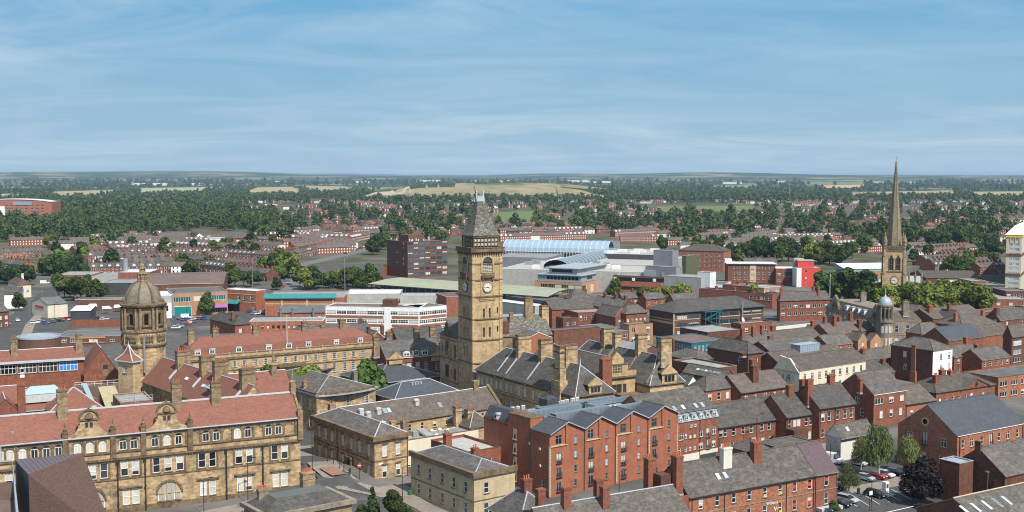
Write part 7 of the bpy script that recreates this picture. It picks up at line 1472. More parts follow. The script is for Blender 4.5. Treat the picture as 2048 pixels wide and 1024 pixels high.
def back():
    # tiered glass office (front faces the bus station)
    a=B('tiered_office','grey-green tiered office over a brick and glass base beside the bus station roof','office',(1164,566),7.0,L=1070,R=1229,rot=62,roof='f',wall='brick_buff',rm='felt_grey',edge='stone_grey',par=.1,
          S=[(1.0,4.4,4.6,[.08,.22,.36,.50,.64,.80],'grid',{'stone': None,'fm': 'sandstone_pale'})],F=[(1,4.4,4.4,5,'grid',{'stone': None,'fm': 'sandstone_pale'})])
    m=MB();m.box(1.2,1.2,7.05,a.w-1.2,a.d-1.2,10.6,0);m.box(.3,.3,10.6,a.w-.3,a.d-.3,11.0,1);m.build('upper_storey',['blue_grey','lead'],a.root)
    m = MB(); 
    for i in range(9): m.box(1.14, a.d*.1+i*a.d*.075, 8.2, 1.195, a.d*.1+i*a.d*.075+a.d*.06, 10.0)
    for i in range(3): m.box(a.w*.2+i*a.w*.25, 1.14, 8.2, a.w*.2+i*a.w*.25+a.w*.16, 1.195, 10.0)
    m.build('window_band', ['glass'], a.root)
    m=MB();m.box(5,a.d*.18,11.01,a.w-3,a.d*.78,14.2,0);m.box(3.2,a.d*.12,14.2,a.w-2,a.d*.84,14.6,1);m.build('penthouse',['blue_grey','lead'],a.root)
    m = MB(); m.box(4.93, a.d*.28, 12, 4.995, a.d*.72, 13.6); m.build('penthouse_glazing', ['glass'], a.root)
    # brown and brick retail block
    b=B('retail_block','brown clad shop block with orange brick bands and pale corner panel','shop',(1376,556),10.5,L=1226,R=1384,rot=66,roof='f',wall='brick_brown',rm='felt_grey',edge='felt_brown',par=.4)
    L_ = b.d; m = MB(); m.box(-.5, L_*.18, 4.6, -.01, L_, 7.4, 0); m.box(-.5, L_*.18, 0, -.01, L_, 2.6, 0); m.build('brick_band', ['brick_orange'], b.root)
    m = MB(); m.box(-.06, L_*.16, 7.6, -.005, L_*.98, 9.6, 0); m.box(-.05, L_*.3, 2.7, -.004, L_*.98, 4.5, 0); m.build('glazing_band', ['glass'], b.root)
    m = MB(); m.box(-.9, L_*.08, 0, -.012, L_*.34, 6.8); m.build('pale_panel', ['cream_render'], b.root)
    for f in (.42, .7, .95): m = MB(); m.box(-.6, L_*f, 7.8, -.08, L_*f+1.6, 9.4); m.build('air_unit', ['white_paint'], b.root)
    m = MB(); m.box(2, L_*.2, 10.5, 7, L_*.36, 12.8); m.box(2, L_*.45, 10.5, 6, L_*.6, 13.6); m.build('roof_plant', ['steel'], b.root)
    # big flat roofs of the centre
    c=B('mall_roof','wide pale grey flat roof of the shopping centre with rooftop plant','shopping centre',(1290,545),12.0,L=1000,w=75,rot=72,roof='f',wall='concrete',rm='concrete',edge='roof_white',par=.3)
    rn = random.Random(3)
    for k in range(16):
        x,y,s=rn.uniform(8,c.w-8),rn.uniform(.1,.95)*c.d,rn.uniform(1,3);m=MB();m.box(x,y,11.6,x+s*1.2,y+s*1.6,11.9+s*.7);m.build('roof_unit',[rn.choice(['steel','white_paint','felt_grey'])],c.root)
    d=B('mall_store','second flat roofed store block of the shopping centre, white walled and further back','shopping centre',(1322,531),12.5,L=1120,w=80,rot=72,roof='f',wall='concrete',rm='concrete',edge='roof_white',par=.3)
    e=B('dark_store','dark grey clad department store with slatted front behind the glass vaults','shop',(1310,510),15.5,L=1196,w=60,rot=70,roof='f',wall='dark_cladding',rm='concrete',edge='steel',par=.4)
    for k in range(7): m=MB();x,y=rn.uniform(3,40),rn.uniform(.1,.9)*e.d;m.box(x,y,15.2,x+3,y+6,17);m.build('roof_unit',['white_paint'],e.root)
    B('white_store','plain white store wall between the two glass vaults','shop',(1140,522),14.5,L=1094,w=28,rot=70,roof='f',wall='white_paint',rm='roof_white',edge='roof_white',par=.2)
    B('grey_store','long plain grey wall of a store to the right of the clock tower','shop',(1092,516),13.5,L=985,w=40,rot=72,roof='f',wall='grey_cladding',rm='felt_grey',edge='lead',par=.2)
    vault('glass_vault', 'long barrel vaulted glass roof over the shopping street', at(1014, 500, 14), at(1222, 504, 14), 14, 20, 7.6, 18)
    vault('glass_vault', 'shorter glass vault crossing towards the tiered office', at(1112, 535, 12.5), at(1222, 509, 12.5), 12.5, 16, 4.5, 16)
    B('low_white_roof','low flat roofs with white fascia just right of the clock tower','shop',(1062,556),6.5,L=985,w=40,rot=74,roof='f',wall='dark_cladding',rm='felt_grey',edge='roof_white',par=.05)
    B('orange_brick_wall','small orange brick block behind the tree by the tiered office','block',(1090,548),8,L=1040,w=14,rot=70,roof='f',wall='brick_orange',rm='felt_grey',edge='felt_grey')
    for K,z,R,L,wl,lab,zz in (((1345,502),23,1357,1307,'grey_cladding','tall lilac grey cladding boxes on the store roof',0),((1372,512),19,1398,1364,'green_clad','dark green clad cube with brick edge',0),((1352,535),16,1365,1291,'grey_cladding','grey clad plant room above the retail block',0),((1402,556),12,1432,1328,'concrete','pale concrete shop with lettered cornice right of the retail block',0),((1205,486),20,1240,1160,'grey_cladding','lilac grey sloping clad box behind the vault end',0),((1420,545),15,1432,1395,'roof_white','white stepped corner block with tall slot windows',0)):
        B('clad_block', lab, 'shop', K, z, R=R, L=L, rot=52, roof='f', wall=wl, rm='felt_grey', edge='steel', par=.2)
    B('low_white_shop','low shop with white fascia and blue grey flat roof before the brick arcade','shop',(1450,570),7.4,L=1372,R=1462,rot=70,roof='f',wall='white_paint',rm='felt_dark',edge='roof_white',par=.1,S=[(4.4,30,1.6,[.52],'strip',{'stone': None})])
    for K,z,R,L,wl,rm,lab in (((1545,588),7.5,1560,1398,'brick_red','felt_dark','long red brick arcade wall running behind the street trees'),((1520,575),9,1560,1445,'brick_red','felt_brown','brick arcade with flat roofs and many small stacks')):
        q=B('brick_arcade',lab,'shop',K,z,R=R,L=L,rot=50,roof='f',wall=wl,rm=rm,edge='brick_dark',S=[(z-3.4,1.4,1.8,[.04+.05*i for i in range(6)],'sash')],ch=[(.4,.3,1.4,1,1.6),(.4,.55,1.4,1,1.6),(.4,.8,1.4,1,1.6)])
    g=B('glass_corner_shop','pink brick and glass corner shop with thin white roof above the street trees','shop',(1528,576),9.5,R=1562,L=1500,rot=40,roof='f',wall='brick_buff',rm='felt_grey',edge='roof_white',par=.05,F=[(.6,4,7.6,3,'grid',{'stone': None,'gm': 'glass_pale'})])
    # roofs of brick shops in front of the retail block
    for k, (K, R, L) in enumerate((((1246, 597), 1276, 1230), ((1292, 598), 1330, 1278), ((1346, 599), 1395, 1334))):
        B('back_street_shop',('left','middle','right')[k]+' one of three slate roofed brick shops below the retail block','shop',K,6.2,R=R,L=L,rot=33,roof='gx',rh=2.6,wall='brick_red',rm='slate',gut=False,ch=[(.1,.5,1.1,.9,3.6),(.9,.5,1.1,.9,3.6)],F=[(3.4,1.1,1.6,3,'sash')])
    # flats and hotel
    f=B('orange_flats','four storey orange brick flats with banded bays under a dark slate roof','flats',(1447,503),14,L=1356,R=1462,rot=64,roof='h',rh=4.2,wall='brick_orange',rm='slate_brown',gut=False,S=[(zz,1.8,1.7,[.06,.16,.27,.38,.5,.62,.74,.86,.95],'case',{'blind': 0}) for zz in (10.2,6.6,3.0)],bands=[(9.2,.4),(5.6,.4)])
    h=B('white_roof_hotel','brick hotel with white flat roof, buff panel and regular white windows','hotel',(1456,528),12.2,R=1551,L=1450,rot=-4,roof='f',wall='brick_red',rm='roof_white',edge='roof_white',par=.0,F=[(zz,1.9,1.8,[.14,.24,.38,.52,.64,.76,.88],'case',{'blind': 0}) for zz in (9.2,5.9,2.6)])
    m = MB(); m.box(h.w*.46, -.14, 0, h.w*.59, -.01, 11.8); m.build('buff_panel', ['sandstone_pale'], h.root)
    for zz in (9.2, 5.9, 2.6): window(h.root, h.w*.52, -.2, zz, 0, 'case', 1.9, 1.8, 0)
    m = MB(); m.box(-1, -1, 12.3, h.w+.5, 14, 12.7); m.box(-1.5, 4, 12.7, h.w*.1, 9, 15); m.build('roof_sheet', ['roof_white'], h.root)
    B('white_roof_wing','lower hotel wing with white roof and dark sign panel','hotel',(1552,537),10.0,R=1594,rot=-4,d=14,roof='f',wall='brick_red',rm='roof_white',edge='roof_white',par=.0,F=[(5.6,1.9,1.7,[.16],'case'),(5,5.5,3.4,[.6],'plain',{'gm': 'glass','stone': None}),(2,1.9,1.7,[.16],'case')])
    r=B('red_block','bright red painted block with white end and smaller red storey on top','block',(1595,536),11.4,R=1641,L=1587,rot=-2,roof='f',wall='red_paint',rm='concrete',edge='lead',par=.1,F=[(zz,1.2,1.3,[.12,.38],'plain',{'stone': None,'fm': 'lead'}) for zz in (8.8,5.0,1.6)])
    m = MB(); m.box(-.5, -.5, -1, r.w*.17, -.01, 11.4, 0); m.box(-.6, -.01, -1, -.01, r.d, 11.4, 0); m.build('white_panel', ['white_paint'], r.root)
    m=MB();m.box(r.w*.06,3,11.4,r.w*.76,10,15.4,0);m.box(r.w*.04,2.8,15.4,r.w*.78,10.2,15.8,1);m.box(-.3,8,11.4,r.w*.4,12,16.6,1);m.build('top_storey',['red_paint','concrete'],r.root)
    s=B('blue_white_shed','blue clad retail shed with sloping white roof left of the church tower','shed',(1690,538),7.4,R=1812,L=1671,rot=8,roof='lean',rh=2.6,wall='blue_cladding',rm='roof_white',edge='dark_cladding',gut=False)
    m=MB();m.box(s.w*.12,-1,-1,s.w*.62,-.02,6);m.build('tan_panel',['brick_buff'],s.root);m=MB();m.box(.5,-.1,0,s.w*.1,-.005,6.4);m.box(-.1,2,0,-.005,s.d-3,6.4);m.build('glazing',['glass_blue'],s.root)
    B('blue_shed','plain blue metal shed right of the church tower','shed',(1806,556),6.5,R=1838,rot=8,d=25,roof='f',wall='blue_cladding',rm='felt_grey',edge='lead',par=.1)
    # right: long roofs and tower block
    B('long_brown_roof','long low brown slate warehouse roof right of the church','warehouse',(1852,556),6.5,R=1964,rot=-3,d=34,roof='gx',rh=3.0,wall='brick_dark',rm='slate_brown',gut=False)
    for K,z,R,rot,d,wl,rm,lab in (((1893,566),7.5,1975,-6,20,'brick_red','roof_white','cluttered pale flat roofs above a red brick parapet'),((1965,570),9,2009,4,18,'dark_cladding','felt_dark','black glazed block left of the tower block foot'),((1942,562),10,1972,4,14,'brick_red','felt_grey','square brick block among the flat roofs'),((1930,578),5.5,2010,-8,22,'cream_render','felt_dark','low cream fronted shop under dark flat roofs'),((2012,582),9,2060,0,16,'brick_dark','felt_dark','dark brick shop at the right edge below the tower block'),((1960,598),6.5,2060,-5,26,'brick_red','felt_grey','wide red brick parapet block at the right edge')):
        B('flat_roof_shop',lab,'shop',K,z,R=R,rot=rot,d=d,roof='f',wall=wl,rm=rm,edge='concrete',par=.3,F=[(z-3,1.8,1.5,4,'strip')] if wl[0] in 'bd' else [])
    t=B('tower_block','cream and grey high rise flats with yellow top band and pale pyramid roof','tower block',(2044,470),33,R=2090,L=2013,rot=62,roof='h',rh=5,wall='tower_cream',rm='roof_cream',ridge='roof_cream',edge='yellow',gut=False,ov=.6,
          S=[(zz,1.9,1.5,[.25,.42,.7],'case',{'stone': None,'blind': 0,'gm': 'glass_pale'}) for zz in [2+2.75*i for i in range(11)]],F=[(zz,1.9,1.5,[.3,.6],'case',{'stone': None,'blind': 0}) for zz in [2+2.75*i for i in range(11)]])
    m = MB(); 
    for zz in (9.6, 20.8): m.box(-.25, .2, zz, -.01, t.d-.2, zz+1.6); m.box(.2, -.25, zz, t.w-.2, -.01, zz+1.6)
    m.build('brown_band', ['brick_brown'], t.root); m = MB(); m.box(-.4, .0, 31.6, -.01, t.d, 32.7); m.box(0, -.4, 31.6, t.w, -.01, 32.7)
    for f in (.1, .4, .7): m.box(-.35, t.d*f, 29.2, -.012, t.d*f+.4, 31.59)
    m.build('yellow_rail', ['yellow'], t.root)
    # brown seven storey office with aerials
    o=B('brown_office','seven storey brown brick office block with window bands and white roof aerials','office',(815,484),23.5,L=774,R=895,rot=35,roof='f',wall='brick_brown',rm='felt_brown',edge='brick_dark',par=.3,
          F=[(1.6+3.3*i,3.6,1.8,[.07+.86*k/6 for k in range(7)],'strip',{'stone': None,'fm': 'dark_cladding','gm': 'glass_blue'}) for i in range(7)],S=[(1.6+3.3*i,2.0,1.8,[.2,.5],'plain',{'stone': None,'fm': 'dark_cladding'}) for i in range(7)])
    m = MB(); m.box(o.w*.15, o.d*.25, 23.3, o.w*.55, o.d*.7, 27.5); m.build('plant_room', ['brick_brown'], o.root)
    for k in range(26):
        x,y=rng.uniform(.04,.6)*o.w,rng.choice((.05,.95,rng.random()))*o.d;m=MB();hh=rng.uniform(1.2,3.2);m.tube((0,0,0),(0,0,hh),.09,n=4);m.box(-.25,-.2,hh*.3,.25,.2,hh);m.build('aerial',['white_paint'],o.root,(x,y,23.3))
    # bus station roof
    A1, A2, A3, A4 = [at(*p, z) for p, z in (((735, 566), 8), ((1095, 592), 8), ((1137, 579), 9.2), ((800, 556), 9.2))]
    u = tag(empty('bus_station', (*A1, 0)), 'long pale green bus station roof on dark glass walls behind the clock tower', 'bus station'); O = Vector((*A1, 0))
    V = [tuple(Vector((*a, z))-O) for a, z in ((A1, 7.6), (A2, 7.6), (A3, 9.6), (A4, 9.6))]
    mid1, mid2 = tuple(Vector(V[0]).lerp(Vector(V[3]), .55)+Vector((0, 0, .6))), tuple(Vector(V[1]).lerp(Vector(V[2]), .55)+Vector((0, 0, .6)))
    m = MB(); m.slab([V[0], V[1], mid2, mid1], .5, 0, 1); m.slab([mid1, mid2, V[2], V[3]], .5, 0, 1); m.build('roof', ['roof_green', 'dark_cladding'], u)
    m = MB(); a, b_ = Vector(V[0]), Vector(V[1]); n = (b_-a).normalized(); q = Vector((-n.y, n.x, 0))
    p = [a+n*8+q*4, b_-n*4+q*4, b_-n*4+q*16, a+n*8+q*16]; m.prism([(v.x, v.y) for v in p], 0, 7, 0); m.build('glass_wall', ['dark_cladding'], u)
    m = MB()
    for k in range(24): v = a+n*(8+k*((b_-a).length-14)/23)+q*1.5; m.tube((v.x, v.y, 0), (v.x, v.y, 7.3), .18)
    m.build('column', ['steel'], u)
    B('dark_end_hall','dark grey clad hall at the end of the bus station roof','hall',(1088,602),6.8,R=1142,L=1010,rot=38,roof='f',wall='dark_cladding',rm='felt_dark',edge='dark_cladding',par=.1)
    B('white_low_roof','white flat roof in front of the bus station beside the clock tower','hall',(1070,612),5.2,R=1092,L=985,rot=40,roof='f',wall='concrete',rm='roof_white',edge='roof_white',par=.05)
    # white banded offices
    w1=B('white_banded_offices','three storey white banded office block with brown brick strips and ribbon windows','office',(651,613),11.5,R=838,rot=-8,d=14,roof='f',wall='white_paint',rm='felt_brown',edge='white_paint',par=.25,
           F=[(zz, 4.2, 1.5, [.06+.88*k/8 for k in range(9)], 'grid', {'stone': None, 'blind': (0, 3)}) for zz in (8.4, 4.9, 1.4)])
    m = MB(); 
    for zz in (6.9, 3.4): m.box(.3, -.12, zz, w1.w*.62, -.005, zz+1.1); m.box(w1.w*.71, -.12, zz, w1.w-.3, -.005, zz+1.1)
    m.build('brick_strip',['brick_mixed'],w1.root);m=MB();m.box(w1.w*.63,-.25,0,w1.w*.70,-.006,11.6);m.build('stair_panel',['white_paint'],w1.root)
    m = MB(); m.box(w1.w*.58, 5, 11, w1.w*.72, 10, 14.2); m.build('plant_room', ['brick_dark'], w1.root)
    ux, uy = U(-8); K2 = (w1.o[0]+ux[0]*(w1.w+.05), w1.o[1]+ux[1]*(w1.w+.05))
    w2=B('white_banded_wing','angled end wing of the white banded offices turned to the right','office',None,11.5,at_xy=K2,R=893,rot=40,d=13,roof='f',wall='white_paint',rm='felt_brown',edge='white_paint',par=.25,F=[(zz,4.2,1.5,5,'grid',{'stone': None,'blind': 0}) for zz in (8.4,4.9,1.4)])
    m = MB(); 
    for zz in (6.9, 3.4): m.box(.3, -.12, zz, w2.w-.3, -.005, zz+1.1)
    m.build('brick_strip', ['brick_mixed'], w2.root)
    B('red_wall_hall','dark red brick hall wall just left of the clock tower','hall',(893,594),9.5,R=935,rot=20,d=18,roof='f',wall='brick_red',rm='felt_dark',edge='concrete')
    B('solar_roof_hall','flat roof carrying dark panels behind the white banded offices','hall',(800,592),8.5,R=900,rot=0,d=14,roof='f',wall='concrete',rm='lead',edge='concrete')
    B('concrete_hall','grey concrete hall with pale roof left of the bus station','hall',(690,588),8.5,R=800,rot=2,d=22,roof='f',wall='concrete',rm='roof_white',edge='concrete',par=.1)
    # supermarket and shops on the left
    k=B('teal_roof_store','long red brick store with teal roof edge and cream bands','shop',(530,596),8.5,R=688,rot=3,d=30,roof='f',wall='brick_orange',rm='felt_grey',edge='felt_grey',par=.2)
    m = MB(); m.slab([(-.6, -.9, 8.5), (k.w*.9, -.9, 8.5), (k.w*.9, 1.4, 10.4), (-.6, 1.4, 10.4)], .3); 
    m.build('teal_roof_edge', ['teal_roof'], k.root); m = MB()
    for zz in (5.0, 5.7): m.box(.2, -.1, zz, k.w-.2, -.005, zz+.28)
    for f in (.2, .52, .85): m.box(k.w*f, -.14, 0, k.w*f+.8, -.006, 8.4)
    m.build('cream_band', ['sandstone_pale'], k.root)
    m = MB(); m.box(k.w*.3, -.2, 7.3, k.w*.38, -.101, 8.0); m.build('shop_sign', ['purple'], k.root)
    k2=B('white_roof_store','brick shop block with white flat roof and green glass canopy','shop',(512,582),10.5,R=532,L=452,rot=62,roof='f',wall='brick_orange',rm='roof_white',edge='roof_white',par=.15,S=[(5.8,2.0,2.0,[.14,.42,.58],'case'),(1,1.6,2,[.1],'case')])
    m = MB(); 
    for zz in (4.6, 8.4): m.box(-.12, .2, zz, -.005, k2.d-.2, zz+.35)
    m.build('cream_band',['sandstone_pale'],k2.root);m=MB();m.slab([(-3,k2.d*.5,4.0),(-3,k2.d*.95,4.0),(-.13,k2.d*.95,5.6),(-.13,k2.d*.5,5.6)][::-1],.2);m.build('canopy',['teal_roof'],k2.root)
    m = MB(); m.box(-.3, k2.d*.55, 0, -.02, k2.d*.93, 3.8); m.build('shop_window', ['glass'], k2.root)
    q=B('garage_store','brown brick store with big teal shutter door and dark ribbon windows','shop',(342,587),10.8,R=455,rot=22,d=26,roof='f',wall='brick_buff',rm='felt_dark',edge='felt_grey',par=.2,
          F=[(6.6,8,2.3,[.19],'strip',{'stone': None,'gm': 'glass_teal'}),(6.9,6.5,2.3,[.52,.84],'strip',{'stone': None,'gm': 'glass_teal'}),(1.0,8,3,[.86],'strip',{'stone': None})])
    m=MB();m.box(q.w*.045,-.2,0,q.w*.35,-.02,4.6,0);m.box(q.w*.05,-.26,0,q.w*.345,-.201,4.4,1);m.build('shutter_door',['white_paint','green_teal'],q.root)
    m = MB(); m.slab([(q.w*.72, -2, 3.6), (q.w*.98, -2, 3.6), (q.w*.98, -.1, 4.8), (q.w*.72, -.1, 4.8)], .25); m.build('awning', ['purple'], q.root)
    q2=B('white_front_store','white panelled shop front with one tall dark window beside the dome','shop',(312,592),10.5,R=343,rot=12,d=22,roof='f',wall='concrete',rm='roof_white',edge='roof_white',par=.1)
    m=MB();m.box(q2.w*.35,-.4,0,q2.w,-.02,7.2,0);m.box(q2.w*.5,-.45,3.4,q2.w*.78,-.401,6.0,1);m.build('front_panel',['white_paint','glass'],q2.root)
    B('brown_shed','huge low brown roofed shed spreading behind the dome','shed',(280,569),8.5,R=447,rot=12,d=75,roof='gx',rh=2.2,wall='brick_dark',rm='felt_brown',edge='roof_white',gut=False)
    for K,R,z,wl,rm,rot,lab in (((113,550),184,8.6,'brick_red','felt_grey',4,'long red brick swimming hall with grey flat roof on the left'),((180,552),262,8.0,'concrete','felt_grey',4,'stepped grey flat roofs left of the dome'),((236,545),300,10.5,'brick_red','roof_white',4,'brick tank house with white panel and silver flue'),((205,566),300,6.8,'dark_cladding','felt_grey',6,'dark glazed low hall just left of the dome')):
        v = B('sports_hall', lab, 'hall', K, z, R=R, rot=rot, d=24, roof='f', wall=wl, rm=rm, edge='lead', par=.2)
        if z > 10: m = MB(); m.lathe([(1.4, 9), (1.4, 18)], v.w*.12, 8, 12); m.build('flue', ['steel'], v.root)
    c1=B('cream_corner_house','cream painted gable house with a red sign and dark roof on the left street','house',(95,609),6.4,R=135,L=64,rot=42,roof='gx',rh=2.4,wall='cream_render',rm='felt_dark',edge='dark_metal',gut=False)
    m = MB(); m.box(-.15, c1.d*.25, 3.9, -.01, c1.d*.78, 5.1); m.build('sign_board', ['red_paint'], c1.root)
    B('dark_yard_shed','dark open shed with pale roof right of the cream gable house','shed',(141,622),4.6,R=180,rot=8,d=12,roof='lean',rh=1.2,wall='dark_cladding',rm='roof_white',gut=False)
    B('market_wall','long low brown brick yard wall behind white market canopies','wall',(150,600),5.5,R=250,rot=6,d=9,roof='f',wall='brick_brown',rm='felt_grey',edge='concrete',par=.4)
    for i, (px, py) in enumerate(((186, 622), (203, 618), (224, 619), (236, 624), (212, 627), (172, 627))):
        t_=empty('market_canopy',(*at(px,py,0),0),R_(10+i*7));tag(t_,'pale canopy among the market stalls by the brick yard wall','canopy','market canopies in the walled yard');m=MB();m.slab([(-2.4,-1.8,2.5),(2.4,-1.8,2.5),(1.6,0,3.6),(-1.6,0,3.6)],.1,0);m.slab([(2.4,1.8,2.5),(-2.4,1.8,2.5),(-1.6,0,3.6),(1.6,0,3.6)],.1,0);m.build('cover',[('white_paint','glass_roof','roof_white')[i % 3]],t_);m=MB()
        for x in (-2.2, 2.2):
            for y in (-1.6, 1.6): m.tube((x, y, 0), (x, y, 2.6), .06, n=4)
        m.build('frame', ['steel'], t_)
    B('brick_yard_wall','straight red brick wall at the back of the small car park','wall',(142,640),3.2,R=248,rot=3,d=1.0,roof='none',wall='brick_red')
    dr=tag(empty('drum_building',(*at(78,672,8),0),R_(0)),'round dark brick drum building with pale rim and grey roof','building');m=MB();m.lathe([(7.4,-1),(7.4,7.4)],0,0,32,0);m.build('drum',['brick_brown'],dr);m=MB();m.lathe([(7.45,7.4),(7.6,7.6),(7.6,8.2),(7.0,8.2),(7.0,7.7),(.1,7.7)],0,0,32,0);m.build('rim',['lead'],dr)
    lb=B('low_orange_block','long low brown brick block with orange fascia panels joined to the drum','building',(112,674),6.6,R=252,rot=7,d=17,roof='f',wall='brick_brown',rm='felt_dark',edge='felt_grey',par=.15,F=[(4.5,1.6,1.2,[.05,.12,.23,.3,.5,.56,.8],'case',{'stone': None})])
    m=MB();m.box(lb.w*.2,-.2,4.2,lb.w*.7,-.01,4.45);m.box(lb.w*.2,-.2,5.9,lb.w*.7,-.011,6.5);m.build('orange_fascia',['brick_buff'],lb.root);m=MB();m.box(lb.w*.03,-.6,0,lb.w*.17,-.02,2.6);m.build('garage_opening',['dark_cladding'],lb.root)
    B('white_gable_house','plain white gabled house at the left picture edge','house',(8,588),7.4,R=44,rot=20,d=14,roof='gx',rh=2.8,wall='white_paint',rm='slate',gut=False)
    B('cream_red_roof_house','cream house with brown-red roof behind the white gable at the left edge','house',(34,570),7.0,R=62,L=16,rot=35,roof='h',rh=3,wall='cream_render',rm='tile_brown',gut=False,F=[(3,1.4,1.6,2,'case')],ch=[(.8,.6,1.2,1,5,'cream_render',0)])
    B('edge_shop_row','dark fronted shop row cut by the left picture edge','shop',(-30,626),7.6,R=18,rot=52,d=12,roof='gx',rh=3,wall='brick_dark',rm='slate',gut=False,F=[(4,1.2,1.7,4,'sash',{'blind': 2}),(1,1.2,1.9,4,'sash')])
    # brick houses in front of the car park
    hh=B('hip_roof_house','red brick building with three slate hips and lead finial before the car park','house',(412,668),7.4,R=486,L=398,rot=14,roof='h',rh=3.4,wall='brick_red',rm='slate',gut=False,F=[(4.4,1.4,1.3,[.15,.5,.85],'case')],ch=[(.1,.9,1.3,1,4.6),(.9,.8,1.2,1,4.4)])
    B('hip_roof_block','taller slate hipped brick block right behind the finial hip','house',(470,650),8.6,R=500,L=420,rot=38,roof='h',rh=3.0,wall='brick_red',rm='slate',gut=False,F=[(5.2,1.2,1.9,[.35],'sash')],ch=[(.2,.2,1.0,1.0,4.4)])
    B('long_brown_brick','long brown brick block with a row of small square windows and white fascia','block',(499,643),7.2,R=646,rot=4,d=11,roof='f',wall='brick_mixed',rm='felt_grey',edge='roof_white',par=.1,F=[(4.2,1.1,1.3,14,'plain',{'stone': None,'fm': 'brick_dark'}),(.6,3.0,1.8,[.1,.25,.5],'strip',{'stone': None})])
    dq=B('dark_flat_roof_shop','brick building with sloping black felt roof and three silver pipes in the car park','building',(556,626),5.6,R=660,rot=6,d=15,roof='lean',rh=1.6,wall='brick_mixed',rm='felt_dark',gut=False,F=[(3,1.2,1.2,[.6,.7,.8,.9],'case'),(.6,1.2,1.2,[.3,.45,.9],'case')])
    for f in (.05, .28, .68): m = MB(); m.lathe([(.5, 2), (.5, 7.4), (.7, 7.5), (.7, 8)], dq.w*f, -.6, 8); m.build('flue', ['duct'], dq.root)
    B('low_slate_sheds','low slate sheds just behind the long red mansard roof','shed',(590,665),5.0,R=655,rot=16,d=9,roof='h',rh=2.4,wall='brick_dark',rm='slate_mossy',gut=False)
    B('slate_link_house','slate roofed brick range left of the narrow gabled house','house',(645,668),8.0,R=738,rot=14,d=10,roof='gx',rh=3.0,wall='brick_dark',rm='slate',gut=False,ch=[(.4,.5,1.4,1,4.4),(.85,.5,1.4,1,4.6)])
    # long shed, white school, hospital
    B('long_slate_shed','very long grey slate shed behind the roundabout trees','shed',(604,548),6.0,R=760,rot=2,d=60,roof='gx',rh=3.4,wall='brick_orange',rm='slate',gut=False)
    ws=B('white_school','white flat fronted school hall with big dark window above the terraces','school',(410,478),8,R=444,rot=6,d=24,roof='f',wall='white_paint',rm='felt_grey',edge='white_paint');m=MB();m.box(ws.w*.3,-.2,1,ws.w*.9,-.01,5.5);m.build('glazing',['glass'],ws.root)
    B('white_gable_school','white gabled slate school house next to the white hall','school',(386,477),6.5,R=412,L=370,rot=30,roof='gy',rh=5,wall='white_paint',rm='slate',gut=False);B('slate_school','long slate roofed school range left of the white gable','school',(320,476),6,R=372,rot=5,d=22,roof='gx',rh=5,wall='brick_dark',rm='slate',gut=False)
    B('brick_school','brick school wing with slate roof right of the white hall','school',(450,476),7,R=490,rot=5,d=22,roof='gx',rh=4,wall='brick_red',rm='slate',gut=False,F=[(3,5,2.4,[.5],'strip')])
    hp=B('orange_hospital','large orange brick hospital block with curved white roof edge among the trees on the left','hospital',(-60,404),25,R=104,rot=9,d=60,roof='f',wall='brick_orange',rm='roof_white',edge='roof_white',par=.4,F=[(zz,4.5,2.6,[.45,.5,.57,.63,.68,.75,.82,.88],'case',{'stone': None,'blind': 0}) for zz in (18,13,8)])
    m=MB();m.box(hp.w*.52,-.6,20,hp.w*.75,-.02,24.6);m.build('glass_attic',['glass_pale'],hp.root);m=MB();m.box(hp.w*.2,-1.5,-1,hp.w*.42,-.02,18);m.build('white_wing',['white_paint'],hp.root)
    m = MB()
    for i in range(10): t0,t1=i/10,(i+1)/10;z0,z1=25.2+4.5*math.sin(math.pi*t0)**.7,25.2+4.5*math.sin(math.pi*t1)**.7;m.slab([(hp.w*t0,-1,z0),(hp.w*t1,-1,z1),(hp.w*t1,40,z1),(hp.w*t0,40,z0)],.8)
    m.build('curved_roof',['roof_white'],hp.root);m=MB();m.extrude_y([(hp.w*i/10,24.9+(4.5*math.sin(math.pi*i/10)**.7 if 0 < i < 10 else 0)) for i in range(11)][::-1],-.01,1);m.build('gable_wall',['brick_orange'],hp.root)
mat('blue_grey',(.22,.27,.28),(.28,.33,.34),.4,.5,rand=.05);mat('green_clad',(.085,.095,.05),(.11,.12,.065),.5,.6,rand=.03);mat('teal_roof',(.03,.17,.18),(.05,.23,.23),.8,.5,rand=.05)
mat('tower_cream',(.48,.44,.35),(.55,.51,.41),.4,.8,rand=.03);mat('roof_cream',(.68,.64,.54),(.76,.72,.62),.4,.7,rand=.03);glass('glass_teal',(.02,.10,.11))
back()
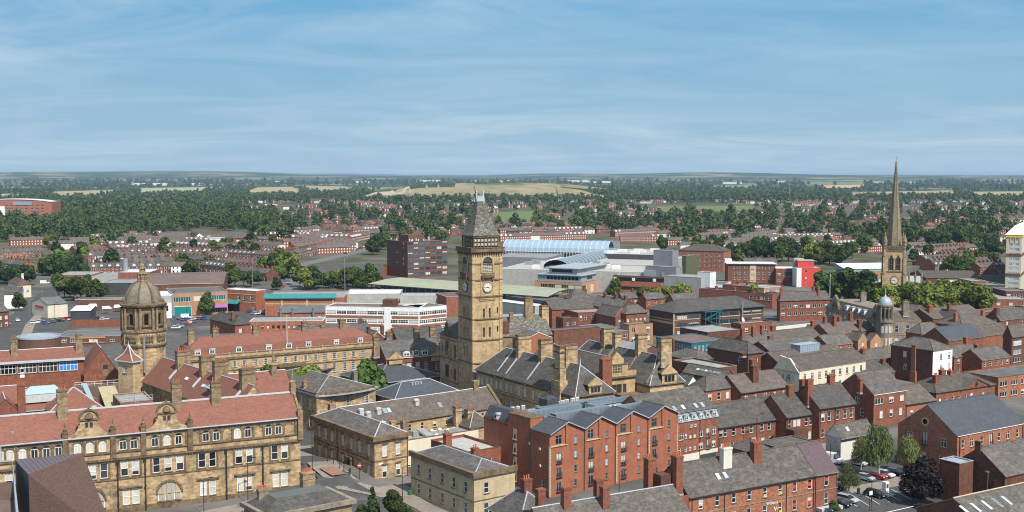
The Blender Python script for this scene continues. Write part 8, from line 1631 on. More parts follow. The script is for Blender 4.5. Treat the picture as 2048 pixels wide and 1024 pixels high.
# ------------------------------------------------------------------ terraces and suburbs
def home(name, label, group, wall, roofm, w=5.2, d=8.0, z=5.3, rh=2.7, hip=False, cat='house', win='white_paint', dorm=False):
    o = tag(empty(name, (0, 0, -50)), label, cat, group)
    m = MB(); m.box(-w/2, 0, -1.5, w/2, d, z)
    if not hip:
        for x in (-w/2, w/2): m.poly([(x, 0, z), (x, d, z), (x, d/2, z+rh)])
    m.box(-w/2+.4, d, -1.5, w/2-2, d+3.2, z-2.4); m.build('wall', [wall], o)
    if hip: r = roof_mesh('h', w, d, z, rh, .4); r.v = [(x-w/2, y, q) for x, y, q in r.v]
    else:
        r=MB();r.slab([(-w/2,-.3,z-.2),(w/2,-.3,z-.2),(w/2,d/2,z+rh),(-w/2,d/2,z+rh)],.15);r.slab([(w/2,d+.3,z-.2),(-w/2,d+.3,z-.2),(-w/2,d/2,z+rh),(w/2,d/2,z+rh)],.15);r.box(-w/2-.12,-.3,z+.1,-w/2+.12,d/2,z+.2) if False else None
    r.build('roof', [roofm, 'white_paint' if rng.random() < .4 else 'dark_metal', 'slate_brown'], o)
    m=MB();m.box(w/2-.45,d/2-.8,z+rh-1.2,w/2+.4,d/2+.4,z+rh+1.1,0);m.box(w/2-.4,d/2-.8,z+rh+1.1,w/2-.1,d/2-.5,z+rh+1.6,1);m.box(w/2-.4,d/2,z+rh+1.1,w/2-.1,d/2+.3,z+rh+1.6,1);m.build('chimney',['brick_dark' if wall != 'brick_dark' else 'brick_red','clay_pot'],o)
    for x, zz, ww, hh in ((-w*.22, .7, 1.5, 1.7), (-w*.22, 3.3, 1.3, 1.5), (w*.27, 3.3, 1.0, 1.4)):
        m=MB();m.box(x-ww/2,-.1,zz,x+ww/2,-.005,zz+hh,0);m.box(x-ww/2+.14,-.12,zz+.14,x+ww/2-.14,-.101,zz+hh-.14,1);m.build('window',[win,'glass'],o)
    m = MB(); m.box(w*.2, -.08, 0, w*.2+.95, -.005, 2.1); m.build('door', [rng.choice(['teal', 'white_paint', 'red_paint', 'dark_metal'])], o)
    if dorm: m=MB();m.box(-w*.3,.6,z+.3,w*.05,3,z+1.9,0);m.slab([(-w*.34,.4,z+1.85),(w*.1,.4,z+1.85),(w*.1,3.4,z+2.2),(-w*.34,3.4,z+2.2)],.1,1);m.build('dormer',['white_paint',roofm],o)
    return o
HOMES = []
def spot(protos, spots, cap):
    """the nearest cap houses as houses of their own; what is left over is returned"""
    spots.sort(key=lambda q: q[1]); used = set()
    for x, y, rz, k in spots[:cap]:
        o = protos[k]
        if k in used: o = copy_tree(o, KIDS[protos[k].name])
        used.add(k); o.location = (x, y, 0); o.rotation_euler = (0, 0, rz)
    for k, o in enumerate(protos):
        if k not in used: x, y, rz, _ = spots[cap]; o.location = (x, y, 0); o.rotation_euler = (0, 0, rz)
    return spots[cap:]
def rows(lines, nk, gap=5.2):
    out = []
    for x0, y0, x1, y1 in lines:
        a, b = Vector(at(x0, y0)), Vector(at(x1, y1))
        if b.x < a.x: a, b = b, a
        L_ = (b-a).length; t = (b-a).normalized(); rz = math.atan2(t.y, t.x); kind = rng.randrange(nk)
        for i in range(int(L_/gap)):
            if rng.random() < .25: kind = rng.randrange(nk)
            p = a+t*(i*gap+gap/2); out.append((p.x, p.y, rz, kind)); HOMES.append((p.x-t.y*4, p.y+t.x*4))
    return out
TG = 'terraced houses in the streets beyond the shops'
TP = [home('terraced_house', lab, TG, w, r, dorm=dm) for lab, w, r, dm in (
    ('red brick slate roofed house in the terraced streets','brick_red','slate',False),('dark brick brown roofed house in the terraced streets','brick_dark','slate_brown',False),
    ('red brick house with pale dormer in the terraced streets','brick_red','slate',True),('white painted house in the terraced streets','white_paint','slate_brown',False),
    ('orange brick house with lichened slates in the terraced streets', 'brick_orange', 'slate_mossy', False))]
SG = 'suburban houses scattered among the trees'
SP = [home('suburban_house', lab, SG, w, r, 12.5, 8.5, 5.2, 3.0, True) for lab, w, r in (
    ('brick house with brown hipped roof among the suburban trees','brick_red','slate_brown'),('brick house with red tiled hipped roof among the suburban trees','brick_buff','tile_orange'),
    ('pale rendered house with dark hipped roof among the suburban trees', 'limewash', 'tile_brown'))]
KIDS = {p.name: kids_of(p) for p in TP+SP}
LEFT=rows([(305,482,500,484),(330,490,470,493),(240,492,420,497),(350,500,520,508),(240,508,400,516),(380,513,540,523),(270,524,350,529),(355,529,520,543),(400,543,525,558),(455,554,540,564),(180,484,300,486),(395,486,540,490),(470,497,560,503),
    (100,500,210,496),(150,511,215,507),(185,524,262,518),(200,538,262,534),(0,519,90,514),(0,540,52,545),(585,522,640,508),(640,508,700,490),(705,486,772,472),(590,505,660,500),(505,512,585,520),(20,492,95,490),(140,492,200,490),(255,478,330,476),(560,494,620,496),(510,480,570,478),
    (540,473,625,476),(620,483,700,484),(700,470,760,466),(1000,484,1180,478),(1000,470,1180,466),(1000,458,1100,456),(1240,484,1330,484),(1230,474,1320,470),(1320,478,1420,462),(1330,492,1480,488),(1400,500,1470,498),(1400,482,1500,474),(1440,470,1560,462),(1490,540,1560,538),(1560,500,1610,488),(1600,478,1700,470),(1640,500,1760,494),(1690,508,1766,504),
    (1830,516,1960,506),(1850,532,1970,522),(1870,545,1990,535),(1960,550,2012,545),(1815,504,1900,498),(1905,461,2060,458),(1900,450,2060,447),(1830,470,1900,466),(1930,470,2050,468),(1810,446,1890,444),(850,470,920,466),(760,452,850,448)],5)
for i in range(9): LEFT += rows([(95+rng.uniform(0,200),483+i*8.4,230+rng.uniform(60,250),480+i*8.2+rng.uniform(-4,4)),(1330+rng.uniform(0,200),470+i*4,1480+rng.uniform(0,220),464+i*4.2),(1830+rng.uniform(0,60),476+i*8,1920+rng.uniform(0,80),471+i*8),(565+rng.uniform(0,60),470+i*5,640+rng.uniform(0,90),466+i*5)],5)
LEFT = spot(TP, LEFT, 295)
rn = random.Random(11); lines = []
def in_quad(px, py, q):
    s = None
    for i in range(4):
        a, b = q[i], q[(i+1) % 4]; c = (b[0]-a[0])*(py-a[1])-(b[1]-a[1])*(px-a[0])
        if s is None: s = c > 0
        elif (c > 0) != s: return False
    return True
GREEN=[[(1310,412),(1500,410),(1520,425),(1330,428)],[(985,424),(1080,420),(1085,449),(985,451)],[(1100,444),(1160,441),(1160,455),(1115,455)]]
sub = []
for _ in range(6000):
    px, py = rn.uniform(-30, 2080), 401+99*rn.random()**1.35
    if len(sub) >= 760: break
    if (px < 520 and (py > 424 or rn.random() < .6)) or (px < 900 and py > 478) or (900 < px < 1320 and py > 474) or (1320 < px and py > 496) or any(in_quad(px,py,q) for q in GREEN): continue
    x, y = at(px, py)
    if any(abs(x-h[0])+abs(y-h[1]) < 19 for h in HOMES): continue
    r0 = R_(rn.choice((-25, -10, 5, 20, 35))); ux, uy = math.cos(r0), math.sin(r0)
    for j in range(rn.choice((1, 2, 3, 4))):
        q = (x+ux*15*j, y+uy*15*j); HOMES.append(q); sub.append((*q, r0, rn.choice((0, 0, 1, 2))))
SUB = spot(SP, sub, 170)
def housing(name, label, spots, w, d, z, rh, hip, mats):
    m = MB()
    for x, y, rz, k in spots:
        c, s = math.cos(rz), math.sin(rz); h = MB(); h.box(-w/2, 0, -1, w/2, d, z, 0 if k != 2 else 4)
        i = w*.3 if hip else 0
        for f in ([(-w/2,-.4,z),(w/2,-.4,z),(w/2-i,d/2,z+rh),(-w/2+i,d/2,z+rh)],[(w/2,d+.4,z),(-w/2,d+.4,z),(-w/2+i,d/2,z+rh),(w/2-i,d/2,z+rh)]): h.quad(*f,1 if k != 1 else 2)
        for sx in (-1, 1): h.poly([(sx*w/2, -.4, z), (sx*w/2, d+.4, z), (sx*(w/2-i), d/2, z+rh)], (1 if k != 1 else 2) if hip else 0)
        h.box(w*.3, d/2-.5, z+rh-.5, w*.3+.8, d/2+.3, z+rh+.9, 0)
        if k == 3 and not hip: h.box(-w*.3, .5, z+.4, w*.1, 2.6, z+2.1, 3)
        for xx in (-w*.3, w*.18):
            for zz in (.8, 3.3): h.box(xx, -.08, zz, xx+w*.16, -.005, zz+1.3, 3)
        h.v = [(x+c*a-s*b, y+s*a+c*b, q) for a, b, q in h.v]; m.add(h.v, h.f); m.m[-len(h.f):] = h.m
    tag(m.build(name, mats), label, None, kind='stuff')
housing('terrace_streets','rows of far terraced houses beyond the town',LEFT,5.2,8,5.3,2.7,False,['brick_red','slate','slate_brown','white_paint','limewash'])
housing('suburban_streets','far suburban brick houses among the trees',SUB,12,8.5,5.2,3,True,['brick_red','slate_brown','tile_orange','white_paint','limewash'])
# ------------------------------------------------------------------ trees
def T(px, py, key, s, label, group=None, name='tree', sz=None):
    x, y = at(px, py); return tree(x, y, key, label, s, sz, group, name)
T(745,1046,'conifer',1.15,'small dark conifer at the bottom edge by the street corner',name='conifer');T(788,1050,'near',.8,'rounded green tree beside the conifer at the bottom edge');T(722,1040,'near',.38,'low green bush left of the conifer',name='bush');T(818,1046,'near',.4,'small leafy bush right of the rounded tree at the bottom edge',name='bush')
T(1757,958,'willow',1.08,'tall weeping birch with pale trunk in the middle of the car park',name='birch_tree');T(1697,988,'willow',.6,'smaller slim birch beside the black parked cars',name='birch_tree');T(1818,948,'willow',.8,'weeping birch against the wall of the gabled brick hall',name='birch_tree');T(1722,940,'willow',.7,'weeping birch in front of the rendered cottage',name='birch_tree')
T(1843, 1008, 'copper', 1.12, 'dark copper beech with a dense round crown at the car park corner', name='copper_beech')
T(1547,902,'near',.5,'overgrown shrub on the garage roof edge',name='shrub');T(1452,918,'near',.4,'low shrub in the yard of the brick terrace',name='shrub');T(1668,1030,'near',.4,'clipped ivy bush on the end house corner',name='bush')
T(536,838,'mid',1.55,'round green tree between the court house and the long mansard block');T(618,832,'near_light',1.6,'pale flowering shrub tree behind the court house roof');T(722,832,'mid_dark',1.2,'dark tree in front of the last windows of the mansard block');T(745,832,'mid',1.45,'broad green tree at the corner of the mansard block');T(497,845,'mid',1.1,'low green tree behind the red roofed wing')
T(413,630,'mid',1.02,'single round tree in front of the store with the teal shutter');T(38,622,'mid',.85,'small street tree outside the white gabled house');T(1058,577,'mid',1.0,'dark street tree left of the tiered office');T(1585,636,'mid_light',1.25,'bright green street tree in front of the red brick offices');T(1511,612,'mid_light',1.15,'bright pointed street tree by the pink glass corner shop');T(1419,592,'mid_light',.75,'small bright tree above the teal office roof');T(465,668,'mid',.0001+.25,'tiny conifer beside the yard wall',name='bush')
def clump(lst, keys, s0, s1, label, group):
    for px, py in lst: T(px, py, rng.choice(keys), rng.uniform(s0, s1), label, group)
clump([(1283,606),(1296,610),(1310,612),(1322,608),(1334,612),(1346,604),(1360,612),(1374,614),(1230,598)],['mid_light'],.9,1.15,'bright street tree in the row between the teal offices and the retail block','bright street trees behind the teal offices')
clump([(1645+i*11,600+rng.uniform(-2,9)) for i in range(6)],['mid','mid','mid_light'],1.3,1.7,'green tree left of the church tower','trees left of the church tower')
clump([(1712, 614), (1726, 618), (1700, 608)], ['mid'], 1.5, 1.8, 'deep green tree just left of the church tower', 'deep green trees by the church')
clump([(1745+i*9.2,616+rng.uniform(-4,10)) for i in range(25)],['mid_light'],1.15,1.5,'yellow-green churchyard tree in the belt below the church tower','churchyard trees')
clump([(118+i*11,600+rng.uniform(-4,4)) for i in range(9)],['mid','mid_dark','mid'],.9,1.35,'tree in the group before the grey hall roofs','trees in front of the sports hall')
clump([(i*13-5,570+rng.uniform(-5,3)) for i in range(6)]+[(85+i*12,553+rng.uniform(-8,4)) for i in range(8)],['mid','mid_dark'],1.0,1.4,'street side tree near the left picture edge','trees along the left street')
clump([(530+i*9,556+rng.uniform(-4,4)) for i in range(7)],['mid','mid_light'],1.4,1.9,'large tree beside the curving road','large trees at the road bend')
clump([(600+i*9.5,581+rng.uniform(-8,3)) for i in range(18)],['mid','mid','mid_dark','mid_light'],.9,1.4,'tree in the belt behind the teal roofed store','tree belt behind the teal roofed store')
clump([(455,572),(470,574),(488,573),(503,574),(516,570),(553,580)],['mid','mid_dark'],.8,1.1,'small tree between the terraces and the store roofs','small trees behind the store roofs')
clump([(1492+i*12,522+rng.uniform(-4,6)) for i in range(8)],['mid_dark','mid'],1.5,2.0,'massive dark tree behind the white roofed hotel','dark trees behind the hotel')
clump([(1615+i*11,528+rng.uniform(-6,6)) for i in range(7)],['mid','mid_light'],1.3,1.8,'leafy tree right of the red block','trees right of the red block')
clump([(1815+i*11,494+rng.uniform(-8,8)) for i in range(14)],['mid_dark','mid'],1.6,2.2,'big dark tree beyond the church tower','dark trees beyond the church')
clump([(1900,545),(1915,548),(1935,540),(1960,530),(1925,552),(1985,535)],['mid'],1.1,1.5,'tree among the terraces left of the tower block','trees near the tower block')
clump([(895,470),(760,505),(745,510),(772,500),(1355,480),(1370,478),(1385,480),(1690,520),(1704,518),(1735,505)],['mid'],1.3,1.7,'isolated tree standing among distant roofs','isolated trees among roofs')
clump([(600+rng.uniform(0,170),428+rng.uniform(-4,8)) for i in range(14)],['poplar'],.9,1.3,'tall narrow poplar on the suburban skyline','poplars on the ridge')
# belts: the nearest as trees of their own, the rest one mass
rn = random.Random(5); ANY = []
def belt(x0, x1, y0, y1, n, keep=lambda px, py: True):
    for _ in range(n):
        py = y0+(y1-y0)*rn.random(); px = x0+(x1-x0)*rn.random()
        if not keep(px, py) or any(in_quad(px, py, q) for q in GREEN): continue
        x, y = at(px, py)
        if any(abs(x-h[0]) < 8 and abs(y-h[1]) < 9 for h in HOMES): continue
        ANY.append((y, x))
belt(-30, 540, 427, 470, 560, lambda px, py: not (px < 125 and py < 447) and not (330 < px < 500 and py > 462) and py < 470+.0*px)
belt(0,330,466,486,60);belt(480,2080,403,470,640);belt(480,2080,430,500,260,lambda px,py: not (520 < px < 1330 and py > 462));belt(1320,2080,470,510,110);belt(110,480,404,430,300);belt(0,110,402,408,40);belt(500,900,455,500,40);belt(150,540,490,550,16)
for _ in range(46): x, y = at(rn.uniform(90, 560), rn.uniform(476, 556)); ANY.append((y, x))
for _ in range(40): x, y = at(rn.uniform(1330, 2040), rn.uniform(470, 530)); ANY.append((y, x))
ANY.sort(); NI = max(0, 296-len(TREE_XY))
for y,x in ANY[:NI]: tree(x,y,rn.choice(['far','far','far_dark','far_light']),'tree in the suburban belts around the town',rn.uniform(.75,1.35),None,'trees of the suburban belts')
def mass(name, label, pts, lod, mt):
    V = []; r = np.random.default_rng(3); base = {}
    for nq in set(l[0] for l in lod): base[nq] = [crown_geo(1, 1.9, .15, 6, nq, .22*(60/nq)**.5, 900+k) for k in range(7)]
    for x, y, z, rad in pts:
        nq = next(l[0] for l in lod if y < l[1]); q = base[nq][r.integers(7)]; a = r.uniform(0, 6.28); c, s = math.cos(a), math.sin(a)
        w = q@np.array([[c, s, 0], [-s, c, 0], [0, 0, 1]])
        V.append(w*np.array([rad, rad, rad*r.uniform(.8, 1.25)])+np.array([x, y, z]))
    return tag(put(name, quads_mesh(name, np.concatenate(V), mt)), label, None, kind='stuff')
mass('suburban_woods','mass of green trees between the suburban houses',[(x,y,0,rn.uniform(4.0,10.5)) for y,x in ANY[NI:]],[(220,1700),(120,2400),(70,99999)],'wood_mass')
FIELDS=[[(100,383),(255,378),(225,388),(120,398)],[(275,376),(450,373),(395,387),(285,388)],[(515,374),(585,373),(606,388),(480,392)],[(590,370),(690,372),(715,381),(640,385)],[(1705,385),(1905,380),(1910,392),(1700,394)],[(1940,383),(2048,382),(2048,396),(1950,398)],[(1645,370),(1735,368),(1715,377),(1650,378)],[(1590,362),(1730,363),(1722,370),(1612,372)],[(1740,361),(1850,361),(1830,368),(1745,368)],[(1130,357),(1290,357),(1290,362),(1140,362)],[(715,380),(860,371),(1120,372),(1245,398)],[(712,399),(770,378),(860,372),(1240,398)],[(1420,371),(1520,367),(1500,378),(1430,380)],[(0,387),(60,387),(40,397),(0,399)]]
far = []
for _ in range(9000):
    py = 361+44*rn.random()**.8; px = rn.uniform(-40, 2090)
    if any(in_quad(px, py, q) for q in FIELDS): continue
    x, y, z = gat(px, py)
    if math.sin(x/330+y/900)+math.sin(y/410-x/700)+rn.uniform(-1.2, 1.2) < -.9: continue
    far.append((x, y, z-.5, rn.uniform(5, 9)*(1+max(0, y-4000)/9000)))
mass('distant_woods', 'far woods and hedgerows fading across the farmland', far, [(50, 4200), (26, 7000), (14, 999999)], 'wood_mass')
# ------------------------------------------------------------------ streets, cars, lamps
strip('road', [(8, 760), (12, 690), (40, 640), (70, 605), (110, 580), (160, 556), (215, 548)], 11, 'asphalt', .05)
strip('pavement', [(45, 690), (60, 650), (95, 612)], 4, 'paving', .06)
strip('road', [(480, 600), (560, 590), (590, 575), (580, 555), (565, 545), (600, 530), (680, 512), (760, 492), (820, 470)], 12, 'asphalt_pale', .05)
drape('car_park',[(330,612),(640,604),(660,640),(345,655)],'asphalt',.04);drape('car_park',[(60,640),(245,634),(255,652),(70,660)],'asphalt',.04)
strip('road', [(560, 1060), (640, 975), (680, 958), (640, 920), (608, 880), (600, 850), (596, 820)], 9, 'asphalt', .05)
strip('road', [(645, 960), (720, 1000), (800, 1060)], 10, 'asphalt', .056)
strip('pavement',[(615,890),(650,930),(700,972),(760,985),(818,975)],6.5,'paving',.09);strip('pavement',[(300,1042),(400,1032),(500,1012),(585,990)],5,'paving',.08)
strip('crossing', [(652, 934), (678, 950)], 3.4, 'paving_red', .10)
strip('pavement', [(800, 985), (850, 1015), (930, 1050)], 4, 'paving', .085); strip('kerb_strip', [(790, 995), (840, 1022), (900, 1060)], .4, 'paving', .10)
drape('car_park',[(1640,910),(1800,905),(1880,1060),(1600,1060)],'asphalt',.04);strip('pavement',[(1668,985),(1720,978),(1790,966),(1820,955)],4.5,'paving',.07)
strip('pavement',[(1690,1040),(1780,1024),(1850,1008)],.3,'line_paint',.08);strip('road',[(1690,1050),(1800,1030),(1900,1010)],8,'asphalt',.045)
for i in range(9):
    px = 1690+i*21; strip('bay_line', [(px-12, 990-i*2.2), (px+28, 1016-i*3.2)], .14, 'line_paint', .075)
strip('bay_panel', [(1768, 994), (1786, 988)], 1.4, 'blue_cladding', .078); strip('bay_panel', [(1806, 987), (1818, 982)], 1.4, 'blue_cladding', .078)
drape('yard', [(1500, 880), (1650, 880), (1660, 930), (1440, 930)], 'paving', .04)
def paint(name, c): 
    m,nt,bs=_nodes(name);bs.inputs['Base Color'].default_value=c4(c);bs.inputs['Roughness'].default_value=.25;bs.inputs['Coat Weight'].default_value=.5;M[name]=m
for n_,c_ in (('car_black',(.012,.013,.016)),('car_silver',(.42,.45,.48)),('car_red',(.5,.012,.014)),('car_white',(.75,.75,.74)),('car_blue',(.03,.12,.30)),('car_grey',(.12,.13,.14))): paint(n_,c_)
plain('green_bin', (.02, .16, .06), .5)
plain('tyre', (.02, .02, .02), .9); plain('lamp_red', (.45, .02, .02), .3); plain('lamp_clear', (.75, .76, .78), .2)
def car_proto(kind):
    o=empty('parked_van' if kind == 'van' else 'parked_car',(0,0,0));L_,hgt,wd={'hatch': (3.95,1.46,1.72),'estate': (4.6,1.48,1.78),'van': (5.4,2.35,2.0)}[kind];h=L_/2
    low=[(-h,.35),(h-.1,.35),(h,.55),(h-.08,.78),(h-.95,.93),(-h+.1,.98),(-h,.8)] if kind != 'van' else [(-h,.4),(h-.1,.4),(h,.7),(h-.1,1.1),(h-.9,1.25),(-h,1.25)]
    m = MB(); m.extrude_y(low, -wd/2, wd/2); 
    zb=.93 if kind != 'van' else 1.24;f0,f1,r1,r0={'hatch': (h-1.0,.25,-h+.55,-h+.12),'estate': (h-1.15,.35,-h+.5,-h+.15),'van': (h-.95,h-1.7,-h+.05,-h)}[kind]
    if kind == 'van': m.extrude_y([(f1-.3, zb), (f1, zb+.02), (f1, hgt), (-h, hgt), (-h, zb)], -wd/2+.03, wd/2-.03)
    else: m.slab([(r1-.05, -wd*.36, hgt), (f1, -wd*.36, hgt), (f1, wd*.36, hgt), (r1-.05, wd*.36, hgt)][::1], .06)
    m.build('body', ['car_silver'], o)
    g=MB();b=[(r0,-wd/2+.06),(f0,-wd/2+.06),(f0,wd/2-.06),(r0,wd/2-.06)];t=[(r1,-wd*.36),(f1,-wd*.36),(f1,wd*.36),(r1,wd*.36)];zt=hgt-.05
    if kind == 'van': b=[(f1-.1,-wd/2+.06),(f0,-wd/2+.06),(f0,wd/2-.06),(f1-.1,wd/2-.06)];t=[(f1-.1,-wd*.42),(f1+.1,-wd*.42),(f1+.1,wd*.42),(f1-.1,wd*.42)]
    g.add([(x,y,zb) for x,y in b]+[(x,y,zt) for x,y in t],[(0,1,5,4),(1,2,6,5),(2,3,7,6),(3,0,4,7),(4,5,6,7)]);g.build('glass',['glass'],o)
    for x in (-h+.8, h-.85):
        for y in (-wd/2+.02,wd/2-.02): w=MB();w.tube((0,-.1,0),(0,.1,0),.32,n=14,m=0);w.tube((0,-.11,0),(0,.11,0),.19,n=10,m=1);w.build('wheel',['tyre','steel'],o,(x,y,.32))
    for y in (-wd/2+.28, wd/2-.28):
        w=MB();w.box(h-.12,y-.2,.62,h-.02,y+.2,.76);w.build('headlight',['lamp_clear'],o);w=MB();w.box(-h-.02,y-.13,.72,-h+.06,y+.13,.92);w.build('tail_light',['lamp_red'],o)
    return o
CP = {k: car_proto(k) for k in ('hatch', 'estate', 'van')}; CK = {k: kids_of(v) for k, v in CP.items()}; used_c = set()
def car(px, py, kind, colr, ang, label, group=None):
    o = CP[kind]
    if kind in used_c: o = copy_tree(o, CK[kind])
    used_c.add(kind);x,y=at(px,py);o.location=(x,y,gz(x,y)+.06);o.rotation_euler=(0,0,R_(ang));tag(o,label,'van' if kind == 'van' else 'car',group)
    if group is None and 'group' in o: del o['group']
    for ch in o.children:
        if ch.name.startswith('body'): ch.material_slots[0].link = 'OBJECT'; ch.material_slots[0].material = M[colr]
    return o
for a in ((1697,968,'estate','car_black',-50,'black estate car parked in the second bay by the slim birch'),(1732,961,'hatch','car_silver',-50,'silver hatchback parked left of the red car'),(1755,957,'hatch','car_red',-50,'bright red hatchback between the silver and the white car'),(1771,954,'hatch','car_white',-50,'white hatchback parked right of the red car'),(1793,951,'estate','car_black',-50,'dark estate car parked against the gabled brick hall'),(1751,994,'estate','car_black',-48,'black estate car standing alone in front of the charging kiosk'),(1694,1004,'estate','car_silver',-48,'silver estate car near the corner of the end house'),(1682,1013,'hatch','car_black',-48,'black hatchback tucked beside the end house wall'),(1677,978,'hatch','car_black',-48,'dark car half hidden behind the end house'),(1850,1020,'hatch','car_black',130,'black car with red tail light under the copper beech'),(1717,931,'hatch','car_silver',-48,'silver car behind the weeping birch near the cottage'),(1738,930,'hatch','car_black',-48,'dark car behind the weeping birch trunks'),(1662,926,'van','car_white',-40,'large white van parked beside the rendered cottage'),(16,650,'hatch','car_red',115,'red car driving on the left street'),(35,643,'hatch','car_white',-60,'white car driving on the left street'),(90,568,'van','car_white',15,'white van parked beside the left street trees'),(374,638,'van','car_white',10,'white van at the store with the teal shutter'),(536,612,'hatch','car_white',5,'white car standing alone before the brick store')): car(*a)
rn = random.Random(21)
for grp,lab,pts in (('cars in the small car park behind the drum','car parked in the row behind the round brick drum',[(70+i*10.5+rn.uniform(-2,2),646+rn.uniform(-5,5)-i*.3) for i in range(16)]),('cars in the store car park','car parked in the wide store car park',[(332+rn.uniform(0,18),632+rn.uniform(-8,12)) for i in range(5)]+[(352+i*7,655-i*2.2+rn.uniform(-3,3)) for i in range(9)]+[(500+i*8,627+rn.uniform(-3,3)) for i in range(8)]+[(560+i*12,607+rn.uniform(-1,1)) for i in range(9)]+[(358+i*8,641+rn.uniform(-3,3)) for i in range(7)]+[(512+i*9,618+rn.uniform(-2,2)) for i in range(5)]),('cars on the curving road','car queuing on the curving road',[(555+rn.uniform(0,24),548+i*3.2) for i in range(9)]),('cars parked along the terrace road','car parked along the terraced road',[(690+i*8,506-i*2.2+rn.uniform(-2,2)) for i in range(14)])):
    for px,py in pts: car(px,py,rn.choice(['hatch','hatch','estate']),rn.choice(['car_white','car_silver','car_black','car_blue','car_red','car_grey','car_white']),rn.uniform(-20,200),lab,grp)
def lamp(px, py, h, label, group=None, arm=1.2, mt='dark_metal', ang=30):
    x,y=at(px,py);o=tag(empty('street_lamp',(x,y,gz(x,y)),R_(ang)),label,'street lamp',group);m=MB();m.tube((0,0,0),(0,0,h),.09 if h < 14 else .22,.06 if h < 14 else .14,8);m.build('post',[mt],o)
    m = MB(); m.tube((0, 0, h), (arm, 0, h+.25), .05); m.box(arm-.1, -.14, h+.15, arm+.6, .14, h+.32); m.build('lantern', [mt], o); return o
for a in ((625,962,8,'black street lamp at the side of the long stone offices'),(805,1015,8,'black street lamp on the pavement by the pale stone house'),(1513,905,9,'tall dark street lamp in the terrace yard'),(1660,940,6,'dark street lamp beside the rendered cottage'),(1238,1024,8,'street lamp in front of the brick apartments'),(496,1010,9,'black lamp post against the county facade'),(408,1030,7,'slim sign post on the county facade pavement'),(1743,1004,4.5,'low lamp post in the car park')): lamp(*a)
for px,py,h in ((690,588,20),(505,578,18),(112,592,12),(133,590,10),(60,640,9),(85,600,10),(646,584,12)): lamp(px,py,h,'pale tall lighting mast beside the roads and car parks','lighting masts beyond the shops',1.4,'steel')
for px,py in ((430,640),(470,632),(560,600),(320,600),(374,636),(235,610),(28,620),(110,640)): lamp(px,py,8,'thin lamp column in the distant streets','lamp columns in the car parks',1.0)
x,y=at(719,972);o=tag(empty('no_entry_sign',(x,y,gz(x,y)),R_(10)),'round red no entry sign on a post at the street corner','road sign');m=MB();m.tube((0,0,0),(0,0,3.6),.07);m.build('post',['dark_metal'],o);m=MB();m.tube((0,-.12,3.0),(0,-.08,3.0),.45,n=20);m.build('disc',['red_paint'],o);m=MB();m.box(-.3,-.14,2.93,.3,-.121,3.07);m.build('bar',['white_paint'],o)
for px,py in ((655,945),(667,949),(680,958),(688,962),(700,968)): x,y=at(px,py);o=tag(empty('bollard',(x,y,gz(x,y))),'black bollard along the pavement of the corner house','bollard','bollards at the corner house');m=MB();m.lathe([(.11,0),(.09,.9),(.13,.92),(.1,1.05)],0,0,8);m.build('post',['dark_metal'],o)
x,y=at(700,965);o=tag(empty('traffic_light',(x,y,0),R_(20)),'black traffic light outside the corner house door','traffic light');m=MB();m.tube((0,0,0),(0,0,3),.07);m.build('post',['dark_metal'],o);m=MB();m.box(-.18,-.15,2.2,.18,.15,3.2);m.build('signal_head',['dark_metal'],o)
x,y=at(820,992);o=tag(empty('wheelie_bin',(x,y,0),R_(30)),'green wheeled bin at the corner of the pale stone house','bin');m=MB();m.add([(-.26,-.32,.1),(.26,-.32,.1),(.26,.32,.1),(-.26,.32,.1),(-.33,-.4,1.0),(.33,-.4,1.0),(.33,.4,1.0),(-.33,.4,1.0)],[(0,3,2,1),(0,1,5,4),(1,2,6,5),(2,3,7,6),(3,0,4,7),(4,5,6,7)]);m.build('body',['green_bin'],o);m=MB();m.box(-.35,-.42,1.0,.35,.42,1.1);m.build('lid',['green_bin'],o)
x,y=at(1771,986);o=tag(empty('charging_kiosk',(x,y,0),R_(35)),'white charging kiosk with blue panel in the car park','kiosk');m=MB();m.box(-.55,-.45,0,.55,.45,2.4);m.build('body',['white_paint'],o);m=MB();m.box(-.35,-.47,1.2,.35,-.451,2.0,0);m.box(.551,-.3,.5,.57,.3,1.8,1);m.build('screen',['dark_cladding','blue_blind'],o)
x,y=at(1717,988);o=tag(empty('litter_bin',(x,y,0)),'dark litter bin beside the car park path','bin');m=MB();m.lathe([(.28,0),(.32,1.0),(.35,1.02),(.3,1.2),(.1,1.25)],0,0,12);m.build('body',['dark_metal'],o)
x,y=at(1741,1022);o=tag(empty('car_park_sign',(x,y,0),R_(25)),'small white sign on two posts at the car park entrance','sign');m=MB();m.box(-.4,-.05,3.2,.4,.05,4.0);m.build('board',['white_paint'],o);m=MB();m.tube((-.3,0,0),(-.3,0,3.2),.05);m.tube((.3,0,0),(.3,0,3.2),.05);m.build('posts',['dark_metal'],o)
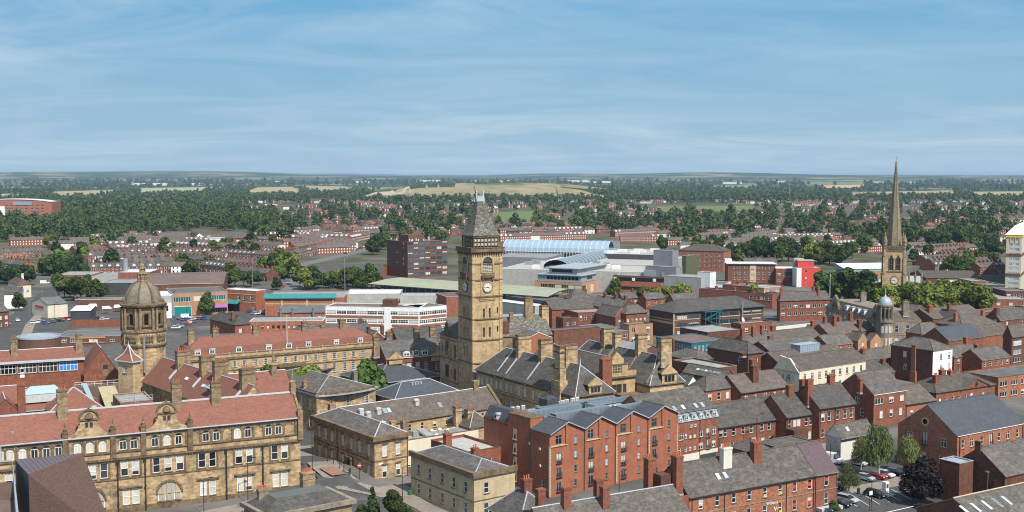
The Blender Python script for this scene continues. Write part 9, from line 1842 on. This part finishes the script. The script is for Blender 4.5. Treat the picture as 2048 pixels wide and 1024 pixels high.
# pylons and far masts on the skyline
for px, py, z in ((682, 352, 45), (490, 353, 45), (1515, 352, 50), (1660, 352, 45), (1240, 352, 70), (1720, 353, 40), (1560, 354, 40)):
    x, y, g = gat(px, 361); o = tag(empty('pylon', (x, y, g)), 'thin lattice pylon on the far skyline', 'pylon', 'pylons on the skyline'); m = MB()
    for a in ((-4, -4), (4, -4), (4, 4), (-4, 4)): m.tube((a[0], a[1], 0), (a[0]*.1, a[1]*.1, z), .6, .3, 4)
    for q in (.62, .76, .9): m.tube((-9, 0, z*q), (9, 0, z*q), .5, n=4)
    m.build('lattice', ['felt_grey'], o)
rn = random.Random(8)
for k in range(12):
    px,py=rn.choice(((250,370),(300,371),(390,371),(860,364),(950,364),(1010,362),(1150,363),(560,366),(1200,366),(1465,368),(1560,366),(720,366))) if k > 11 else ((250,370),(300,371),(390,371),(860,364),(950,364),(1010,362),(1150,363),(560,366),(1200,366),(1465,368),(1560,366),(720,366))[k]
    x,y,g=gat(px,py);o=tag(empty('warehouse',(x,y,g)),'long white warehouse roof far out in the farmland','warehouse','warehouses in the far farmland');m=MB();l=rn.uniform(60,200);m.box(-l/2,0,-6,l/2,60,11);m.build('wall',['roof_white'],o);m=MB();m.slab([(-l/2-1,-1,11),(l/2+1,-1,11),(l/2+1,30,14),(-l/2-1,30,14)],.5);m.slab([(l/2+1,61,11),(-l/2-1,61,11),(-l/2-1,30,14),(l/2+1,30,14)],.5);m.build('roof',['roof_white'],o)
# ------------------------------------------------------------------ air
def haze():
    m = bpy.data.materials.new('haze'); m.use_nodes = True; nt = m.node_tree; nt.nodes.clear()
    out=nt.nodes.new('ShaderNodeOutputMaterial');v=nt.nodes.new('ShaderNodeVolumePrincipled');v.inputs['Color'].default_value=(.50,.70,.95,1);v.inputs['Density'].default_value=4.2e-5;v.inputs['Anisotropy'].default_value=0.0
    nt.links.new(v.outputs[0], out.inputs['Volume']); M['haze'] = m
    b = MB(); b.box(-34000, -300, -8, 34000, 43000, 130)
    tag(b.build('haze', ['haze']), None, None, kind='stuff')
haze()
